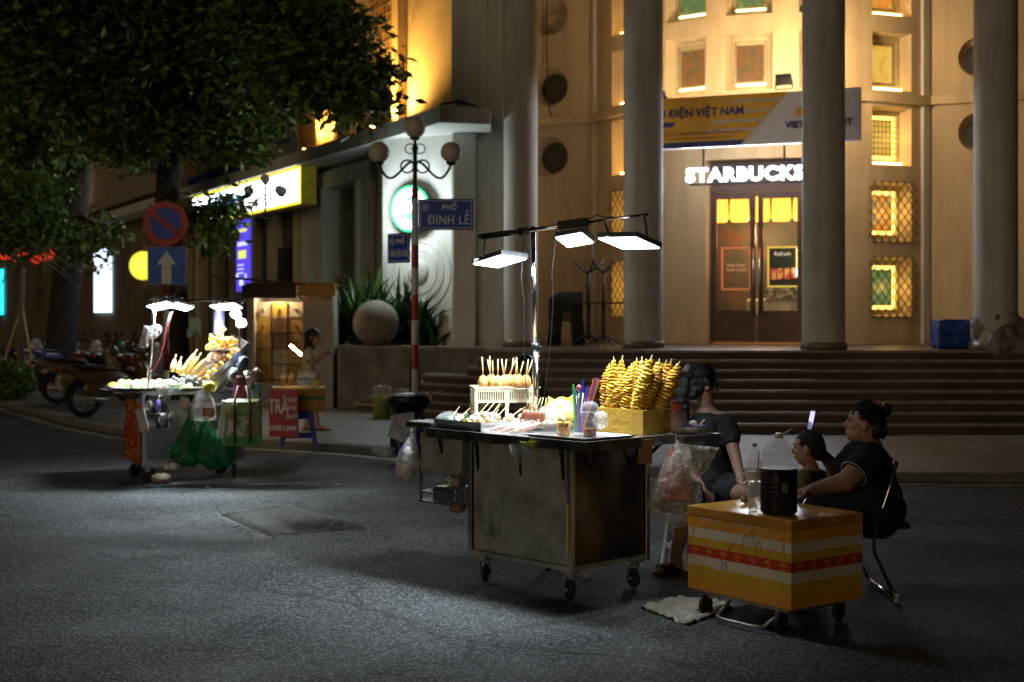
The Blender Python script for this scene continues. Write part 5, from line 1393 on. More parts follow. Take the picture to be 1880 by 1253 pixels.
m = MB(); m.ell((q.x-.18, q.y-.15, SW+.05), (.14, .10, .07), None, 14, 8, noise=.25); tag(m.build('clear_bag', MT['film_thick']), 'crumpled clear bag on the kerb beside the dark pot', 'plastic bag')

# furniture under the left porch
for i in range(5):
    Yc = 24.6+.11*i; Xc = (1030-940)*24.6/F+.05*i
    t = thing('stacked_chair', '%s green plastic chair in the stack beside the upturned tables' % (['front', 'second', 'third', 'fourth', 'rearmost'][i]), 'chair', (Xc, Yc, PL), 0, 'green plastic chairs stacked in the porch')
    gm = MT.setdefault('chair_green', mat('chair_green', (.035, .045, .035), .5, var=.2))
    dz = .045*i
    m = MB(); m.box((0, 0, .44+dz), (.42, .40, .035), bev=.01); m.build('seat', gm, t, world=False)
    m = MB(); m.box((0, .20, .72+dz*.6), (.42, .03, .24), bev=.01)
    for s in (-1, 1): m.box((s*.19, .20, .54+dz*.6), (.04, .03, .2))
    m.build('backrest', gm, t, world=False)
    for sx in (-1, 1):
        for sy in (-1, 1):
            m = MB(); m.cone((sx*.22, sy*.2, .002), (sx*.18, sy*.17, .43+dz), .02, seg=6); m.build('leg', gm, t, world=False)
        m = MB(); m.box((sx*.22, 0, .62+dz*.6), (.04, .38, .025)); m.build('armrest', gm, t, world=False)
tm_ = mat('table_frame_grey', (.055, .065, .075), .45, .3)
for i, (px, Yc, lb) in enumerate(((1080, 24.5, 'grey pedestal table, left of the pair under the lattice window'), (1108, 24.3, 'darker pedestal table, right of the pair under the lattice window'))):
    X = (px-940)*Yc/F; t = thing('pedestal_table', lb, 'table', (X, Yc, PL), 0, 'pedestal tables in the porch')
    m = MB(); m.cone((X, Yc, PL+.10), (X, Yc, PL+.72), .035, seg=12)
    for k in range(4):
        a = k*PI/2+.5; m.tube([(X, Yc, PL+.20), (X+.2*math.cos(a), Yc+.2*math.sin(a), PL+.11), (X+.34*math.cos(a), Yc+.34*math.sin(a), PL+.012)], [.026, .02, .014], 6)
    m.build('pedestal', tm_, t)
    m = MB(); m.box((X+.03, Yc, PL+.735), (.70, .6, .028)); m.build('tabletop', tm_, t)
    m = MB(); m.cone((X, Yc, PL+.75), (X, Yc, PL+1.28), .035 if i == 0 else .022, seg=12)
    for k in range(4):
        a = k*PI/2+.3+i*.5; m.tube([(X, Yc, PL+1.26), (X+.12*math.cos(a), Yc+.12*math.sin(a), PL+1.33), (X+.30*math.cos(a), Yc+.30*math.sin(a), PL+1.48)], [.026, .022, .014], 6)
    m.build('upturned_frame', tm_, t)
# blue bag and grey tarpaulin heap
def rag_heap(name, label, cat, c, rad, mt, seed, n=5, vox=.03, noise=.3):
    r2 = random.Random(seed); m = MB()
    for k in range(n): m.ell(V(c)+V((r2.uniform(-.6, .6)*rad[0], r2.uniform(-.5, .5)*rad[1], r2.uniform(-.2, .5)*rad[2])), (rad[0]*r2.uniform(.4, .7), rad[1]*r2.uniform(.4, .7), rad[2]*r2.uniform(.35, .7)), (r2.random(), r2.random(), r2.random()), 14, 9, noise=.1, rnd=r2)
    m = shaped(m, vox, 3); 
    o = m.build(name, mt, origin='base'); tx = bpy.data.textures.new(name, 'CLOUDS'); tx.noise_scale = rad[0]*.35; tx.noise_depth = 3
    d = o.modifiers.new('d', 'DISPLACE'); d.texture = tx; d.strength = rad[0]*noise; d.mid_level = .5; d.texture_coords = 'GLOBAL'
    tag(o, label, cat); return o
q = P(1745, 617, 22.0)
m = MB(); m.box((q.x, 22.0, PL+.23), (.50, .4, .45), (0, 0, .1), bev=.05); bmesh.ops.subdivide_edges(m.bm, edges=m.bm.edges, cuts=4, use_grid_fill=True)
for v_ in m.bm.verts: v_.co += V((random.uniform(-.012, .012), random.uniform(-.02, .02), random.uniform(-.01, .01)))
tag(m.build('blue_bag', mat('tarp_blue', (.01, .05, .26), .5, var=.35, scale=5, bump=.6, bscale=8)), 'blue woven bag standing on the porch beside the grey heap', 'bag')
rag_heap('tarpaulin_heap', 'crumpled grey tarpaulin thrown over a heap at the right end of the steps', 'tarpaulin', (7.35, 21.3, PL+.18), (.62, .4, .55), mat('tarp_grey', (.17, .155, .14), .55, var=.5, scale=4, bump=.8, bscale=9), 3, 9, .03, .22)
m = MB(); m.slab([V((7.2, 20.95, 1.0)), V((7.75, 20.9, 1.0)), V((7.8, 20.6, .55)), V((7.45, 20.55, .5))], (0, -1, 0), .04)
for v_ in m.bm.verts: v_.co += V((random.uniform(-.04, .04), random.uniform(-.04, .04), 0))
tag(m.build('tarpaulin_flap', mat('tarp_grey2', (.24, .22, .20), .55, var=.5, scale=6, bump=.8, bscale=9)), 'loose grey tarpaulin flap hanging down the steps below the heap', 'tarpaulin')
# ================================================================= large food cart
CX = thing('street_food_cart', 'large steel street food cart with dented side panel and three lamp panels overhead', 'food cart', (.34, 8.125, 0), R(42.85))
cm = wm(CX); ci_ = cm.inverted()
def Lc(x, y, z=0.): return cm @ V((x, y, z))
so_ = MT['steel_old']; stl = MT['steel']
def cb(m, x0, x1, y0, y1, z0, z1, bev=0.): m.box(((x0+x1)/2, (y0+y1)/2, (z0+z1)/2), (x1-x0, y1-y0, z1-z0), bev=bev)
BX, BY = .644, .869
m = MB(); cb(m, .012, BX-.012, .012, BY-.012, .20, .90); m.build('cabinet_body', so_, CX, world=False)
# side sheets, slightly warped
def sheet(p0, p1, z0, z1, nrm, mt, name, seed, amp=.004):
    r2 = random.Random(seed); bm = MB(); nx, nz = 14, 12; g = []
    for i in range(nx+1):
        col = []
        for j in range(nz+1):
            u, v = i/nx, j/nz; p = V(p0).lerp(V(p1), u); z = z0+(z1-z0)*v
            k = amp*(math.sin(u*5+seed)*math.sin(v*4+seed*2)+.6*math.sin(u*11+v*7+seed))
            edge = min(u, 1-u, v, 1-v); k *= min(1, edge*7)
            col.append(bm.v(V((p.x, p.y, z))+V(nrm)*(k+.006)))
        g.append(col)
    for i in range(nx):
        for j in range(nz):
            f = bm.bm.faces.new((g[i][j], g[i+1][j], g[i+1][j+1], g[i][j+1])); f.smooth = True
    return bm.build(name, mt, CX, world=False, recalc=False)
sheet((0.002, .03, 0), (0.002, BY-.03, 0), .215, .875, (-1, 0, 0), so_, 'side_sheet', 1, .006)
polished = mat('polished_dark_sheet', (.13, .115, .10), .26, .9, var=.5, scale=3, stain=(.02, .016, .014), stain_scale=3, stain_amt=.95, rvar=.12, bump=.2, bscale=5)
sheet((.03, .002, 0), (BX-.03, .002, 0), .215, .875, (0, -1, 0), polished, 'side_sheet', 2, .003)
for x in (0, BX):
    for y in (0, BY):
        m = MB(); m.box((x, y, .545), (.034, .034, .74), bev=.004); m.build('corner_post', stl, CX, world=False)
m = MB()
for z in (.195, .885):
    for y in (0, BY): m.box((BX/2, y, z), (BX-.036, .03, .028))
    for x in (0, BX): m.box((x, BY/2, z), (.03, BY-.036, .028))
m.build('frame_rail', so_, CX, world=False)
m = MB(); m.box((-.019, .012, .42), (.004, .014, .30)); m.build('yellow_tape', mat('tape_yellow', (.62, .52, .02), .5, var=.3, scale=20), CX, world=False)
# counter
m = MB(); cb(m, -.03, .74, -.13, 1.25, .905, .930); o = m.build('counter_top', stl, CX, world=False)
m = MB()
for (a, b, c, d) in ((-.045, -.031, -.145, 1.265), (.741, .755, -.145, 1.265)): cb(m, a, b, c, d, .880, .936)
cb(m, -.030, .74, -.145, -.131, .880, .9355); cb(m, -.030, .74, 1.251, 1.265, .880, .9355)
m.build('counter_rim', mat('worn_rim_steel', (.30, .27, .23), .35, .95, var=.4, scale=9, stain=(.06, .045, .03), stain_scale=6, stain_amt=.9), CX, world=False)
m = MB(); cb(m, .756, 1.08, -.19, .62, .900, .922); cb(m, .756, 1.08, -.205, -.191, .888, .926); cb(m, 1.081, 1.095, -.205, .62, .888, .926)
m.build('side_shelf', stl, CX, world=False)
m = MB()
for y in (.06, .42, .80, 1.15):
    m.tube([(.0, y, .70 if y < .9 else .78), (-.02, y, .84), (-.035, y, .90)], .010, 6)
for x in (.15, .5): m.tube([(x, .0, .76), (x, -.08, .87), (x, -.125, .90)], .010, 6)
m.tube([(.64, .1, .70), (.85, .08, .85), (1.0, .08, .90)], .012, 6)
m.build('counter_bracket', MT['black_metal'], CX, world=False)
# casters
for x, y, a in ((.05, .05, R(47)+.35), (.05, .80, R(47)-.15), (.60, .05, R(47)+.5), (.60, .80, R(47))):
    rt_ = Euler((R(90), 0, a)).to_matrix()
    c = V((x+.02*math.cos(a), y+.02*math.sin(a), .060))
    m = MB(); m.torus(c, .041, .019, rt_, 24, 8); m.lathe(c, [(.044, -.016), (.044, .016)], 20, rot=rt_); w = m.build('caster_wheel', MT['rubber'], CX, world=False)
    m = MB()
    sd = V((-math.sin(a), math.cos(a), 0))
    for s in (-1, 1): m.tube([c+sd*s*.03, c+sd*s*.03+V((-.01, 0, .07)), V((x, y, .155))+sd*s*.03], .007, 6)
    m.box((x, y, .168), (.08, .08, .012)); m.cone((x, y, .14), (x, y, .17), .028, seg=12); m.cone(c-sd*.035, c+sd*.035, .008, seg=8)
    m.build('caster_fork', so_, CX, world=False)
# side cabinet with open rack
m = MB(); cb(m, .0, .34, .96, 1.36, .655, .90); m.build('side_cabinet', so_, CX, world=False)
m = MB()
for x in (0, .34):
    for y in (.97, 1.36): m.box((x, y, .56), (.016, .016, .22))
for z in (.46, .52):
    for x in (0, .34): m.box((x, 1.165, z), (.012, .374, .012))
    for y in (.97, 1.36): m.box((.17, y, z), (.324, .012, .012))
for k in range(7): m.cone((.0, 1.0+.055*k, .462), (.34, 1.0+.055*k, .462), .004, seg=5)
m.build('lower_rack', stl, CX, world=False)
# mast and lamp arm
mb0 = P(986, 786, 8.97); mt_ = P(978.5, 416, 8.97); mc = P(983, 637, 8.97)
m = MB(); m.cone((mb0.x, mb0.y, .93), mc, .021, .0205, 16); m.cone(mc, mt_, .0150, .0145, 16); m.cone((mb0.x, mb0.y, .931), (mb0.x, mb0.y, .96), .04, seg=16)
m.build('mast', MT['chrome'], CX)
m = MB(); m.cone(mc-V((0, 0, .02)), mc+V((0, 0, .025)), .027, seg=14); m.cone(mc, mc+V((.045, 0, 0)), .006, seg=6); m.build('mast_clamp', MT['black_metal'], CX)
aL = P(880, 435.5, 9.12); aR = P(1190, 394, 8.55)
def arm(px, dz=0): 
    t = (px-880)/310; return aL.lerp(aR, t)+V((0, 0, dz))
m = MB(); m.tube([arm(880), arm(940), arm(1000), arm(1080)], .014, 12); m.tube([arm(1075), arm(1130, .003), arm(1190)], .0085, 8); m.build('lamp_arm', MT['chrome'], CX)
m = MB(); m.cone(arm(884), arm(941), .020, .019, 12); m.cone(arm(957), arm(975, .0), .025, .020, 12)
ax = (aR-aL).normalized(); xx, yy, zz = frame(ax)
m.box((arm(1030)+arm(1084))/2+V((0, 0, .005)), (.045, .052, (arm(1084)-arm(1030)).length), Matrix((xx, yy, zz)).transposed(), bev=.008)
m.build('tape_and_driver_box', mat('black_driver', (.018, .018, .02), .4, var=.5, scale=60, bump=.5, bscale=60), CX)
LEDS = LEDW
BT = {'left': (-.28, -.10, 0), 'smal': (-.22, .22, 0), 'larg': (-.30, .50, 0)}
def beam(loc, d, w, h, power, spread=125):
    l = bpy.data.lights.new('panel_beam', 'AREA'); l.shape = 'RECTANGLE'; l.size = w; l.size_y = h; l.energy = power; l.color = (.80, .92, 1.); l.spread = R(spread)
    o = bpy.data.objects.new('panel_beam', l); COL.objects.link(o); o.location = loc; o.rotation_euler = V(d).normalized().to_track_quat('-Z', 'Y').to_euler()
ledm = emit('led_panel_white', (.86, .94, 1.), LEDS)
def panel(A, B, C, attach, label):
    D_ = A+C-B; n = (B-A).cross(C-B).normalized()
    if n.z > 0: n = -n      # light goes down
    cen = (A+C)/2
    m = MB(); m.slab([A-n*.006, B-n*.006, C-n*.006, D_-n*.006], -n, .030); h = m.build('lamp_panel', MT['housing'], CX); h['label'] = label
    q = [cen+(p-cen)*.93-n*.004 for p in (A, B, C, D_)]
    m = MB(); m.slab(q, n, .006); m.build('lit_face', ledm, h)
    beam(cen+n*.012, n+V(BT[label[:4]]), (B-A).length*.9, (C-B).length*.9, LAMPW*(1.35 if label[:4] == 'left' else .9))
    m = MB()
    for k in range(9):
        f = (k+.5)/9; p = A.lerp(B, f)-n*.037; p2 = D_.lerp(C, f)-n*.037; m.cone(p.lerp(p2, .1), p.lerp(p2, .9), .004, seg=4)
    m.build('cooling_fin', MT['housing'], h)
    for p, at in attach:
        m = MB(); m.tube([p, p.lerp(at, .5)+V((.0, 0, .01)), at], .008, 6); m.build('bracket_arm', MT['housing'], h)
A, B_, C_ = P(865.8, 486, 9.0), P(920.5, 469, 8.75), P(969.7, 476, 8.9)
panel(A, B_, C_, [(A.lerp(B_, .4)+V((0, 0, .03)), arm(893)), ], 'left lamp panel hanging lowest')
A2, B2, C2 = P(1017.7, 437, 8.72), P(1068, 428, 8.52), P(1091.4, 447, 8.69)
panel(A2, B2, C2, [(A2.lerp(B2, .25)+V((0, 0, .03)), arm(1034)), (B2.lerp(C2, .5)+V((0, 0, .03)), arm(1078))], 'smaller middle lamp panel')
A3, B3, C3 = P(1094.8, 438, 8.5), P(1167.4, 436.3, 8.28), P(1214.3, 457, 8.44)
panel(A3, B3, C3, [(A3.lerp(B3, .3)+V((0, 0, .03)), arm(1113)), (B3.lerp(C3, .45)+V((0, 0, .03)), arm(1183))], 'largest lamp panel at the right end of the arm')
m = MB(); rr = random.Random(9)
def wire(pts, r=.0028):
    m = MB(); m.tube(pts, r, 5); m.build('cable', MT['black_metal'], CX)
wire([P(957, 420, 8.95), P(962, 460, 8.92), P(957, 510, 8.92), P(963, 560, 8.92), P(962, 620, 8.95), P(965, 700, 8.95), P(975, 770, 8.95)])
wire([P(960, 420, 8.95), P(964, 440, 8.92), P(960, 470, 8.92), P(955, 500, 8.92)])
wire([P(1020, 412, 8.87), P(1019, 450, 8.82), P(1013, 500, 8.82), P(1015, 560, 8.87), P(1011, 625, 8.92), P(1000, 720, 8.95), P(992, 770, 8.95)])
wire([P(1085, 402, 8.64), P(1095, 394, 8.62), P(1105, 399, 8.62), P(1125, 398, 8.57)], .004)
wire([P(1050, 420, 8.62), P(1056, 425, 8.62), P(1060, 432, 8.62)])

# ================================================================= on the counter
CT = .932
def on(px, py, z=CT): return G(px, py, z)
def inv(x, y, z): return Lc(x, y, z)
RZ = R(42.85)
def tray(name, label, cat, x0, x1, y0, y1, h, mt, z=CT, wall=.006, flare=.012, group=None):
    t = thing(name, label, cat, tuple(Lc((x0+x1)/2, (y0+y1)/2, z)), RZ, group)
    w, d = (x1-x0)/2, (y1-y0)/2; m = MB()
    def ring(a, zz): return [m.v((sx*(w+a), sy*(d+a), zz)) for sx, sy in ((-1, -1), (1, -1), (1, 1), (-1, 1))]
    R_ = [ring(-flare, 0), ring(0, h), ring(.010, h+.001), ring(.010, h-.004), ring(.002, h-.006), ring(-flare+.004, -.0)]
    R2 = [ring(-flare-.002, .004), ring(-.003, h-.001)]
    for a, b in ((R_[0], R_[1]), ):
        pass
    def link(a, b):
        for i in range(4):
            j = (i+1) % 4; m.bm.faces.new((a[i], a[j], b[j], b[i]))
    link(R2[0], R2[1]); link(R2[1], R_[2]); link(R_[2], R_[3]); link(R_[3], R_[0]); m.bm.faces.new(R2[0]); m.bm.faces.new(R_[0][::-1])
    m.build('tray_pan', mt, t, world=False, origin=None); return t
tray('deep_tray', 'deep steel tray of ball skewers at the left end of the counter', 'tray', .0, .36, .78, 1.22, .062, stl)
tray('glass_tray', 'shallow clear tray holding pink sausages beside the deep tray', 'tray', .0, .30, .42, .75, .025, MT['cup'])
tray('steel_tray', 'wide shallow steel tray under the two plastic cups at the near corner', 'tray', .0, .40, -.115, .37, .018, stl)
tray('paper_tray', 'pale wrapped tray of brown sausages between the sausages and the cups', 'tray', .20, .46, .42, .70, .03, mat('pale_paper', (.40, .38, .33), .7, var=.1, scale=9), z=CT+.03)
bt_ = thing('black_tray', 'flat dark tray jutting out at the left end of the counter', 'tray', tuple(Lc(.2, 1.38, .945)), RZ)
m = MB(); m.box((0, 0, .0), (.42, .26, .035), bev=.006); m.build('tray_pan', mat('dark_tray', (.07, .07, .075), .35, .6), bt_, world=False)
m = MB(); m.box((0, 0, .019), (.40, .24, .004)); m.build('tray_top', stl, bt_, world=False)
q = Lc(.22, 1.34, .967); m = MB(); m.lathe(q, [(.095, 0), (.09, .01), (.07, .028), (.02, .036)], 28, rot=(R(28), R(-8), .2))
tag(m.build('cover_disc', MT['film_thick']), 'round clear lid leaning on the dark tray left of the green ball skewers', 'lid')

# --- ball skewers
bcols = [('green', (.28, .50, .30)), ('violet', (.50, .40, .50)), ('olive', (.36, .30, .06)), ('white', (.72, .68, .55)), ('orange', (.78, .33, .06)), ('pink', (.72, .46, .44)), ('cream', (.75, .62, .42))]
bm_ = [mat('ball_'+n, c, .35, var=.25, scale=35, sss=.15, bump=.15, bscale=60) for n, c in bcols]
rr = random.Random(21)
spec = [(.06, 1.17, 0, 'pair of green ball skewer nearest the dark tray'), (.14, 1.16, 0, 'green ball skewer behind the front green one'), (.05, 1.10, 3, 'white ball skewer lying right of the green balls'), (.16, 1.08, 1, 'violet ball skewer behind the green balls'), (.08, 1.03, 2, 'olive green ball skewer in the front of the deep tray'), (.20, 1.02, 1, 'second violet ball skewer, further back'),
        (.06, .96, 3, 'front white ball skewer of the deep tray'), (.18, .95, 3, 'white ball skewer behind the front one'), (.30, .98, 4, 'orange ball skewer at the back of the deep tray'), (.05, .89, 6, 'cream ball skewer at the tray front'), (.16, .88, 3, 'tall heap white ball skewer in the tray middle'), (.28, .90, 5, 'pink ball skewer at the tray back'), (.07, .83, 4, 'orange ball skewer at the right front corner of the deep tray'), (.19, .81, 4, 'second orange ball skewer near the right side of the tray'), (.31, .82, 3, 'white ball skewer in the back right corner of the deep tray'), (.35, .72, 4, 'orange ball skewer right of the basket legs'), (.38, .64, 6, 'golden ball skewer beside the yellow bag')]
for i, (x, y, ci2, lab) in enumerate(spec):
    base = Lc(x, y, CT+.035); d = Lc(1, 0, 0)-Lc(0, 0, 0); d = (d*.75+V((rr.uniform(-.1, .35), rr.uniform(-.2, .2), rr.uniform(.45, .85)))).normalized()
    t = thing('ball_skewer', lab, 'skewer', tuple(base), 0, 'ball skewers heaped on the counter')
    r_ = rr.uniform(.019, .023); nb = 3 if i % 4 else 2
    m = MB(); m.cone(base-d*.02, base+d*(r_*2*nb+rr.uniform(.06, .085)), .0026, seg=6); m.build('bamboo_stick', MT['wood_stick'], t)
    for k in range(nb):
        m = MB(); m.ell(base+d*(k*r_*1.85)+V((rr.gauss(0, .002),)*3), r_*rr.uniform(.92, 1.08), seg=14, rings=9, noise=.04, rnd=rr); m.build('food_ball', bm_[ci2] if (k or ci2 != 6) else bm_[4], t)
# small lower bowls between
for i, (x, y, c_) in enumerate(((.03, 1.06, 2), (.03, .92, 3), (.03, .82, 4))):
    pass
# --- sausages
def sausage(label, c, d, L, r, mt, stick=.07, group='sausages on the counter', curve=.006):
    t = thing('sausage_skewer', label, 'skewer', tuple(c), 0, group); c = V(c); d = V(d).normalized(); s = d.cross(V((0, 0, 1))).normalized()
    pts = []; rs = []
    for k in range(9):
        u = k/8; pts.append(c+d*(u-.5)*L+s*curve*math.sin(u*PI)*1.0); rs.append(r*(1-(abs(u-.5)*2)**4*.55))
    m = MB(); m.tube(pts, rs, 12); m.build('sausage', mt, t)
    if stick: m = MB(); m.cone(pts[-1]-d*.01, pts[-1]+d*stick, .0024, seg=6); m.build('bamboo_stick', MT['wood_stick'], t)
pk = mat('sausage_pink', (.66, .36, .29), .3, var=.15, scale=30, sss=.2); br = mat('sausage_brown', (.30, .11, .06), .3, var=.35, scale=25, sss=.1); pal = mat('wrapped_roll', (.66, .50, .38), .4, var=.2, scale=20)
vx = (Lc(1, 0, 0)-Lc(0, 0, 0)); vy = (Lc(0, 1, 0)-Lc(0, 0, 0))
labs = ['first', 'second', 'third', 'fourth', 'fifth', 'sixth', 'seventh']
for i in range(6):
    y = .71-.048*i; sausage('%s pink sausage from the left on the clear tray' % labs[i], Lc(.10+.02*(i % 2), y, CT+.034+.012*(i % 2)), vx*.8+V((.35, .0, .30))+vy*rr.uniform(-.1, .1), .15, .0155, pk if i != 4 else pal, .10)
for i in range(6):
    y = .66-.034*i; sausage('%s brown sausage from the left, leaning on the pale tray' % labs[i], Lc(.24, y, CT+.095), vx*.25+V((.12, .0, .95))+vy*rr.uniform(-.1, .1), .085, .0155, br, .085, 'brown sausages standing in a row')
# crinkled film over the sausages and yellow bag behind
def crumple(name, label, cat, pts, th, mt, seed, amp=.012, cuts=10):
    r2 = random.Random(seed); m = MB(); A, B, C, D_ = [V(p) for p in pts]; n = cuts; g = []
    nr = (B-A).cross(D_-A).normalized()
    for i in range(n+1):
        g.append([m.v(A.lerp(B, i/n).lerp(D_.lerp(C, i/n), j/n)+nr*r2.gauss(0, amp)+V((r2.gauss(0, amp*.25), r2.gauss(0, amp*.25), 0))) for j in range(n+1)])
    for i in range(n):
        for j in range(n): f = m.bm.faces.new((g[i][j], g[i+1][j], g[i+1][j+1], g[i][j+1])); f.smooth = True
    o = m.build(name, mt, recalc=False); s = o.modifiers.new('s', 'SOLIDIFY'); s.thickness = th
    tag(o, label, cat); return o
crumple('plastic_wrap', 'crinkled clear wrap over the pink sausages', 'plastic wrap', [Lc(.0, .42, CT+.05), Lc(.0, .72, CT+.055), Lc(.17, .72, CT+.085), Lc(.17, .42, CT+.08)], .001, film('sausage_wrap', (.6, .6, .6), .06, .1, .8, 40), 3, .004)
crumple('yellow_bag', 'bright yellow plastic bag lying behind the brown sausages and the cups', 'plastic bag', [P(985, 772, 8.75), P(1078, 770, 8.72), P(1072, 722, 8.85), P(1008, 733, 8.9)], .004, mat('yellow_plastic', (.50, .36, .02), .35, var=.1, sss=.2), 5, .012)
crumple('paper_sheet', 'pale sheet of paper standing between the sausages and the orange cup', 'paper', [P(985, 782, 8.62), P(1024, 778, 8.6), P(1020, 742, 8.7), P(990, 750, 8.72)], .002, mat('paper_sheet', (.32, .29, .23), .7), 6, .006)
# --- cups
cup('plastic cup of orange drink with a mint leaf and domed lid on the steel tray', (P(1035, 0, 8.42).x, 8.42, CT+.006), .148, .0545, .52, (.90, .36, .02), 'plastic cups of cold drink', True, None, True)
cup('plastic cup with red brown drink at the bottom and domed lid, right of the straws', (P(1083, 0, 8.33).x, 8.33, CT+.006), .145, .058, .30, (.20, .035, .01), 'plastic cups of cold drink', True)
# --- straws
sh = P(1062, 0, 8.46); st = thing('straw_holder', 'tall clear tumbler of coloured straws between the two cups', 'tumbler', (sh.x, 8.46, CT+.005))
m = MB(); m.lathe((sh.x, 8.46, CT+.005), [(.026, 0), (.034, .17), (.036, .172)], 20, cap1=False); m.build('tumbler_wall', MT['cup'], st)
for i, (px, py, c_, nm) in enumerate(((1052, 706, (.12, .65, .08), 'green'), (1056, 714, (.03, .25, .75), 'blue'), (1061, 722, (.04, .45, .75), 'light blue'), (1066, 714, (.75, .08, .08), 'red'), (1070, 697, (.02, .12, .80), 'tall blue'), (1076, 710, (.03, .15, .75), 'second blue'), (1082, 709, (.35, .10, .65), 'violet'), (1091, 695, (.90, .28, .02), 'orange'), (1097, 694, (.32, .08, .60), 'long violet'), (1101, 697, (.88, .33, .03), 'rightmost orange'))):
    b = V((sh.x+(i-4.5)*.004, 8.46+.008*math.sin(i*2), CT+.02)); tq = P(px, py, 8.46+.02*math.sin(i))
    m = MB(); m.cone(b, tq, .0062, seg=10, caps=False); tag(m.build('straw', mat('straw_'+nm.replace(' ', '_'), c_, .35)), '%s straw standing in the clear tumbler' % nm, 'straw', 'coloured straws in the tumbler')
m = MB(); m.ell(P(1063, 713, 8.5), (.016, .012, .02)); tag(m.build('red_scoop', mat('scoop_red', (.6, .12, .14), .35)), 'small round red scoop head among the straws', 'scoop')
q = P(1103, 772, 8.62); m = MB(); m.ell(q, (.05, .05, .055), None, 18, 12, noise=.10, rnd=random.Random(2)); tag(m.build('crumpled_film_bag', film('crinkle', (.8, .8, .8), .3, .08, 1., 30)), 'ball of crinkled clear plastic against the yellow foam box', 'plastic bag')

# --- basket of battered balls
BQ = P(926, 0, 9.18); bzt = CH-(709-HZ)*9.18/F
bk = thing('cream_basket', 'cream plastic rack with slotted sides holding battered balls on sticks', 'basket', (BQ.x, 9.18, CT), R(8))
cpm = MT['cream_plastic']; W2, D2, Hb = .205, .12, .092; zt0 = bzt-CT
m = MB()
m.box((0, -D2, zt0-.004), (2*W2+.02, .018, .010)); m.box((0, D2, zt0-.004), (2*W2+.02, .018, .010)); m.box((-W2, 0, zt0-.004), (.018, 2*D2-.02, .0098)); m.box((W2, 0, zt0-.004), (.018, 2*D2-.02, .0098))
m.box((0, 0, zt0-.02), (2*W2-.02, 2*D2-.02, .004)); m.build('rim', cpm, bk, world=False)
m = MB()
for k in range(27):
    x = -W2+.012+k*(2*W2-.024)/26
    if k in (0, 13, 26): continue
    for y in (-D2, D2): m.box((x, y, zt0-.05), (.0065, .006, .074))
for k in range(14):
    for x in (-W2, W2): m.box((x, -D2+.02+k*.0155, zt0-.05), (.006, .0065, .074))
for y in (-D2, D2): m.box((0, y, zt0-Hb-.002), (2*W2, .008, .014)); m.box((0, y, zt0-.022), (2*W2-.012, .007, .016))
for x in (-W2, W2): m.box((x, 0, zt0-Hb-.002), (.008, 2*D2-.01, .013))
m.build('slatted_side', cpm, bk, world=False)
for x in (-W2+.008, 0, W2-.008):
    for y in (-D2, D2):
        if x == 0 and y > 0: continue
        m = MB(); m.box((x, y, (zt0-.01)/2), (.022, .010, zt0-.012)); m.build('leg', cpm, bk, world=False)
batter = mat('fried_batter', (.66, .36, .10), .45, var=.3, scale=22, sss=.1, bump=.5, bscale=50, stain=(.40, .17, .05), stain_scale=12, stain_amt=.6)
bx_list = [(887, 687, 885, 656, 0), (901, 688, 895, 661, 1), (905, 689, 904, 663, 0), (900, 686, 899, 654, 1), (914, 690, 914, 660, 0), (925, 694, 921, 660, 0), (925, 690, 930, 660, 1), (937, 689, 943, 657, 0), (932, 690, 949, 658, 1), (946, 688, 949, 665, 1), (951, 691, 948, 656, 0), (953, 689, 961, 664, 1), (966, 691, 978, 661, 0), (966, 688, 970, 660, 1)]
bo = sorted(range(len(bx_list)), key=lambda i: bx_list[i][2])
for n_i, i in enumerate(bo):
    px, py, sx2, sy2, back = bx_list[i]
    Y = 9.18-.08+.10*back+ .03*math.sin(i*3); X = (px-940)*Y/F
    c = V((X, Y, bzt+.034)); t = thing('battered_ball', '%s battered ball on a stick from the left in the cream rack' % ordinal(n_i), 'snack', (X, Y, bzt), 0, 'battered balls on sticks in the cream rack')
    m = MB(); m.lathe(c, [(.006, -.042), (.027, -.036), (.0335, -.018), (.033, .0), (.027, .018), (.017, .032), (.006, .040)], 16); m.build('batter', batter, t)
    tip = P(sx2, sy2, Y); m = MB(); m.cone(c+V((0, 0, .02)), tip, .0038, seg=7); m.build('bamboo_stick', MT['wood_stick'], t)

# --- yellow foam box with spiral potatoes
yb_ = thing('yellow_foam_box', 'yellow foam box holding spiral potatoes at the right of the counter', 'foam box', tuple(Lc(.72, .17, CT)), RZ)
ym = mat('yellow_foam', (.54, .32, .03), .5, var=.3, scale=7, stain=(.22, .09, .02), stain_scale=7, stain_amt=.8, bump=.3, bscale=30)
m = MB()
w, d, h = .13, .19, .148
for (x, y, sx2, sy2) in ((-w+.012, 0, .024, 2*d), (w-.012, 0, .024, 2*d), (0, -d+.012, 2*w-.048, .024), (0, d-.012, 2*w-.048, .024)): m.box((x, y, h/2), (sx2, sy2, h))
m.box((0, 0, .02), (2*w-.048, 2*d-.048, .03)); m.build('box_wall', ym, yb_, world=False)
m = MB(); m.box((0, 0, .115), (2*w-.05, 2*d-.05, .02)); m.build('foam_insert', mat('dark_crumbs', (.22, .10, .03), .7, var=.5, scale=40, bump=.8), yb_, world=False)
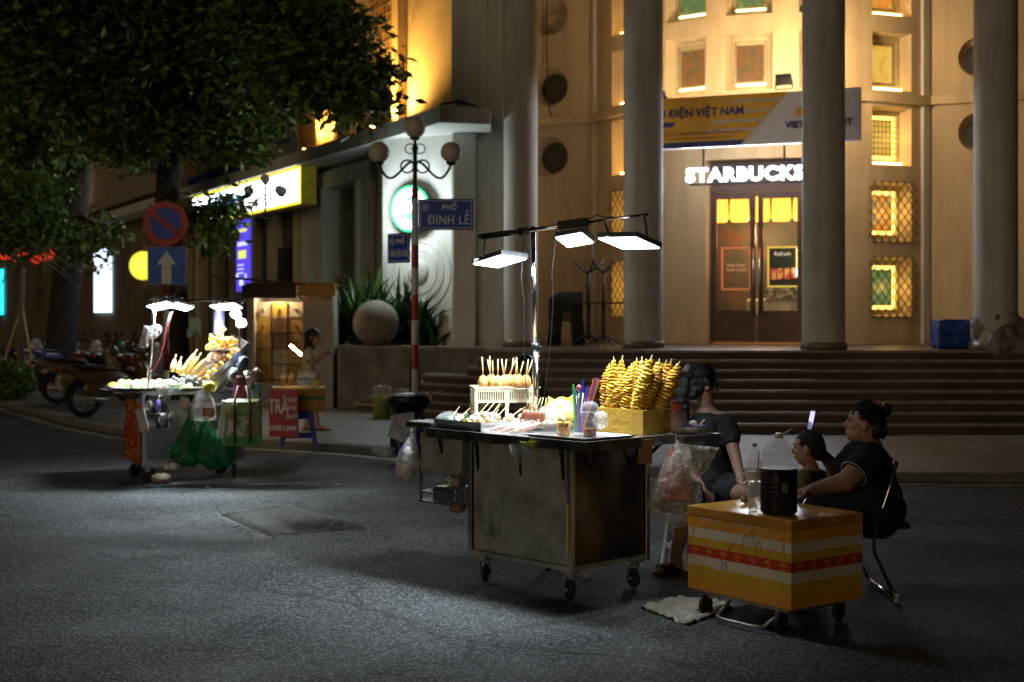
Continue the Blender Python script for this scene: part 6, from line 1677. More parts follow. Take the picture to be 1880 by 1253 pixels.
def potato(seed, L=.30):
    r2 = random.Random(seed); m = MB(); turns = 16; sg_ = 14; n = turns*sg_; prev = None; ph = r2.random()*6
    for i in range(n+1):
        u = i/n; a = 2*PI*i/sg_; R_ = (.0355*(1-.10*math.cos(u*7+ph))*(min(1, .6+u*3))*(1-.62*max(0, u-.80)/.2)); R_ *= 1+.09*math.sin(a*2.3+u*40+ph)
        z = u*L+.002*math.sin(a*3.1+ph); wv = .005*math.sin(a*1.7+u*23+ph)+.0035*math.sin(a*5+ph)
        c, s = math.cos(a), math.sin(a)
        p0 = V((c*.006, s*.006, z+.004)); p1 = V((c*R_*.62, s*R_*.62, z+wv*.4)); p2 = V((c*R_, s*R_, z+wv-.006))
        q = [m.v(p0), m.v(p1), m.v(p2), m.v(p2+V((c*.003, s*.003, -.005))), m.v(p2-V((0, 0, .010))), m.v(p1-V((0, 0, .008)))]
        if prev:
            for j in range(5):
                f = m.bm.faces.new((prev[j], prev[j+1], q[j+1], q[j])); f.smooth = True
        prev = q
    return m
pmat = mat('fried_potato', (.74, .47, .03), .42, var=.2, scale=16, sss=.15, stain=(.55, .25, .02), stain_scale=9, stain_amt=.4, bump=.2, bscale=60)
pmats = [pmat, mat('fried_potato_golden', (.70, .40, .03), .4, var=.3, scale=14, sss=.12, stain=(.40, .16, .02), stain_scale=8, stain_amt=.6, bump=.2), mat('fried_potato_brown', (.58, .30, .03), .4, var=.3, scale=14, sss=.1, stain=(.30, .12, .02), stain_scale=7, stain_amt=.7, bump=.2)]
vars_ = []
tops = [(1126, 660, 0), (1142, 658, 1), (1118, 672, 1), (1158, 672, 0), (1168, 662, 1), (1178, 660, 2), (1195, 657, 0), (1186, 664, 2), (1209, 664, 1), (1213, 672, 0), (1222, 666, 2), (1231, 664, 1), (1245, 668, 0), (1139, 690, 0), (1238, 676, 2)]
bots = [1122, 1130, 1112, 1146, 1155, 1165, 1166, 1172, 1185, 1180, 1192, 1200, 1206, 1128, 1204]
order = sorted(range(len(tops)), key=lambda i: tops[i][0])
for n_i, i in enumerate(order):
    px, py, dep = tops[i]; bxx = bots[i]
    fr_ = (bxx-1105)/120; Yb = 8.86-.27*fr_+ (.06*dep) if bxx < 1165 else 8.57+.02*dep+(bxx-1165)*.001+.03
    b = P(bxx, 0, Yb); b.z = CT+.125; tq = P(px, py, Yb+.02*dep); tq.y = Yb+.03*(dep-1)
    d_ = tq-b; L_ = d_.length
    rs_ = random.Random(i+50).uniform(.86, 1.16)
    if i < 3 or not vars_:
        m = potato(i, .30); me_o = m.build('spiral_slice', pmat, origin=None); vars_.append(me_o.data); bpy.data.objects.remove(me_o)
    t = thing('spiral_potato', '%s spiral potato skewer from the left in the yellow foam box' % ordinal(n_i), 'potato skewer', tuple(b), 0, 'spiral potato skewers')
    o = bpy.data.objects.new('fried_spiral', vars_[i % len(vars_)]); COL.objects.link(o); o.parent = t
    o.material_slots[0].link = 'OBJECT'; o.material_slots[0].material = pmats[(i*7) % 3 if px < 1200 else 1+i % 2]
    qd = d_.to_track_quat('Z', 'Y'); o.rotation_mode = 'QUATERNION'; o.rotation_quaternion = qd; o.rotation_quaternion = qd @ Euler((0, 0, i*1.3)).to_quaternion(); o.scale = (rs_, rs_, L_/.30)
    b2_ = random.Random(i+9)
    m = MB(); m.cone(b-d_.normalized()*.02, tq+d_.normalized()*.018, .0026, seg=6); m.build('bamboo_stick', MT['wood_stick'], t)
# --- right shelf goods
sb = thing('sauce_bag', 'pinkish plastic bag with an orange red top standing behind the spiral potatoes', 'bag', (P(1245, 0, 8.72).x, 8.72, .925))
q = V((P(1245, 0, 8.72).x, 8.72, .925))
m = MB(); m.lathe(q, [(.045, 0), (.068, .03), (.062, .08), (.04, .12), (.022, .14)], 18, sx=1., sy=.8)
for v_ in m.bm.verts: v_.co += V((random.gauss(0, .003), random.gauss(0, .003), 0))
m.build('bag_body', mat('pink_bag', (.50, .34, .31), .3, var=.3, scale=12, sss=.3), sb)
m = MB(); m.lathe(q+V((-.012, 0, .135)), [(.018, 0), (.032, .02), (.034, .045), (.018, .062)], 12)
for v_ in m.bm.verts: v_.co += V((random.gauss(0, .003),)*3)
m.build('red_top', mat('red_top', (.75, .12, .03), .4), sb)
q = V((P(1266, 0, 8.75).x, 8.75, .925)); bw = thing('enamel_bowl', 'pale enamel bowl with a blue rim and scraps on the right end of the shelf', 'bowl', tuple(q))
m = MB(); m.lathe(q, [(.05, 0), (.075, .02), (.10, .045), (.10, .047), (.072, .024), (.04, .008)], 28, cap1=True); m.build('bowl_wall', mat('enamel', (.52, .47, .38), .3), bw)
m = MB(); m.torus(q+V((0, 0, .047)), .10, .004, None, 28, 6); m.build('blue_rim', mat('enamel_blue', (.03, .08, .35), .3), bw)
for k, (dx_, c_, nm) in enumerate(((-.03, (.6, .32, .18), 'brown egg like lump'), (.02, (.7, .68, .66), 'white lump'))):
    m = MB(); m.ell(q+V((dx_, 0, .055)), (.028, .025, .026), noise=.06); tag(m.build('food_lump', mat('lump%d' % k, c_, .5)), nm+' in the enamel bowl', 'food')
m = MB(); m.cone(q+V((.05, -.02, .04)), q+V((.088, -.04, .085)), .006, seg=7); tag(m.build('short_stick', MT['wood_stick']), 'short pale stick resting in the enamel bowl', 'stick')

# ================================================================= hanging from the cart
def bag(name, label, top, prof, mt, seed, knot=True, group=None, parts=None, sy=.7):
    """plastic bag hanging from a point; prof = [(half width, drop, x shift)]"""
    t = thing(name, label, 'bag', tuple(top), 0, group); r2 = random.Random(seed)
    m = MB(); rings = []; sg_ = 22
    for (w, dz, xs) in prof:
        rings.append([m.v(V(top)+V((xs+w*math.cos(2*PI*i/sg_)*(1+r2.gauss(0, .05)), w*sy*math.sin(2*PI*i/sg_)*(1+r2.gauss(0, .07)), -dz+r2.gauss(0, .004)))) for i in range(sg_)])
    for a, b in zip(rings[:-1], rings[1:]):
        for i in range(sg_):
            j = (i+1) % sg_; f = m.bm.faces.new((a[i], a[j], b[j], b[i])); f.smooth = True
    m.bm.faces.new(rings[-1])
    m.build('bag_skin', mt, t)
    if knot:
        m = MB(); m.tube([V(top)+V((0, 0, .0)), V(top)+V((-.01, 0, .03)), V(top)+V((.0, .0, .045))], .004, 5); m.ell(V(top), (.012, .01, .012), seg=8, rings=6); m.build('knot', mt, t)
    return t
tp_ = P(1243, 812, 8.42)
bag('rubbish_bag', 'large clear plastic bag hanging under the right shelf with a red bag inside', tp_, [(.012, 0, 0), (.05, .05, .03), (.10, .12, .02), (.14, .22, .0), (.16, .30, -.02), (.155, .38, -.02), (.12, .45, -.01), (.05, .50, 0)], MT['film_thick'], 4)
flp = crumple('bag_flap', 'loose clear flap of the rubbish bag spreading to the right', 'plastic bag', [P(1246, 815, 8.40), P(1320, 822, 8.44), P(1296, 868, 8.42), P(1262, 890, 8.38)], .001, film('flap_film', (.7, .68, .64), .35, .2, .8, 14), 8, .012)
bag('red_rubbish', 'red bag inside the large clear bag under the right shelf', tp_+V((-.02, 0, -.03)), [(.008, 0, 0), (.03, .04, 0), (.06, .12, .0), (.09, .22, .01), (.105, .29, .01), (.07, .33, 0)], mat('red_bag', (.40, .07, .045), .35, var=.3, scale=12, bump=.6, bscale=18, sss=.2), 5, knot=False)
m = MB(); m.ell(tp_+V((-.01, .0, -.37)), (.115, .08, .05), None, 18, 10, noise=.12, rnd=random.Random(4)); tag(m.build('food_waste', mat('dark_waste', (.045, .022, .015), .5, var=.6, scale=25, bump=.8)), 'dark food waste at the bottom of the clear rubbish bag', 'waste')
tp2 = P(757, 800, 9.15)
bag('clear_bag', 'clear bag of pale goods hanging at the left end of the large cart', tp2, [(.01, 0, 0), (.035, .04, -.01), (.06, .10, -.02), (.075, .17, -.03), (.07, .24, -.04), (.03, .29, -.04)], MT['film'], 6)
m = MB(); m.ell(tp2+V((-.035, 0, -.22)), (.06, .045, .06), None, 14, 10, noise=.06); tag(m.build('bag_contents', mat('tan_contents', (.50, .38, .24), .6, var=.3, scale=20)), 'tan goods at the bottom of the clear bag at the left end', 'goods')
m = MB(); m.ell(tp2+V((-.02, -.01, -.12)), (.045, .04, .05), None, 14, 10, noise=.15); tag(m.build('paper_wad', mat('paper_wad', (.65, .65, .64), .7)), 'white paper wad in the clear bag at the left end', 'paper')
# price card
q = P(1185, 829, 8.33); m = MB(); m.box(q, (.088, .004, .145), (R(2), 0, .3), bev=.002); pc_ = m.build('card_tag', mat('brown_card', (.26, .15, .06), .6, var=.2, scale=20)); tag(pc_, 'blank brown card hanging from the rim right of the cart corner', 'card')
m = MB(); m.cone(P(1190, 850, 8.33), P(1190, 870, 8.33), .003, seg=5); m.build('string', MT['white_plastic'], pc_)
# bowl in the rack, plate and gourd under it
t = thing('steel_tub', 'steel tub in the open rack under the side cabinet', 'tub', tuple(Lc(.14, 1.17, .468)), RZ)
m = MB(); m.box((0, 0, .045), (.22, .24, .09), bev=.015); m.build('tub_body', stl, t, world=False)
m = MB()
for k in range(5): m.ell((rr.gauss(0, .05), rr.gauss(0, .06), .105), (.05, .035, .03), None, 12, 8, noise=.2, rnd=rr)
tag(m.build('tub_scraps', mat('pale_scraps', (.40, .36, .28), .6, var=.4, scale=20), world=False), 'pale scraps heaped on the steel tub in the rack', 'scraps'); o = bpy.data.objects['tub_scraps']; o.location = cm @ V((.14, 1.17, .555))
m = MB(); m.ell(P(840, 933, 8.9), (.055, .045, .032), (0, 0, 0), 16, 10); tag(m.build('brown_bowl', mat('brown_bowl', (.22, .13, .035), .35, var=.3)), 'small brown bowl hanging under the open rack', 'bowl')
bag('green_yellow_bag', 'yellow green plastic bag tucked under the counter rim', P(985, 812, 8.30), [(.09, 0, 0), (.08, .015, 0), (.045, .03, 0), (.02, .04, 0)], mat('lime_bag', (.36, .42, .03), .35, bump=.5, sss=.2), 9, knot=False, sy=.25)
bag('thin_clear_bag', 'thin clear bag hanging flat against the dented side panel', P(952, 816, 8.36), [(.055, 0, 0), (.05, .03, 0), (.035, .07, 0), (.012, .11, 0)], film('thin_film', (.8, .82, .85), .10, .1, .7, 20), 10, knot=False, sy=.3)
# things on the road by the cart
q = G(1080, 1062); m = MB(); m.ell((q.x, q.y, .06), (.05, .04, .06), None, 14, 9, noise=.14); tag(m.build('small_clear_bag', MT['film']), 'small clear bag on the road behind the near caster', 'plastic bag')
crumple('flat_sack', 'flattened pale plastic sack on the road in front of the striped box', 'plastic sack', [G(1175, 1118)+V((0, 0, .012)), G(1262, 1150)+V((0, 0, .012)), G(1350, 1118)+V((0, 0, .02)), G(1250, 1100)+V((0, 0, .02))], .006, mat('pale_sack', (.30, .255, .20), .5, var=.2, scale=9, sss=.1), 14, .010, 14)

# ================================================================= striped box on its trolley
TB = V((1.434, 7.27, 0)); TR = R(36)
tr = thing('luggage_trolley', 'low folded luggage trolley under the striped box', 'trolley', tuple(TB), TR)
m = MB()
m.tube([(.02, .12, .105), (.50, .12, .105)], .012, 8); m.tube([(.02, .62, .105), (.50, .62, .105)], .012, 8)
m.tube([(-.06, .14, .035), (-.08, .2, .03), (-.08, .42, .03), (-.06, .48, .035)], .009, 8); m.tube([(.06, .12, .10), (-.06, .14, .035)], .009, 8); m.tube([(.06, .50, .10), (-.06, .48, .035)], .009, 8)
m.box((.27, .37, .115), (.45, .6, .02)); m.build('trolley_frame', MT['steel_old'], tr, world=False)
for x, y in ((.03, .10), (.03, .66), (.50, .12), (.50, .64)):
    m = MB(); m.torus((x, y, .055), .038, .017, Euler((R(90), 0, R(10))).to_matrix(), 20, 8); m.cone((x, y-.02, .055), (x, y+.02, .055), .03, seg=14); m.build('trolley_wheel', MT['rubber'], tr, world=False)
SB = thing('striped_foam_box', 'big orange, white and red striped foam box with blue pen scribbles', 'foam box', tuple(TB+V((0, 0, .137))), TR)
SXL, SYL, SH = .552, .770, .459
sc_ = {'o': mat('box_orange', (.74, .34, .03), .5, var=.14, scale=6, bump=.08), 'w': mat('box_white', (.70, .63, .50), .5, var=.07, scale=9, bump=.05), 'y': mat('box_yellow', (.66, .41, .03), .5, var=.10, scale=8), 'r': mat('box_red', (.55, .04, .015), .5, var=.10, scale=9)}
lay = [('o', 0, .075), ('y', .075, .135), ('w', .135, .190), ('r', .190, .243), ('y', .243, .290), ('w', .290, .343), ('o', .343, .405)]
m = MB(); 
for k, (c_, a, b) in enumerate(lay):
    m.box((SXL/2, SYL/2, (a+b)/2), (SXL, SYL, b-a), mi='owyr'.index(c_))
bmesh.ops.remove_doubles(m.bm, verts=m.bm.verts, dist=.0004)
m.build('box_body', [sc_[c] for c in 'owyr'], SB, world=False, origin=None)
m = MB(); m.box((SXL/2, SYL/2, .432), (SXL+.006, SYL+.006, .053), bev=.006); m.build('lid', mat('lid_orange', (.52, .235, .03), .28, var=.2, scale=5, stain=(.6, .4, .12), stain_scale=5, stain_amt=.5, bump=.15, bscale=10), SB, world=False)
m = MB()   # diagonal stripe print
for k in range(6):
    y = .09+k*.115
    for z0_, z1_ in ((.003, .072), (.346, .402)):
        s_ = (z1_-z0_)*.9
        m.slab([(.001, y, z0_), (.001, y+.035, z0_), (.001, y+.035-s_, z1_), (.001, y-s_, z1_)], (-1, 0, 0), .0014)
for k in range(5):
    x = .08+k*.10
    for z0_, z1_ in ((.003, .072),): s_ = (z1_-z0_)*.9; m.slab([(x, .001, z0_), (x+.03, .001, z0_), (x+.03+s_, .001, z1_), (x+s_, .001, z1_)], (0, -1, 0), .0014)
m.build('diagonal_print', mat('print_orange', (.74, .36, .05), .5), SB, world=False)
m = MB()   # little canopy emblems on the red band
for k in range(7):
    y = .055+k*.110
    m.slab([(.001, y+.026*math.cos(PI*j/8), .215+.019*math.sin(PI*j/8)) for j in range(9)], (-1, 0, 0), .0016)
    m.box((.0, y, .2035), (.0015, .030, .004)); m.box((.0, y, .1965), (.0015, .036, .003))
for k in range(5):
    x = .06+k*.105; m.slab([(x+.024*math.cos(PI*j/8), .001, .215+.019*math.sin(PI*j/8)) for j in range(9)], (0, -1, 0), .0016); m.box((x, .0, .2035), (.028, .0015, .004)); m.box((x, .0, .1965), (.034, .0015, .003))
m.build('band_emblem', mat('emblem_gold', (.62, .27, .03), .5), SB, world=False)
def scrib(pts, name='pen_scribble', mt=None, r=.003):
    m = MB(); m.tube([(.0010, y, z) for y, z in pts], r*.85, 5); m.build(name, mt, SB, world=False)
pen = mat('blue_pen', (.02, .035, .20), .5)
scrib([(.30, .335), (.325, .345), (.345, .325), (.33, .305), (.36, .292), (.34, .285)], mt=pen); scrib([(.29, .36), (.28, .375), (.27, .335), (.245, .28), (.26, .272), (.25, .258)], mt=pen); scrib([(.42, .29), (.44, .275), (.45, .24), (.44, .25)], mt=pen)
scrib([(.50, .20), (.515, .19), (.495, .17), (.51, .15), (.49, .135), (.475, .15), (.48, .18), (.465, .165), (.46, .145)], mt=pen)
scrib([(.235, .345), (.232, .30), (.22, .33), (.215, .285)], mt=pen)
rp = mat('red_drip', (.38, .02, .01), .5)
for y, z0_, z1_ in ((.72, .31, .37), (.735, .28, .35), (.05, .27, .34), (.06, .30, .35)): scrib([(y, z1_), (y, z0_)], 'red_mark', rp, .0025)
m = MB(); m.tube([(.17, .0008, .36), (.17, .0008, .31)], .0020, 5); m.build('red_mark', rp, SB, world=False)
m = MB()
for (x, y) in ((.0, .33), (.0, .60)): m.box((x, y, .395), (.0015, .18, .012))
m.build('clear_tape', film('tape', (.8, .75, .6), .5, .1), SB, world=False)
# on the box
zt2 = .137+.459+.001
def tp3(x, y): q = Matrix.Translation(TB) @ Matrix.Rotation(TR, 4, 'Z') @ V((x, y, 0)); return V((q.x, q.y, zt2))
def onbox(px, py): return G(px, py, zt2)
jq = onbox(1430, 943); r_ = 35*jq.y/F
jt = thing('large_plastic_jug', 'large ribbed clear jug half full of near black drink on the striped box', 'jug', tuple(jq))
hJ = (951-803)*jq.y/F*.97
pr = [(r_*.88, 0), (r_, .012)]
for k in range(3): z = hJ*(.10+.065*k); pr += [(r_, z), (r_*.965, z+.005), (r_, z+.010)]
for k in range(4): z = hJ*(.30+.07*k); pr += [(r_*1.0, z), (r_*.955, z+.006), (r_, z+.012)]
pr += [(r_, hJ*.60), (r_*.965, hJ*.62), (r_, hJ*.64), (r_*.97, hJ*.70), (r_*.80, hJ*.82), (r_*.5, hJ*.91), (r_*.26, hJ*.955), (r_*.26, hJ*.97)]
m = MB(); m.lathe(jq, pr, 40, cap1=False); m.build('jug_wall', film('jug_plastic', (.10, .095, .09), .16, .05, .5, 10), jt)
m = MB(); m.lathe(jq+V((0, 0, .003)), [(r_*.85, 0), (r_*.955, .012), (r_*.94, hJ*.25), (r_*.955, hJ*.30), (r_*.94, hJ*.45), (r_*.955, hJ*.575)], 36); m.build('dark_drink', mat('dark_drink', (.012, .004, .006), .45, spec=.08), jt)
m = MB(); m.lathe(jq+V((0, 0, hJ*.965)), [(.021, 0), (.021, .026)], 24); m.tube([jq+V((.015, 0, hJ+.0)), jq+V((.045, 0, hJ+.018)), jq+V((.075, 0, hJ+.036))], [.005, .006, .005], 6); m.build('cap', mat('cap_cream', (.60, .56, .46), .4), jt)
m = MB(); m.box(jq+V((.012, -r_-.0005, hJ*.35)), (.028, .0015, .05)); m.build('barcode_patch', mat('bar_patch', (.16, .14, .15), .5), jt)
m = MB()
for j_ in range(4):
    for k_ in range(7 if j_ != 2 else 5):
        a = R(200+k_*9); m.box(jq+V((r_*1.004*math.cos(a), r_*1.004*math.sin(a), hJ*(.30+.055*j_))), (.009, .0015, .005), Euler((0, 0, a+PI/2)).to_matrix())
m.build('label_print', mat('faint_print', (.10, .06, .10), .4), jt)
bq_ = onbox(1385, 938); 
bt2 = bottle('clear ribbed water bottle with a grey cap and straw beside the big jug', tuple(bq_), (941-816)*bq_.y/F, 12.8*bq_.y/F, .42, film('water_tint', (.55, .6, .62), .4, .05, .2, 8), mat('cap_grey', (.30, .34, .38), .4))
m = MB(); m.tube([P(1393, 826, bq_.y), P(1392, 870, bq_.y), P(1386, 890, bq_.y)], .0035, 6); m.build('straw', mat('amber_straw', (.55, .25, .05), .4), bt2)
q = onbox(1362, 925); m = MB()
for k in range(7): m.ell(q+V((random.gauss(0, .012), random.gauss(0, .012), .014+random.random()*.012)), (.018, .014, .010), (random.random()*3, random.random(), 0), 9, 6, noise=.25)
tag(m.build('crumpled_snack_bag', mat('snack_foil', (.28, .20, .12), .4, var=.4, scale=30)), 'small crumpled brown bag on the striped box left of the bottle', 'bag')
q = P(1362, 880, 8.4); mg = thing('white_cup_handle', 'white plastic mug with a round handle held at the knee of the woman', 'mug', tuple(q))
m = MB(); m.torus(q, .032, .006, Euler((R(90), 0, R(20))).to_matrix(), 24, 8); m.build('handle', MT['white_plastic'], mg)
m = MB(); m.lathe(q+V((.055, .02, -.04)), [(.03, 0), (.036, .085), (.038, .086)], 20, cap1=False); m.build('mug_wall', MT['white_plastic'], mg)
# ================================================================= fruit cart in the background
FX = thing('fruit_snack_cart', 'smaller fruit and snack cart hung with bags, glaring lamps above, near the kerb', 'food cart', (-3.62, 13.9, 0), R(28))
fm_ = wm(FX); 
def Lf(x, y, z=0.): return fm_ @ V((x, y, z))
m = MB(); cb(m, .0, 1.0, .0, .58, .19, .62); m.build('cabinet_body', so_, FX, world=False)
m = MB(); cb(m, .035, .52, -.008, -.001, .23, .56); m.build('door_panel', mat('door_sheet', (.20, .19, .175), .4, .8, var=.2, scale=5, stain=(.05, .045, .04), stain_amt=.6), FX, world=False)
m = MB()
for x in (.0, 1.0):
    for y in (.0, .58): m.box((x, y, .55), (.03, .03, .72))
for z in (.63, .88):
    for y in (.0, .58): m.box((.5, y, z), (.968, .026, .026))
    for x in (.0, 1.0): m.box((x, .29, z), (.026, .548, .026))
m.build('frame_rail', stl, FX, world=False)
m = MB(); cb(m, .25, .45, .02, .5, .645, .78); cb(m, .5, .95, .05, .5, .645, .74); m.build('inner_bin', so_, FX, world=False)
m = MB(); cb(m, -.30, .62, -.05, .62, .895, .915); m.build('counter_top', stl, FX, world=False)
for x, y, a in ((.05, .05, 0), (.05, .53, .4), (.93, .05, 1.3), (.93, .53, .2)):
    rt_ = Euler((R(90), 0, a)).to_matrix(); c = V((x, y, .08))
    m = MB(); m.torus(c, .055, .024, rt_, 22, 8); m.lathe(c, [(.055, -.015), (.055, .015)], 18, rot=rt_); m.build('caster_wheel', MT['rubber'], FX, world=False)
    m = MB(); m.box((x, y, .15), (.05, .05, .08)); m.build('caster_fork', so_, FX, world=False)
q = crumple('patterned_cloth', 'red and yellow patterned cloth hung over the left end of the fruit cart', 'cloth', [Lf(-.03, -.02, .19), Lf(-.05, .60, .21), Lf(-.02, .60, .86), Lf(-.03, .0, .78)], .006, multi('cloth_print', [(.60, .35, .06), (.60, .30, .04), (.42, .04, .03), (.38, .03, .03), (.40, .04, .03), (.60, .32, .05), (.6, .45, .2)], .7, 7, vor=False, distort=2), 21, .012)
# tilted display tray
T0, T1 = Lf(.50, -.05, .90), Lf(1.0, .0, 1.33)
tl0, tl1 = P(375, 712, 13.9), P(459, 634, 14.0); 
m = MB(); dep = V((-.25, .5, .08)); A_ = tl0; B_1 = tl1; C_1 = tl1+dep; D_1 = tl0+dep; nn = (B_1-A_).cross(D_1-A_).normalized()
m.slab([A_, B_1, C_1, D_1], -nn, .02); 
for a, b in ((A_, B_1), (D_1, C_1), (B_1, C_1)): m.slab([a, b, b+nn*.035, a+nn*.035], (a-(A_+C_1)/2).normalized()*1.0, .008)
m.slab([A_-V((0, 0, .01)), B_1.lerp(A_, .35)-V((0, 0, .01)), B_1.lerp(A_, .35)-V((0, 0, .10)), A_+V((.10, 0, -.04))], (0, 1, 0), .3)
m.build('tilted_tray', stl, FX)
nu = (B_1-A_).normalized(); nv = dep.normalized()
rr = random.Random(31)
def fruit(name, label, cat, c, rad, colr, grp, rot=None, noise=.02):
    m = MB(); m.ell(c, rad, rot, 14, 9, noise=noise, rnd=rr); o = m.build(name, colr); tag(o, label, cat, grp); return o
my = mat('mango_yellow', (.62, .50, .06), .4, var=.2, scale=12, sss=.1); mgn = mat('mango_green', (.25, .38, .10), .4, var=.25, scale=9, sss=.1); gv = mat('guava', (.42, .52, .22), .45, var=.2, scale=15, sss=.1); wh_ = mat('peeled_fruit', (.70, .62, .42), .45, var=.12, scale=20, sss=.2); pr_ = mat('plum_slices', (.30, .06, .10), .4, var=.3, scale=25)
oc = mat('orange_balls', (.72, .34, .04), .4, var=.25, scale=20)
fl = [(208, 700, my, 'yellow'), (222, 696, my, 'yellow'), (236, 694, mgn, 'pale green'), (248, 692, gv, 'pale green'), (262, 696, gv, 'green tinted'), (274, 698, wh_, 'peeled white'), (288, 694, wh_, 'peeled white'), (300, 697, wh_, 'peeled white'), (318, 692, mgn, 'dark green'), (330, 690, mgn, 'green'), (344, 693, gv, 'light green'), (228, 702, gv, 'small green')]
for i, (px, py, mt2, nm) in enumerate(fl):
    c = P(px, py, 13.9+.05*(i % 3)); c.z = .915+.035
    fruit('loose_fruit', '%s fruit, %s from the left on the cart tray' % (nm, ordinal(i) if i < 11 else 'small one near the left end,'), 'fruit', c, (.062, .045, .048), mt2, 'fruit on the background cart', (0, rr.random(), rr.random()*2))
m = MB(); 
for k in range(9): m.ell(P(280+k*4, 704+2*math.sin(k), 13.75), (.014, .012, .010), (k, 0, 0), 8, 6)
tag(m.build('plum_slices', pr_), 'row of dark red plum slices at the front of the fruit tray', 'fruit', kind=None)
for (px, w_, lb) in ((250, .19, 'left'), (340, .14, 'right')):
    c = P(px, 0, 13.82); c.z = .917
    m = MB(); m.lathe(c, [(w_*.8, 0), (w_*1.1, .03), (w_*1.12, .034), (w_*.8, .012)], 26, sx=1.2); tag(m.build('shiny_plate', stl), 'round steel plate under the fruit at the %s of the tray' % lb, 'plate')
cm_ = mat('corn_yellow', (.70, .42, .12), .45, var=.25, scale=30, sss=.1)
for i, (p0, p1) in enumerate((((316, 682), (321, 660)), ((326, 684), (331, 664)), ((330, 690), (357, 650)), ((337, 690), (364, 656)), ((345, 692), (375, 662)), ((350, 697), (385, 672)), ((360, 699), (395, 680)))):
    a, b = P(p0[0], p0[1], 13.9+.03*i), P(p1[0], p1[1], 13.95+.03*i)
    t = thing('corn_skewer', '%s stick of corn from the left leaning up on the fruit cart' % ordinal(i), 'corn', tuple(a), 0, 'corn sticks on the background cart')
    m = MB(); m.tube([a, a.lerp(b, .3), a.lerp(b, .8), b], [.02, .024, .02, .010], 10); m.build('cob', cm_, t)
    m = MB(); m.cone(b, b+(b-a).normalized()*.05, .004, seg=5); m.build('stick', MT['wood_stick'], t)
for i in range(9):
    c = A_+nu*(.10+.048*i)+nv*(.10+.05*(i % 2))+nn*.03
    fruit('orange_ball', '%s orange ball from the lower end of the tilted tray' % ordinal(i), 'snack', c, (.026, .022, .02), oc, 'orange balls on the tilted tray', (0, .6, 0))
pile = [(404+rr.gauss(0, 12), 628+rr.gauss(0, 6)) for _ in range(26)]
pl_ = thing('kumquat_pile', 'heap of bright orange fried rings piled on a raised plate at the back', 'snack pile', tuple(P(404, 640, 14.15)))
m = MB()
for (px, py) in pile: m.torus(P(px, py, 14.15+rr.gauss(0, .05)), .022, .012, (rr.random()*3, rr.random()*3, 0), 12, 6)
m.build('fried_rings', oc, pl_)
m = MB(); m.lathe(P(404, 643, 14.15), [(.05, -.12), (.03, -.06), (.10, -.01), (.15, .012)], 22); m.build('plate_stand', stl, pl_)
m = MB()
for k in range(12): m.ell(P(398+rr.gauss(0, 11), 655+rr.gauss(0, 4), 14.05), (.03, .02, .016), (0, rr.random(), 0), 9, 6, noise=.1, rnd=rr)
tag(m.build('wrapped_snacks', mat('wrapped_snack', (.62, .35, .20), .35, var=.4, scale=25)), 'small wrapped snacks below the orange pile', 'snacks')
# leafy sprig
m = MB()
for k in range(6): m.ell(P(409, 606, 14.1)+V((.02*math.cos(k), .0, .02*math.sin(k))), (.022, .006, .012), (0, k, 0), 8, 5)
tag(m.build('leaf_sprig', MT['leafA']), 'green leaf sprig on top of the orange heap', 'sprig')
# lamp poles
led2 = emit('cart_lamp_white', (.93, .97, 1.), LEDW2)
pa, pb2 = P(272, 692, 13.75), P(284, 556, 13.75)
m = MB(); m.tube([V((pa.x, pa.y, .915)), pa.lerp(pb2, .5), pb2], .017, 10); m.build('lamp_pole', MT['chrome'], FX)
m = MB(); m.cone(P(440, 640, 14.1), P(440, 552, 14.1), .010, seg=8); m.cone(P(276, 552, 13.8), P(455, 552, 14.1), .010, seg=8); m.build('lamp_arm', MT['black_metal'], FX)
for k, (A, B, C, lb) in enumerate(((P(268, 563, 13.9), P(306, 554, 13.6), P(326, 562, 13.75), 'left glaring lamp panel of the fruit cart'), (P(308, 563, 14.1), P(322, 556, 13.7), P(357, 565, 13.85), 'second glaring lamp panel, beside the left one'), (P(384, 562, 14.1), P(430, 557, 13.8), P(446, 566, 13.95), 'right glaring lamp panel'))):
    D_ = A+C-B; n = (B-A).cross(C-B).normalized(); n = -n if n.z > 0 else n
    m = MB(); m.slab([A-n*.006, B-n*.006, C-n*.006, D_-n*.006], -n, .02); h = m.build('lamp_panel', MT['housing'], FX); h['label'] = lb
    m = MB(); cen = (A+C)/2; m.slab([cen+(p-cen)*.95-n*.003 for p in (A, B, C, D_)], n, .006); beam(cen+n*.012, n+V((.05, -.12, 0)), .25, .2, LAMPW2, 162); m.build('lit_face', led2, h)
for k, (px, py) in enumerate(((433, 578), (443, 594))):
    m = MB(); m.lathe(P(px, py, 13.95), [(.02, .05), (.05, .03), (.055, -.02), (.03, -.04)], 16, rot=(0, R(30-40*k), 0)); o = m.build('round_lamp', emit('round_lamp_%d' % k, (.85, .92, 1.), 5), FX); o['label'] = 'small round lamp, %s of two at the right end' % ('upper', 'lower')[k]
m = MB(); rr = random.Random(6)
for k in range(26):
    x0_ = rr.uniform(276, 340); y0_ = rr.uniform(544, 556); m.tube([P(x0_, y0_, 13.7), P(x0_+rr.uniform(-8, 8), y0_+rr.uniform(-8, 6), 13.65), P(x0_+rr.uniform(-12, 12), y0_+rr.uniform(-4, 8), 13.7)], .006, 5)
m.build('wire_tangle', mat('grey_wires', (.30, .31, .32), .5, var=.6, scale=30), FX)
def wire2(name, pts, r, mt):
    m = MB(); m.tube(pts, r, 6); m.build(name, mt, FX)
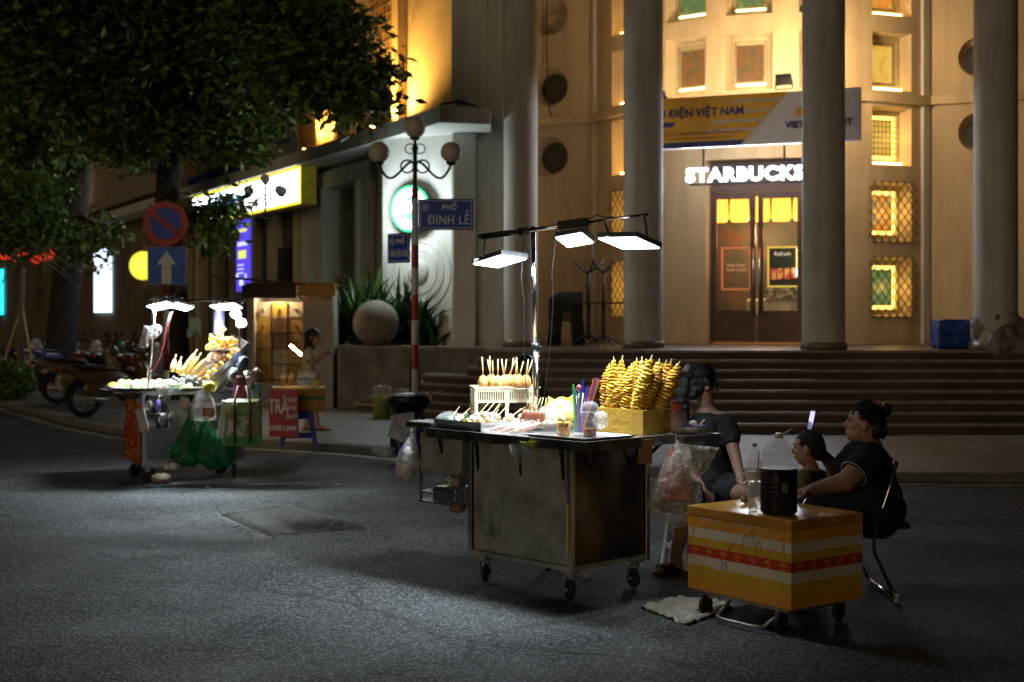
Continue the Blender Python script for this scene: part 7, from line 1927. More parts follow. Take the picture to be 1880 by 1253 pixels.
wire2('red_cable', [P(316, 572, 13.7), P(308, 600, 13.7), P(301, 630, 13.7), P(294, 656, 13.7), P(284, 676, 13.7), P(275, 688, 13.72)], .007, mat('red_cable', (.55, .06, .08), .4))
wire2('grey_cable', [P(312, 575, 13.72), P(300, 620, 13.72), P(286, 650, 13.72), P(276, 680, 13.72)], .005, MT['black_metal'])
m = MB(); m.lathe(P(402, 590, 14.3), [(.055, -.14), (.055, .14)], 20); tag(m.build('violet_lit_roll', mat('violet_lit_paint', (.30, .30, .70), .3, var=.1)), 'roll with violet light painted on it, hanging behind the right lamp panel', 'roll');  # violet light on the roll put into its base colour
crumple('white_notice', 'white cloth sheet tied to the left lamp pole', 'sheet', [P(254, 640, 13.7), P(272, 638, 13.72), P(276, 600, 13.72), P(264, 598, 13.7)], .003, mat('white_cloth', (.62, .61, .58), .8), 41, .006, 6)
m = MB(); rr = random.Random(10)
for k in range(8): m.torus(P(283, 610, 13.68)+V((rr.gauss(0, .012), rr.gauss(0, .01), rr.gauss(0, .02))), rr.uniform(.03, .055), .004, (R(90)+rr.gauss(0, .3), rr.gauss(0, .3), 0), 18, 5)
tag(m.build('cable_coil', mat('white_cord', (.6, .6, .58), .5)), 'coil of white cord tied to the left lamp pole', 'cord')
# bags on the cart
gf = MT['green_film']
bag('green_bag', 'left large dark green plastic bag hanging on the fruit cart', P(352, 762, 13.75), [(.02, 0, 0), (.05, .08, -.02), (.10, .22, -.04), (.14, .34, -.06), (.15, .42, -.06), (.07, .50, -.02)], gf, 11, group='green bags on the fruit cart')
bag('green_bag', 'middle green plastic bag hanging lowest, above the road', P(378, 772, 13.72), [(.02, 0, 0), (.06, .08, 0), (.10, .20, .01), (.13, .32, .02), (.13, .40, .04), (.05, .48, .08)], gf, 12, group='green bags on the fruit cart')
bag('green_bag', 'right green plastic bag under the printed shopping bag', P(402, 790, 13.75), [(.03, 0, 0), (.10, .08, .02), (.13, .18, .03), (.11, .28, .05), (.04, .36, .06)], gf, 13, group='green bags on the fruit cart')
bag('white_carrier_bag', 'translucent carrier bag with a dark red mark hanging under the counter', P(372, 716, 13.72), [(.05, 0, 0), (.08, .06, 0), (.12, .14, 0), (.13, .24, 0), (.12, .29, 0), (.04, .30, 0)], MT['film_thick'], 14, knot=False)
q = P(383, 757, 13.6); m = MB(); m.box(q, (.11, .006, .09), (0, R(4), 0), bev=.003); o = m.build('red_label_pack', mat('pack_red', (.30, .03, .03), .5)); tag(o, 'small dark red pack with pale bars inside the carrier bag', 'pack')
m = MB(); m.box(q+V((0, -.005, .022)), (.06, .003, .008)); m.box(q+V((0, -.005, -.022)), (.06, .003, .008)); m.box(q+V((0, -.005, 0)), (.05, .003, .012)); m.build('pale_bar', mat('pack_bar', (.6, .5, .2), .5), o)
sh_ = thing('printed_shopping_bag', 'big pale shopping bag with green vegetable print and dark red strap', 'shopping bag', tuple(P(446, 818, 13.7)))
q = P(446, 776, 13.75)
m = MB(); m.box(q, (.36, .16, .44), (0, 0, .15), bev=.03); bmesh.ops.subdivide_edges(m.bm, edges=m.bm.edges, cuts=2, use_grid_fill=True)
for v_ in m.bm.verts: v_.co += V((rr.gauss(0, .006),)*3)
m.build('bag_body', multi('veg_print', [(.48, .45, .34), (.50, .47, .36), (.10, .20, .05), (.32, .28, .08), (.06, .12, .03)], .5, 5.5, vor=False, distort=1.2), sh_)
m = MB(); m.box(q+V((0, -.0, -.175)), (.368, .166, .09), (0, 0, .15)); m.build('green_base', mat('bag_green', (.05, .20, .04), .5, var=.3), sh_)
for dx_ in (-.06, .09):
    m = MB(); m.tube([q+V((dx_, -.11, -.20)), q+V((dx_, -.112, .2)), q+V((dx_*.5, -.08, .36))], .012, 6); m.build('strap', mat('maroon_strap', (.12, .015, .02), .6), sh_)
text('fresh veg'[:5], .085, face_mat(q+V((-.0, -.115, .11)), V((.0, -1, 0))), mat('bag_print_green', (.06, .2, .05), .5), 'lettering', sh_, depth=.004)
crumple('white_towel', 'long white towel hanging at the left of the printed shopping bag', 'towel', [P(397, 806, 13.6), P(412, 803, 13.6), P(418, 735, 13.62), P(408, 735, 13.62)], .004, mat('towel_white', (.55, .52, .42), .9, bump=.3), 44, .006, 8)
crumple('maroon_cloth', 'dark red cloth bundle hanging above the printed shopping bag', 'cloth', [P(428, 738, 13.8), P(452, 735, 13.8), P(450, 690, 13.8), P(432, 690, 13.8)], .01, mat('maroon', (.12, .015, .03), .8, var=.3), 45, .01, 7)
crumple('pale_green_bag', 'long pale green bag hanging down at the right end of the fruit cart', 'bag', [P(466, 738, 13.9), P(478, 736, 13.9), P(458, 680, 13.9), P(448, 682, 13.9)], .006, mat('pale_green', (.30, .42, .28), .5), 46, .01, 8)
crumple('teal_bag', 'small teal bag behind the pale green bag', 'bag', [P(468, 732, 14.0), P(480, 728, 14.0), P(472, 702, 14.0), P(462, 706, 14.0)], .006, mat('teal', (.02, .28, .24), .4), 47, .008, 6)
m = MB(); m.lathe(P(384, 709, 13.7), [(.02, -.05), (.055, -.035), (.06, .0), (.05, .035), (.02, .045)], 18); tag(m.build('yellow_lantern_fruit', mat('pomelo', (.50, .40, .03), .4, var=.15)), 'round yellow fruit hanging under the tilted tray', 'fruit')
m = MB(); m.lathe(P(297, 772, 13.75), [(.055, -.07), (.065, .07)], 18, cap1=True); t_ = m.build('steel_mug', stl); tag(t_, 'steel mug on the ledge at the front of the fruit cart', 'mug')
bottle('small violet bottle standing in front of the fruit tray', tuple(P(291, 756, 13.7)), .13, .022, .8, mat('violet_drink', (.10, .04, .30), .3), mat('orange_cap', (.7, .3, .03), .4), name='small_bottle')
m = MB(); m.ell(P(272, 745, 13.72), (.045, .04, .05), None, 14, 9, noise=.2); tag(m.build('crinkled_bag', MT['film_thick']), 'crinkled clear bag hooked at the left of the steel mug', 'plastic bag')
m = MB(); m.box(P(261, 772, 13.55), (.085, .01, .22), (0, R(-14), 0)); tag(m.build('white_card', mat('white_card', (.42, .39, .35), .7)), 'blank pale card hanging at the left corner of the fruit cart', 'card')
m = MB(); m.box(P(218, 714, 13.9), (.24, .3, .03), (0, R(6), R(28))); tag(m.build('grey_tray', mat('grey_tray', (.26, .26, .32), .4)), 'flat grey tray under the yellow fruit at the left end', 'tray')
crumple('hanging_film', 'crumpled clear film hanging from the front of the fruit tray', 'plastic wrap', [P(290, 728, 13.6), P(330, 722, 13.6), P(338, 704, 13.62), P(286, 706, 13.62)], .002, MT['film'], 48, .012, 8)
m = MB(); q = G(296, 888); m.ell((q.x, q.y, .05), (.10, .08, .05), None, 16, 9, noise=.12); tag(m.build('beige_bag', mat('beige_bag', (.28, .22, .15), .7, var=.3, scale=14)), 'beige bag lying on the road between the casters of the fruit cart', 'bag')
m = MB(); q = G(318, 862); m.box((q.x, q.y, .03), (.07, .05, .06)); m.box((q.x-.07, q.y, .02), (.05, .05, .04)); tag(m.build('foam_scrap', MT['white_plastic']), 'two joined white foam scraps under the fruit cart', 'foam scrap')
m = MB(); m.box(P(358, 601, 17.5), (.14, .02, .24)); m.box(P(348, 612, 17.4), (.06, .02, .1)); tag(m.build('pale_notice', mat('pale_notice', (.35, .5, .52), .5)), 'pale blue notice behind the red cable, by the dark tree trunk', 'notice')

# extra goods that crowd the fruit cart
rr = random.Random(77)
for i in range(9):
    px = 224+i*14; c = P(px, 0, 14.05+rr.uniform(0, .12)); c.z = .965+rr.uniform(0, .02)
    fruit('loose_fruit', '%s fruit from the left in the rear heap on the cart tray' % ordinal(i), 'fruit', c, (.055, .045, .045), [gv, mgn, wh_, my][i % 4], 'fruit on the background cart', (0, rr.random(), rr.random()))
m = MB()
for k in range(60): m.ell(P(348+rr.gauss(0, 14), 699+rr.gauss(0, 3.5), 13.72), (rr.uniform(.008, .02), .012, rr.uniform(.006, .014)), (rr.random(), rr.random(), 0), 7, 5)
tag(m.build('wrapped_sweets', mat('wrapped_sweets', (.55, .56, .58), .3, var=.5, scale=40)), 'heap of clear wrapped sweets on the right of the fruit tray', 'sweets', kind='stuff')
for i, (px, py, c_, nm) in enumerate(((320, 768, (.35, .33, .30), 'grey'), (338, 742, (.30, .22, .16), 'brown'), (424, 745, (.06, .05, .06), 'black'), (458, 700, (.45, .40, .36), 'pale'), (470, 690, (.25, .10, .08), 'dark red'), (446, 668, (.05, .06, .12), 'navy'), (430, 690, (.12, .12, .11), 'charcoal'))):
    m = MB(); q = P(px, py, 13.85); m.ell(q, (.055, .05, .075), (0, rr.random(), 0), 14, 10, noise=.16, rnd=rr)
    tag(m.build('small_bag', mat('small_bag_%d' % i, c_, .45, var=.3, scale=14, bump=.6, bscale=20)), 'small %s bag stuffed into the frame of the fruit cart' % nm, 'bag')
m = MB()
for k in range(14):
    x0_ = rr.uniform(388, 452); m.tube([P(x0_, 549, 13.9), P(x0_+rr.uniform(-5, 5), 553, 13.85), P(x0_+rr.uniform(-7, 7), 558, 13.9)], .005, 5)
m.build('wire_tangle', mat('grey_wires2', (.3, .3, .3), .5, var=.6, scale=30), FX)
# ================================================================= people
def chain(m, pts, rs, seg=14):
    for i in range(len(pts)):
        m.ell(pts[i], rs[i], seg=seg, rings=9)
        if i: m.cone(pts[i-1], pts[i], rs[i-1], rs[i], seg)
def head(m, c, fwd, s=1., up=V((0, 0, 1))):
    """skull, jaw, nose, brow, ears, lips in one lump; fwd = looking direction"""
    f = V(fwd).normalized(); sd = up.cross(f).normalized(); u = f.cross(sd).normalized()
    rot = Matrix((sd, f, u)).transposed()
    def q(a, b, d): return V(c)+(sd*a+f*b+u*d)*s
    m.ell(q(0, -.008, .018), (.074*s, .093*s, .092*s), rot, 20, 14)
    m.ell(q(0, .026, -.045), (.056*s, .060*s, .068*s), rot, 18, 12)
    m.ell(q(0, .058, -.088), (.024*s, .022*s, .018*s), rot, 12, 8)
    m.cone(q(0, .082, .012), q(0, .103, -.022), .009*s, .014*s, 10); m.ell(q(0, .100, -.024), (.016*s, .012*s, .011*s), rot, 10, 8)
    for a in (-1, 1):
        m.ell(q(a*.028, .080, .028), (.022*s, .010*s, .007*s), rot, 10, 6)
        m.ell(q(a*.034, .062, -.022), (.022*s, .020*s, .020*s), rot, 12, 8)
        m.ell(q(a*.075, -.004, -.012), (.010*s, .018*s, .031*s), rot, 12, 8)
    m.ell(q(0, .084, -.056), (.022*s, .011*s, .006*s), rot, 10, 6); m.ell(q(0, .082, -.066), (.019*s, .011*s, .007*s), rot, 10, 6)
    return q, rot
def hand(m, wrist, d, n, s=1., curl=.5, flip=1):
    """palm, four bent fingers and a thumb leaving the side of the palm"""
    d = V(d).normalized(); n = V(n).normalized(); n = (n-d*n.dot(d)).normalized(); x = d.cross(n).normalized()*flip
    rot = Matrix((x, d, n)).transposed()
    pc_ = V(wrist)+d*.045*s
    m.ell(pc_, (.040*s, .052*s, .016*s), rot, 14, 10); m.cone(V(wrist)-d*.01, pc_, .024*s, .028*s, 12)
    for k, (off, L) in enumerate(((-.029, .066), (-.010, .076), (.010, .071), (.028, .056))):
        p = V(wrist)+d*.085*s+x*off*s; a = .25
        dd = d.copy(); pts = [p-d*.02*s, p]
        for j in range(3):
            dd = (dd*math.cos(curl*.7)-n*math.sin(curl*.7)).normalized() if j >= 0 else dd
            p = p+dd*L*s*(.45, .32, .25)[j]; pts.append(p)
        chain(m, pts, [.0085*s, .0085*s, .008*s, .0075*s, .0065*s], 8)
    p = V(wrist)+d*.03*s-x*.034*s; t = (d*.7-x*.7-n*.25).normalized()
    chain(m, [p, p+t*.035*s, p+t*.035*s+(d*.8-n*.5)*.03*s], [.013*s, .0105*s, .008*s], 8)
def eyes(par, q, rot, s=1.):
    m = MB()
    for a in (-1, 1): m.ell(q(a*.031, .0795, .008), (.013*s, .006*s, .0055*s), rot, 10, 6)
    m.build('eyes', mat('eye_dark', (.02, .015, .012), .2), par)
    m = MB()
    for a in (-1, 1): m.ell(q(a*.031, .087, .033), (.018*s, .004*s, .0035*s), rot, 8, 5)
    m.build('eyebrows', MT['hair'], par)
    m = MB(); m.ell(q(0, .093, -.060), (.018*s, .004*s, .0055*s), rot, 10, 6); m.build('lips', mat('lips', (.30, .10, .08), .4), par)
sk1 = mat('skin_warm', (.40, .225, .145), .48, var=.07, scale=14, sss=.08, bump=.06, bscale=120)
sk2 = mat('skin_child', (.44, .255, .165), .48, var=.06, scale=14, sss=.08)
def strands(par, q, s, n, seed, back=(0, -.115, .02), spread=.07):
    r2 = random.Random(seed); m = MB()
    for i in range(n):
        a = r2.uniform(-1.25, 1.25); st_ = q(math.sin(a)*.070, .055-.02*abs(a), .075*math.cos(a*.9)+.02)
        md = q(math.sin(a)*.085, -.035, .108*math.cos(a*.85)+.012); en = q(back[0]+r2.gauss(0, .012), back[1]+r2.gauss(0, .008), back[2]+r2.gauss(0, .015))
        pts = []
        for k in range(8):
            t = k/7; p = st_*(1-t)**2+md*2*t*(1-t)+en*t*t; c0 = q(0, -.017, .034); d = p-c0
            p = c0+d.normalized()*max(d.length, (.098+r2.uniform(0, .004))*s) if t < .85 else p
            pts.append(p)
        m.tube(pts, .0016, 4)
    m.build('hair_strands', MT['hair'], par)
def wrinkle(m, amp=.006, sc=9., seed=0.):
    amp = amp*1.3
    from mathutils import noise
    for v in m.bm.verts:
        v.co += V((noise.noise(v.co*sc+V((seed, 0, 0))), noise.noise(v.co*sc+V((0, seed+5, 0))), noise.noise(v.co*sc*.6+V((0, 0, seed+9)))))*amp
    return m

# ---------- woman 1: on the white stool behind the right end of the cart
p1 = thing('person', 'seated woman in dark patterned top with ponytail at the right end of the cart', 'person', (1.30, 9.35, 0))
hc = P(1292, 706, 9.35); nk = P(1298, 752, 9.38); ch_ = P(1300, 800, 9.38); hip = P(1305, 895, 9.40)
shR, shL = P(1334, 778, 9.30), P(1262, 778, 9.46); elR = P(1350, 838, 9.18); wrR = P(1361, 880, 8.98)
elL = P(1262, 850, 9.35); wrL = P(1290, 900, 9.1)
knR = P(1368, 912, 8.90); knL = P(1262, 925, 8.92); anR = P(1372, 1050, 8.92); anL = P(1240, 1012, 9.10); anR.z = .10; anL.z = .10
m = MB(); q, rot = head(m, hc, V((.93, .30, -.12)), 1.0)
chain(m, [hc-V((0, 0, .05)), nk, nk-V((0, 0, .04))], [.055, .05, .06]); chain(m, [nk-V((0, 0, .03)), ch_, P(1303, 860, 9.4), hip], [.07, .125, .125, .15])
chain(m, [shL, nk-V((0, 0, .045)), shR], [.055, .06, .055]); chain(m, [shR, elR, wrR], [.052, .040, .026]); chain(m, [shL, elL, wrL], [.052, .040, .026])
hand(m, wrR, (knR-wrR)+V((0, 0, -.05)), V((.3, -.8, .6)), .95, .5); hand(m, wrL, V((.3, -.6, -.4)), V((0, 0, 1)), .95, .5)
chain(m, [hip+V((.07, 0, 0)), knR, anR], [.10, .062, .040]); chain(m, [hip-V((.07, 0, 0)), knL, anL], [.10, .062, .040])
for an, fd in ((anR, V((.2, -1, 0))), (anL, V((-.75, -.6, 0)))):
    fd = fd.normalized(); chain(m, [an, an-V((0, 0, .055))-fd*.02], [.038, .034]); chain(m, [an+V((0, 0, -.05)), an+fd*.09+V((0, 0, -.06)), an+fd*.15+V((0, 0, -.072))], [.035, .030, .022])
    sd_ = V((-fd.y, fd.x, 0))
    for k in range(5): chain(m, [an+fd*.15+sd_*(k-2)*.014+V((0, 0, -.078)), an+fd*(.185-.006*k)+sd_*(k-2)*.015+V((0, 0, -.083))], [.010, .008], 8)
b = shaped(m, .0075, 4).build('body', sk1, p1); eyes(p1, q, rot)
m = MB(); m.ell(q(0, -.022, .028), (.083, .096, .095), rot, 20, 14); m.ell(q(0, -.07, -.03), (.066, .055, .08), rot, 16, 10); chain(m, [q(0, -.10, .03), q(0, -.135, .0), q(0, -.14, -.10), q(0, -.11, -.22), q(0, -.10, -.30)], [.040, .042, .042, .036, .015]); 
wrinkle(shaped(m, .01, 3), .012, 30).build('hair', MT['hair'], p1)
strands(p1, q, 1.0, 130, 1)
m = MB(); m.box(P(1261, 676, 9.22), (.03, .02, .05), (.3, .5, 0), bev=.004); m.build('hair_clip', mat('clip', (.45, .45, .42), .2, .7), p1)
topm = multi('dark_patterned_cloth', [(.007, .010, .008), (.009, .013, .009), (.018, .024, .016), (.006, .008, .007)], .85, 70)
m = MB(); chain(m, [ch_+V((0, 0, .03)), P(1303, 850, 9.4), P(1305, 885, 9.4)], [.142, .148, .16]); chain(m, [shL, nk-V((0, 0, .065)), shR], [.066, .066, .066]); m.cone(shR, shR.lerp(elR, .62), .068, .062, 18); m.cone(shL, shL.lerp(elL, .62), .068, .062, 18)
wrinkle(shaped(m, .011, 3), .012, 12).build('top', topm, p1)
m = MB(); m.ell(hip-V((0, 0, .02)), (.17, .15, .12), None, 18, 12); m.cone(hip+V((.07, 0, 0)), (hip+V((.07, 0, 0))).lerp(knR, .80), .115, .085, 18); m.cone(hip-V((.07, 0, 0)), (hip-V((.07, 0, 0))).lerp(knL, .80), .115, .085, 18)
wrinkle(shaped(m, .012, 3), .010, 14, 3).build('shorts', MT['black_cloth'], p1)
slm = mat('sandal_black', (.015, .015, .016), .6, var=.2, scale=30, bump=.3)
for nm_, an, fd in (('a', anR, V((.2, -1, 0)).normalized()), ('b', anL, V((-.75, -.6, 0)).normalized())):
    sd_ = V((-fd.y, fd.x, 0)); m = MB(); rt_ = Matrix((fd, sd_, V((0, 0, 1)))).transposed()
    m.ell(an+fd*.065-V((0, 0, an.z-.013)), (.135, .052, .016), rt_, 22, 8)
    for k in range(4):
        c0_ = an+fd*(.05+.025*k); c0_.z = .035
        m.tube([c0_+sd_*.048+V((0, 0, -.02)), c0_+sd_*.035+V((0, 0, .022)), c0_+V((0, 0, .034-.004*k)), c0_-sd_*.035+V((0, 0, .022)), c0_-sd_*.048+V((0, 0, -.02))], .0085, 7)
    m.build('sandal', slm, p1)
stool('white plastic stool under the woman at the right end of the cart', (hip.x-.10, 9.36, 0), .34, .42, MT['white_plastic'], .4)

# ---------- woman 2: in the metal chair
p2 = thing('person', 'woman in black tee shirt with a hair bun leaning back in the metal chair', 'person', (2.05, 8.45, 0))
hc = P(1584, 778, 8.45); nk = P(1596, 822, 8.47); ch_ = P(1585, 862, 8.46); be = P(1586, 895, 8.46); hip = P(1596, 930, 8.46)
sN, sF = P(1598, 838, 8.24), P(1580, 842, 8.70); eN = P(1552, 886, 8.12); wN = P(1492, 899, 8.10); eF = P(1540, 868, 8.82); wF = P(1512, 836, 8.70)
kN, kF = P(1476, 945, 8.25), P(1476, 945, 8.62); aN, aF = P(1470, 0, 8.2), P(1465, 0, 8.6); aN.z = aF.z = .10
m = MB(); q, rot = head(m, hc, V((-.97, .10, .10)), 1.04)
m.ell(q(0, .03, -.06), (.066, .062, .055), rot, 16, 10)
chain(m, [hc-V((-.01, 0, .06)), nk], [.066, .068]); chain(m, [nk, ch_, be, hip], [.08, .165, .185, .18]); chain(m, [sF, nk-V((0, 0, .05)), sN], [.075, .08, .075])
chain(m, [sN, eN, wN], [.074, .060, .036]); chain(m, [sF, eF, wF], [.074, .058, .034])
hand(m, wN, V((-1, .25, -.15)), V((0, -.2, 1)), 1.0, .35); hand(m, wF, P(1500, 792, 8.66)-wF, V((.6, -.5, 0)), 1., .9, -1)
for k_, a_ in ((kN, aN), (kF, aF)):
    h_ = V((hip.x, k_.y, hip.z-.02)); chain(m, [h_, k_, a_], [.115, .080, .045]); chain(m, [a_, a_+V((-.10, -.02, -.055))], [.038, .026])
shaped(m, .008, 4).build('body', sk1, p2); eyes(p2, q, rot, 1.04)
m = MB(); m.ell(q(0, -.017, .036), (.084, .097, .092), rot, 20, 14); m.ell(q(0, -.07, -.03), (.070, .050, .07), rot, 16, 10); m.cone(q(0, -.05, .0), P(1622, 757, 8.47), .06, .028, 14)
hh_ = wrinkle(shaped(m, .009, 3), .010, 32); hh_.build('hair', MT['hair'], p2)
m = MB(); m.ell(P(1626, 753, 8.47), (.036, .036, .042), None, 16, 10, noise=.06); m.ell(q(0, -.115, -.03), (.03, .028, .05), rot, 12, 8, noise=.08); m.build('hair_bun', MT['hair'], p2)
strands(p2, q, 1.03, 150, 2, (0, -.12, .0))
m = MB(); chain(m, [ch_, be, hip+V((0, 0, .02))], [.180, .200, .198]); chain(m, [sF, nk-V((-.005, 0, .065)), sN], [.090, .090, .090]); m.cone(sN, sN.lerp(eN, .66), .094, .086, 22); m.cone(sF, sF.lerp(eF, .66), .094, .086, 22)
wrinkle(shaped(m, .011, 3), .014, 9, 2).build('tee_shirt', MT['black_cloth'], p2)
m = MB(); cN = sN.lerp(eN, .67); ax_ = (eN-sN).normalized(); x_, y_, z_ = frame(ax_); m.torus(cN, .083, .0035, Matrix((x_, y_, z_)).transposed(), 28, 6); m.build('white_sleeve_trim', mat('trim', (.45, .43, .40), .7), p2)
m = MB(); m.ell(hip-V((0, 0, .02)), (.21, .24, .17), None, 18, 12)
for k_ in (kN, kF): h_ = V((hip.x, k_.y, hip.z-.02)); m.ell(h_, .137); m.cone(h_, k_, .132, .094, 18); m.ell(k_, .094); m.cone(k_, k_+V((0, 0, -.30)), .092, .065, 16)
wrinkle(shaped(m, .012, 3), .010, 12, 7).build('trousers', MT['black_cloth'], p2)
m = MB()
for a_ in (aN, aF): m.ell(V((a_.x-.05, a_.y, .03)), (.12, .045, .03), None, 16, 8)
m.build('shoes', slm, p2)
# phone
ph = thing('phone', 'phone with a bright screen held up beside the boy', 'phone', tuple(P(1492, 785, 8.62)))
cph = P(1491, 772, 8.60); fdir = V((-.96, -.22, .22)).normalized(); x_ = V((0, 0, 1)).cross(fdir).normalized(); y_ = fdir.cross(x_); rt_ = Matrix((x_, y_, fdir)).transposed()
m = MB(); m.box(cph, (.068, .135, .009), rt_, bev=.003); m.build('phone_case', MT['black_metal'], ph)
m = MB(); m.box(cph+fdir*.0055, (.060, .110, .002), rt_); m.build('phone_screen', multi('screen_glow', [(.55, .5, .85), (.75, .75, .95), (.1, .08, .2)], .3, 9, emis=1.3), ph)
# ---------- boy
p3 = thing('person', 'small boy with short dark hair and olive shirt sitting on the lap of the woman', 'person', (1.76, 8.45, .45))
hc = P(1484, 822, 8.46); nk = P(1488, 860, 8.48); to = P(1492, 905, 8.48); hip = P(1500, 955, 8.48)
m = MB(); q, rot = head(m, hc, V((-.88, .42, -.10)), .94); chain(m, [hc-V((0, 0, .05)), nk], [.042, .042]); chain(m, [nk, to, hip], [.05, .095, .095])
a1, a2 = P(1478, 877, 8.36), P(1505, 877, 8.60); chain(m, [a1, nk-V((0, 0, .035)), a2], [.038, .045, .038])
for s_, e_, w_ in ((a1, P(1470, 915, 8.32), P(1448, 925, 8.34)), (a2, P(1490, 915, 8.66), P(1462, 925, 8.64))):
    chain(m, [s_, e_, w_], [.036, .028, .020]); hand(m, w_, V((-1, 0, -.1)), V((0, 0, 1)), .62, .5)
for dy in (-.06, .06): chain(m, [hip+V((0, dy, 0)), hip+V((-.20, dy, .03)), hip+V((-.26, dy, -.20))], [.062, .045, .032]); chain(m, [hip+V((-.26, dy, -.20)), hip+V((-.33, dy, -.23))], [.03, .02])
shaped(m, .0065, 4).build('body', sk2, p3); eyes(p3, q, rot, .94)
m = MB(); m.ell(q(0, -.013, .024), (.0735, .088, .086), rot, 20, 14); m.ell(q(0, -.06, -.025), (.062, .045, .06), rot, 14, 9); wrinkle(shaped(m, .008, 3), .004, 60).build('hair', mat('short_hair', (.014, .011, .010), .8, var=.4, scale=80, bump=.6, bscale=160), p3)
m = MB(); chain(m, [nk-V((0, 0, .055)), to, hip+V((0, 0, .02))], [.07, .112, .115]); chain(m, [a1, nk-V((0, 0, .05)), a2], [.050, .050, .050]); m.cone(a1, a1.lerp(P(1470, 915, 8.32), .6), .052, .046, 14); m.cone(a2, a2.lerp(P(1490, 915, 8.66), .6), .052, .046, 14)
wrinkle(shaped(m, .009, 3), .008, 14, 4).build('shirt', mat('olive_shirt', (.10, .09, .025), .85, var=.3, scale=12), p3)
m = MB(); m.ell(hip-V((0, 0, .01)), (.12, .12, .08)); 
for dy in (-.06, .06): m.cone(hip+V((0, dy, 0)), hip+V((-.16, dy, .025)), .078, .060, 14)
shaped(m, .01, 3).build('shorts', mat('boy_shorts', (.03, .035, .05), .8), p3)
# ---------- metal chair
mc_ = thing('metal_chair', 'folding metal tube chair under the woman in the black tee shirt', 'chair', (2.1, 8.4, 0))
chr_ = MT['chrome']
for Y, nm in ((8.14, 'n'), (8.78, 'f')):
    m = MB(); top = P(1640, 848, 8.2); top.y = Y+.03
    m.tube([(top.x-.02, Y+.05, top.z+.02), (top.x+.01, Y+.02, top.z), (top.x-.05, Y, .62), (top.x-.12, Y, .42), (top.x-.13, Y, .30), (top.x+.0, Y, .02)], .0115, 8); m.build('rear_frame', chr_, mc_)
    m = MB(); m.tube([(top.x-.12, Y, .43), (top.x-.50, Y, .45), (top.x-.53, Y, .40), (top.x-.50, Y, .02)], .011, 8); m.build('front_leg', chr_, mc_)
m = MB(); m.box((2.1, 8.46, .435), (.40, .60, .035), bev=.012); m.build('seat', MT['black_cloth'], mc_)
m = MB(); m.box((top.x+.005, 8.46, .70), (.02, .56, .26), (0, R(-16), 0), bev=.008); m.build('backrest', MT['black_cloth'], mc_)
a_ = [P(1471, 952, 8.0), P(1473, 930, 8.0), P(1481, 917, 8.0), P(1500, 917, 8.0), P(1522, 921, 8.0), P(1534, 930, 8.0), P(1541, 950, 8.02), P(1545, 975, 8.05)]
m = MB(); m.tube(a_, .0105, 10); m.build('armrest', chr_, mc_)
m = MB(); m.cone((top.x+.0, 8.14, .02), (top.x+.0, 8.78, .02), .011, seg=8); m.build('foot_bar', chr_, mc_)
m = MB(); m.cone((top.x+.0, 8.14, .0), (top.x+.005, 8.14, .05), .016, seg=10); m.build('rubber_foot', MT['white_plastic'], mc_)
# ---------- girl with phone by the kiosk
p4 = thing('person', 'girl with long black hair, cream top and tan skirt, beside the kiosk', 'person', (P(572, 0, 19.3).x, 19.3, SW))
Yg = 19.3
def g(px, py, dy=0.): return P(px, py, Yg+dy)
hc = g(577, 620)
m = MB(); q, rot = head(m, hc, V((.85, -.25, -.55)), .98); chain(m, [hc-V((.01, 0, .06)), g(568, 640)], [.045, .045]); chain(m, [g(568, 642), g(567, 660), g(568, 690), g(571, 700)], [.055, .095, .085, .11])
chain(m, [g(566, 646, -.15), g(568, 643), g(568, 646, .15)], [.042, .05, .042])
chain(m, [g(566, 648, -.16), g(574, 670, -.18), g(592, 655, -.10)], [.038, .030, .02]); chain(m, [g(568, 648, .16), g(577, 668, .18), g(594, 650, .05)], [.038, .030, .02])
hand(m, g(592, 655, -.10), V((1, .3, .25)), V((0, 0, -1)), .85, .6); hand(m, g(594, 650, .05), V((.9, -.3, .3)), V((0, 0, 1)), .85, .4)
for px, pyk, pxa, dy in ((572, 740, 563, .08), (576, 738, 584, -.08)):
    a = P(pxa, 0, Yg+dy); a.z = SW+.07; chain(m, [g(570, 703, dy), g(px, pyk, dy), a], [.075, .05, .033]); chain(m, [a+V((0, 0, -.02)), a+V((.13, -.02, -.045))], [.032, .022])
shaped(m, .011, 3).build('body', sk1, p4); eyes(p4, q, rot, .98)
m = MB(); m.ell(q(0, -.02, .028), (.082, .098, .095), rot, 18, 12); chain(m, [q(0, -.07, .0), g(568, 640), g(565, 660, .0)], [.075, .075, .05]); m.ell(q(.05, .02, -.05), (.03, .04, .10), rot, 12, 8)
wrinkle(shaped(m, .012, 2), .010, 25).build('hair', MT['hair'], p4)
m = MB(); chain(m, [g(567, 656), g(568, 682)], [.108, .098]); chain(m, [g(566, 646, -.16), g(568, 645), g(568, 646, .16)], [.055, .06, .055]); m.cone(g(566, 648, -.16), g(571, 662, -.18), .056, .052, 14); m.cone(g(568, 648, .16), g(574, 662, .18), .056, .052, 14)
wrinkle(shaped(m, .014, 2), .010, 14).build('cream_top', mat('cream_cloth', (.50, .42, .33), .85, var=.1, bump=.2), p4)
m = MB(); c_ = g(570, 745); m.lathe(V((g(570, 0).x, Yg, 0)), [(.19, CH-(748-HZ)*Yg/F), (.165, CH-(715-HZ)*Yg/F), (.13, CH-(690-HZ)*Yg/F), (.10, CH-(682-HZ)*Yg/F)], 26, sy=.85)
for v_ in m.bm.verts: v_.co += V((math.sin(v_.co.y*60)*.008, 0, 0))
m.build('tan_skirt', mat('tan_cloth', (.36, .25, .13), .85, var=.15, bump=.2), p4)
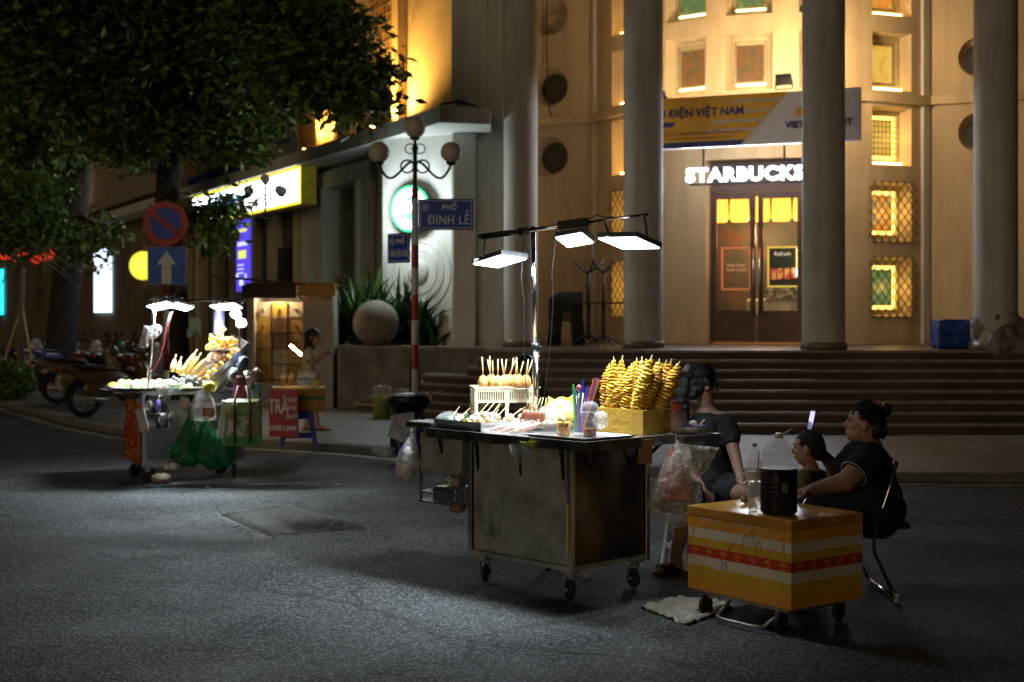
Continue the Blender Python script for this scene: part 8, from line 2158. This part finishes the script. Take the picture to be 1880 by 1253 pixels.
for px, dy in ((563, .08), (584, -.08)):
    a = P(px, 0, Yg+dy); m = MB(); m.ell((a.x+.06, a.y-.01, SW+.012), (.13, .045, .016), None, 16, 8); m.tube([(a.x+.07, a.y-.05, SW+.01), (a.x+.07, a.y-.01, SW+.065), (a.x+.07, a.y+.03, SW+.01)], .012, 6); m.build('sandal', mat('tan_sandal', (.12, .08, .04), .6), p4)
m = MB(); m.box(g(603, 646, -.02), (.075, .05, .012), (.5, .2, .3), bev=.003); tag(m.build('phone', MT['black_metal']), 'dark phone in the hands of the girl by the kiosk', 'phone')
# ---------- person sitting at the foot of the steps behind the battered balls
p5 = thing('person', 'dark haired person in a grey top seated by the steps behind the battered balls', 'person', (P(968, 0, 15.6).x, 15.6, SW))
Yp = 15.6
def g(px, py, dy=0.): return P(px, py, Yp+dy)
hc = g(966, 670); m = MB(); q, rot = head(m, hc, V((.3, .95, -.1)), .98); chain(m, [hc-V((0, 0, .06)), g(968, 692)], [.05, .05]); zh = SW+.34
hp = V((g(970, 0).x, Yp, zh)); chain(m, [g(968, 694), g(969, 715), hp], [.06, .125, .13]); chain(m, [g(946, 698), g(968, 693), g(991, 698)], [.045, .055, .045])
for sx3, a, b, c_ in ((-1, g(946, 700), g(940, 735, .1), g(955, 750, .3)), (1, g(991, 700), g(998, 735, .1), g(982, 750, .3))):
    chain(m, [a, b, c_], [.042, .034, .024]); hand(m, c_, V((0, 1, -.1)), V((0, 0, 1)), .9, .6)
    k_ = V((hp.x+sx3*.12, Yp+.40, zh+.08)); a_ = V((hp.x+sx3*.12, Yp+.42, SW+.07)); chain(m, [hp+V((sx3*.08, 0, 0)), k_, a_], [.09, .06, .038]); chain(m, [a_, a_+V((0, .12, -.04))], [.034, .024])
shaped(m, .011, 3).build('body', sk1, p5); eyes(p5, q, rot, .98)
m = MB(); m.ell(q(0, -.022, .025), (.084, .10, .098), rot, 18, 12); m.ell(q(0, -.06, -.05), (.07, .05, .09), rot, 14, 9); wrinkle(shaped(m, .012, 2), .008, 25).build('hair', MT['hair'], p5)
m = MB(); chain(m, [g(969, 712), hp+V((0, 0, .12))], [.14, .145]); chain(m, [g(946, 699), g(968, 698), g(991, 699)], [.06, .065, .06]); m.cone(g(946, 700), g(940, 728, .1), .06, .05, 14); m.cone(g(991, 700), g(998, 728, .1), .06, .05, 14)
wrinkle(shaped(m, .014, 2), .010, 12).build('grey_top', mat('grey_cloth', (.17, .16, .155), .85, var=.15), p5)
m = MB(); m.ell(hp, (.16, .15, .11))
for sx3 in (-1, 1): m.cone(hp+V((sx3*.08, 0, 0)), V((hp.x+sx3*.12, Yp+.40, zh+.08)), .105, .075, 14); m.cone(V((hp.x+sx3*.12, Yp+.40, zh+.08)), V((hp.x+sx3*.12, Yp+.42, SW+.12)), .072, .055, 14)
shaped(m, .014, 2).build('trousers', MT['black_cloth'], p5)
stool('low red plastic stool under the person by the steps', (hp.x, Yp, SW), .30, .26, mat('stool_red', (.30, .03, .03), .45), .1)
# ================================================================= light, sky, camera
W = bpy.data.worlds.new('World'); S.world = W; W.use_nodes = True
wn = W.node_tree; bg = wn.nodes['Background']
sk = wn.nodes.new('ShaderNodeTexSky'); sk.sky_type = 'NISHITA'; sk.sun_disc = False; sk.sun_elevation = R(35); sk.sun_rotation = R(200)
wn.links.new(sk.outputs[0], bg.inputs[0]); bg.inputs[1].default_value = SKY
sl = bpy.data.lights.new('street_fill_sun', 'SUN'); sl.energy = SUNE; sl.angle = R(30); sl.color = (1., .76, .48)
so = bpy.data.objects.new('street_fill_sun', sl); COL.objects.link(so); so.rotation_euler = V((.50, .80, -.20)).to_track_quat('-Z', 'Y').to_euler()  # weak warm fill added in place of unseen street lamps
ca = bpy.data.cameras.new('camera'); co_ = bpy.data.objects.new('camera', ca); COL.objects.link(co_); S.camera = co_
ca.sensor_width = 36; ca.lens = F/1880*36; ca.shift_y = -(626.5-HZ)/1880; ca.clip_end = 500; ca.clip_start = .1
co_.location = (0, 0, CH); co_.rotation_euler = (R(90), 0, 0)
ca.dof.use_dof = True; ca.dof.focus_distance = 8.4; ca.dof.aperture_fstop = 2.6
S.render.engine = 'CYCLES'
S.view_settings.view_transform = 'Standard'; S.view_settings.look = 'None'; S.view_settings.exposure = EXPO; S.view_settings.gamma = 1
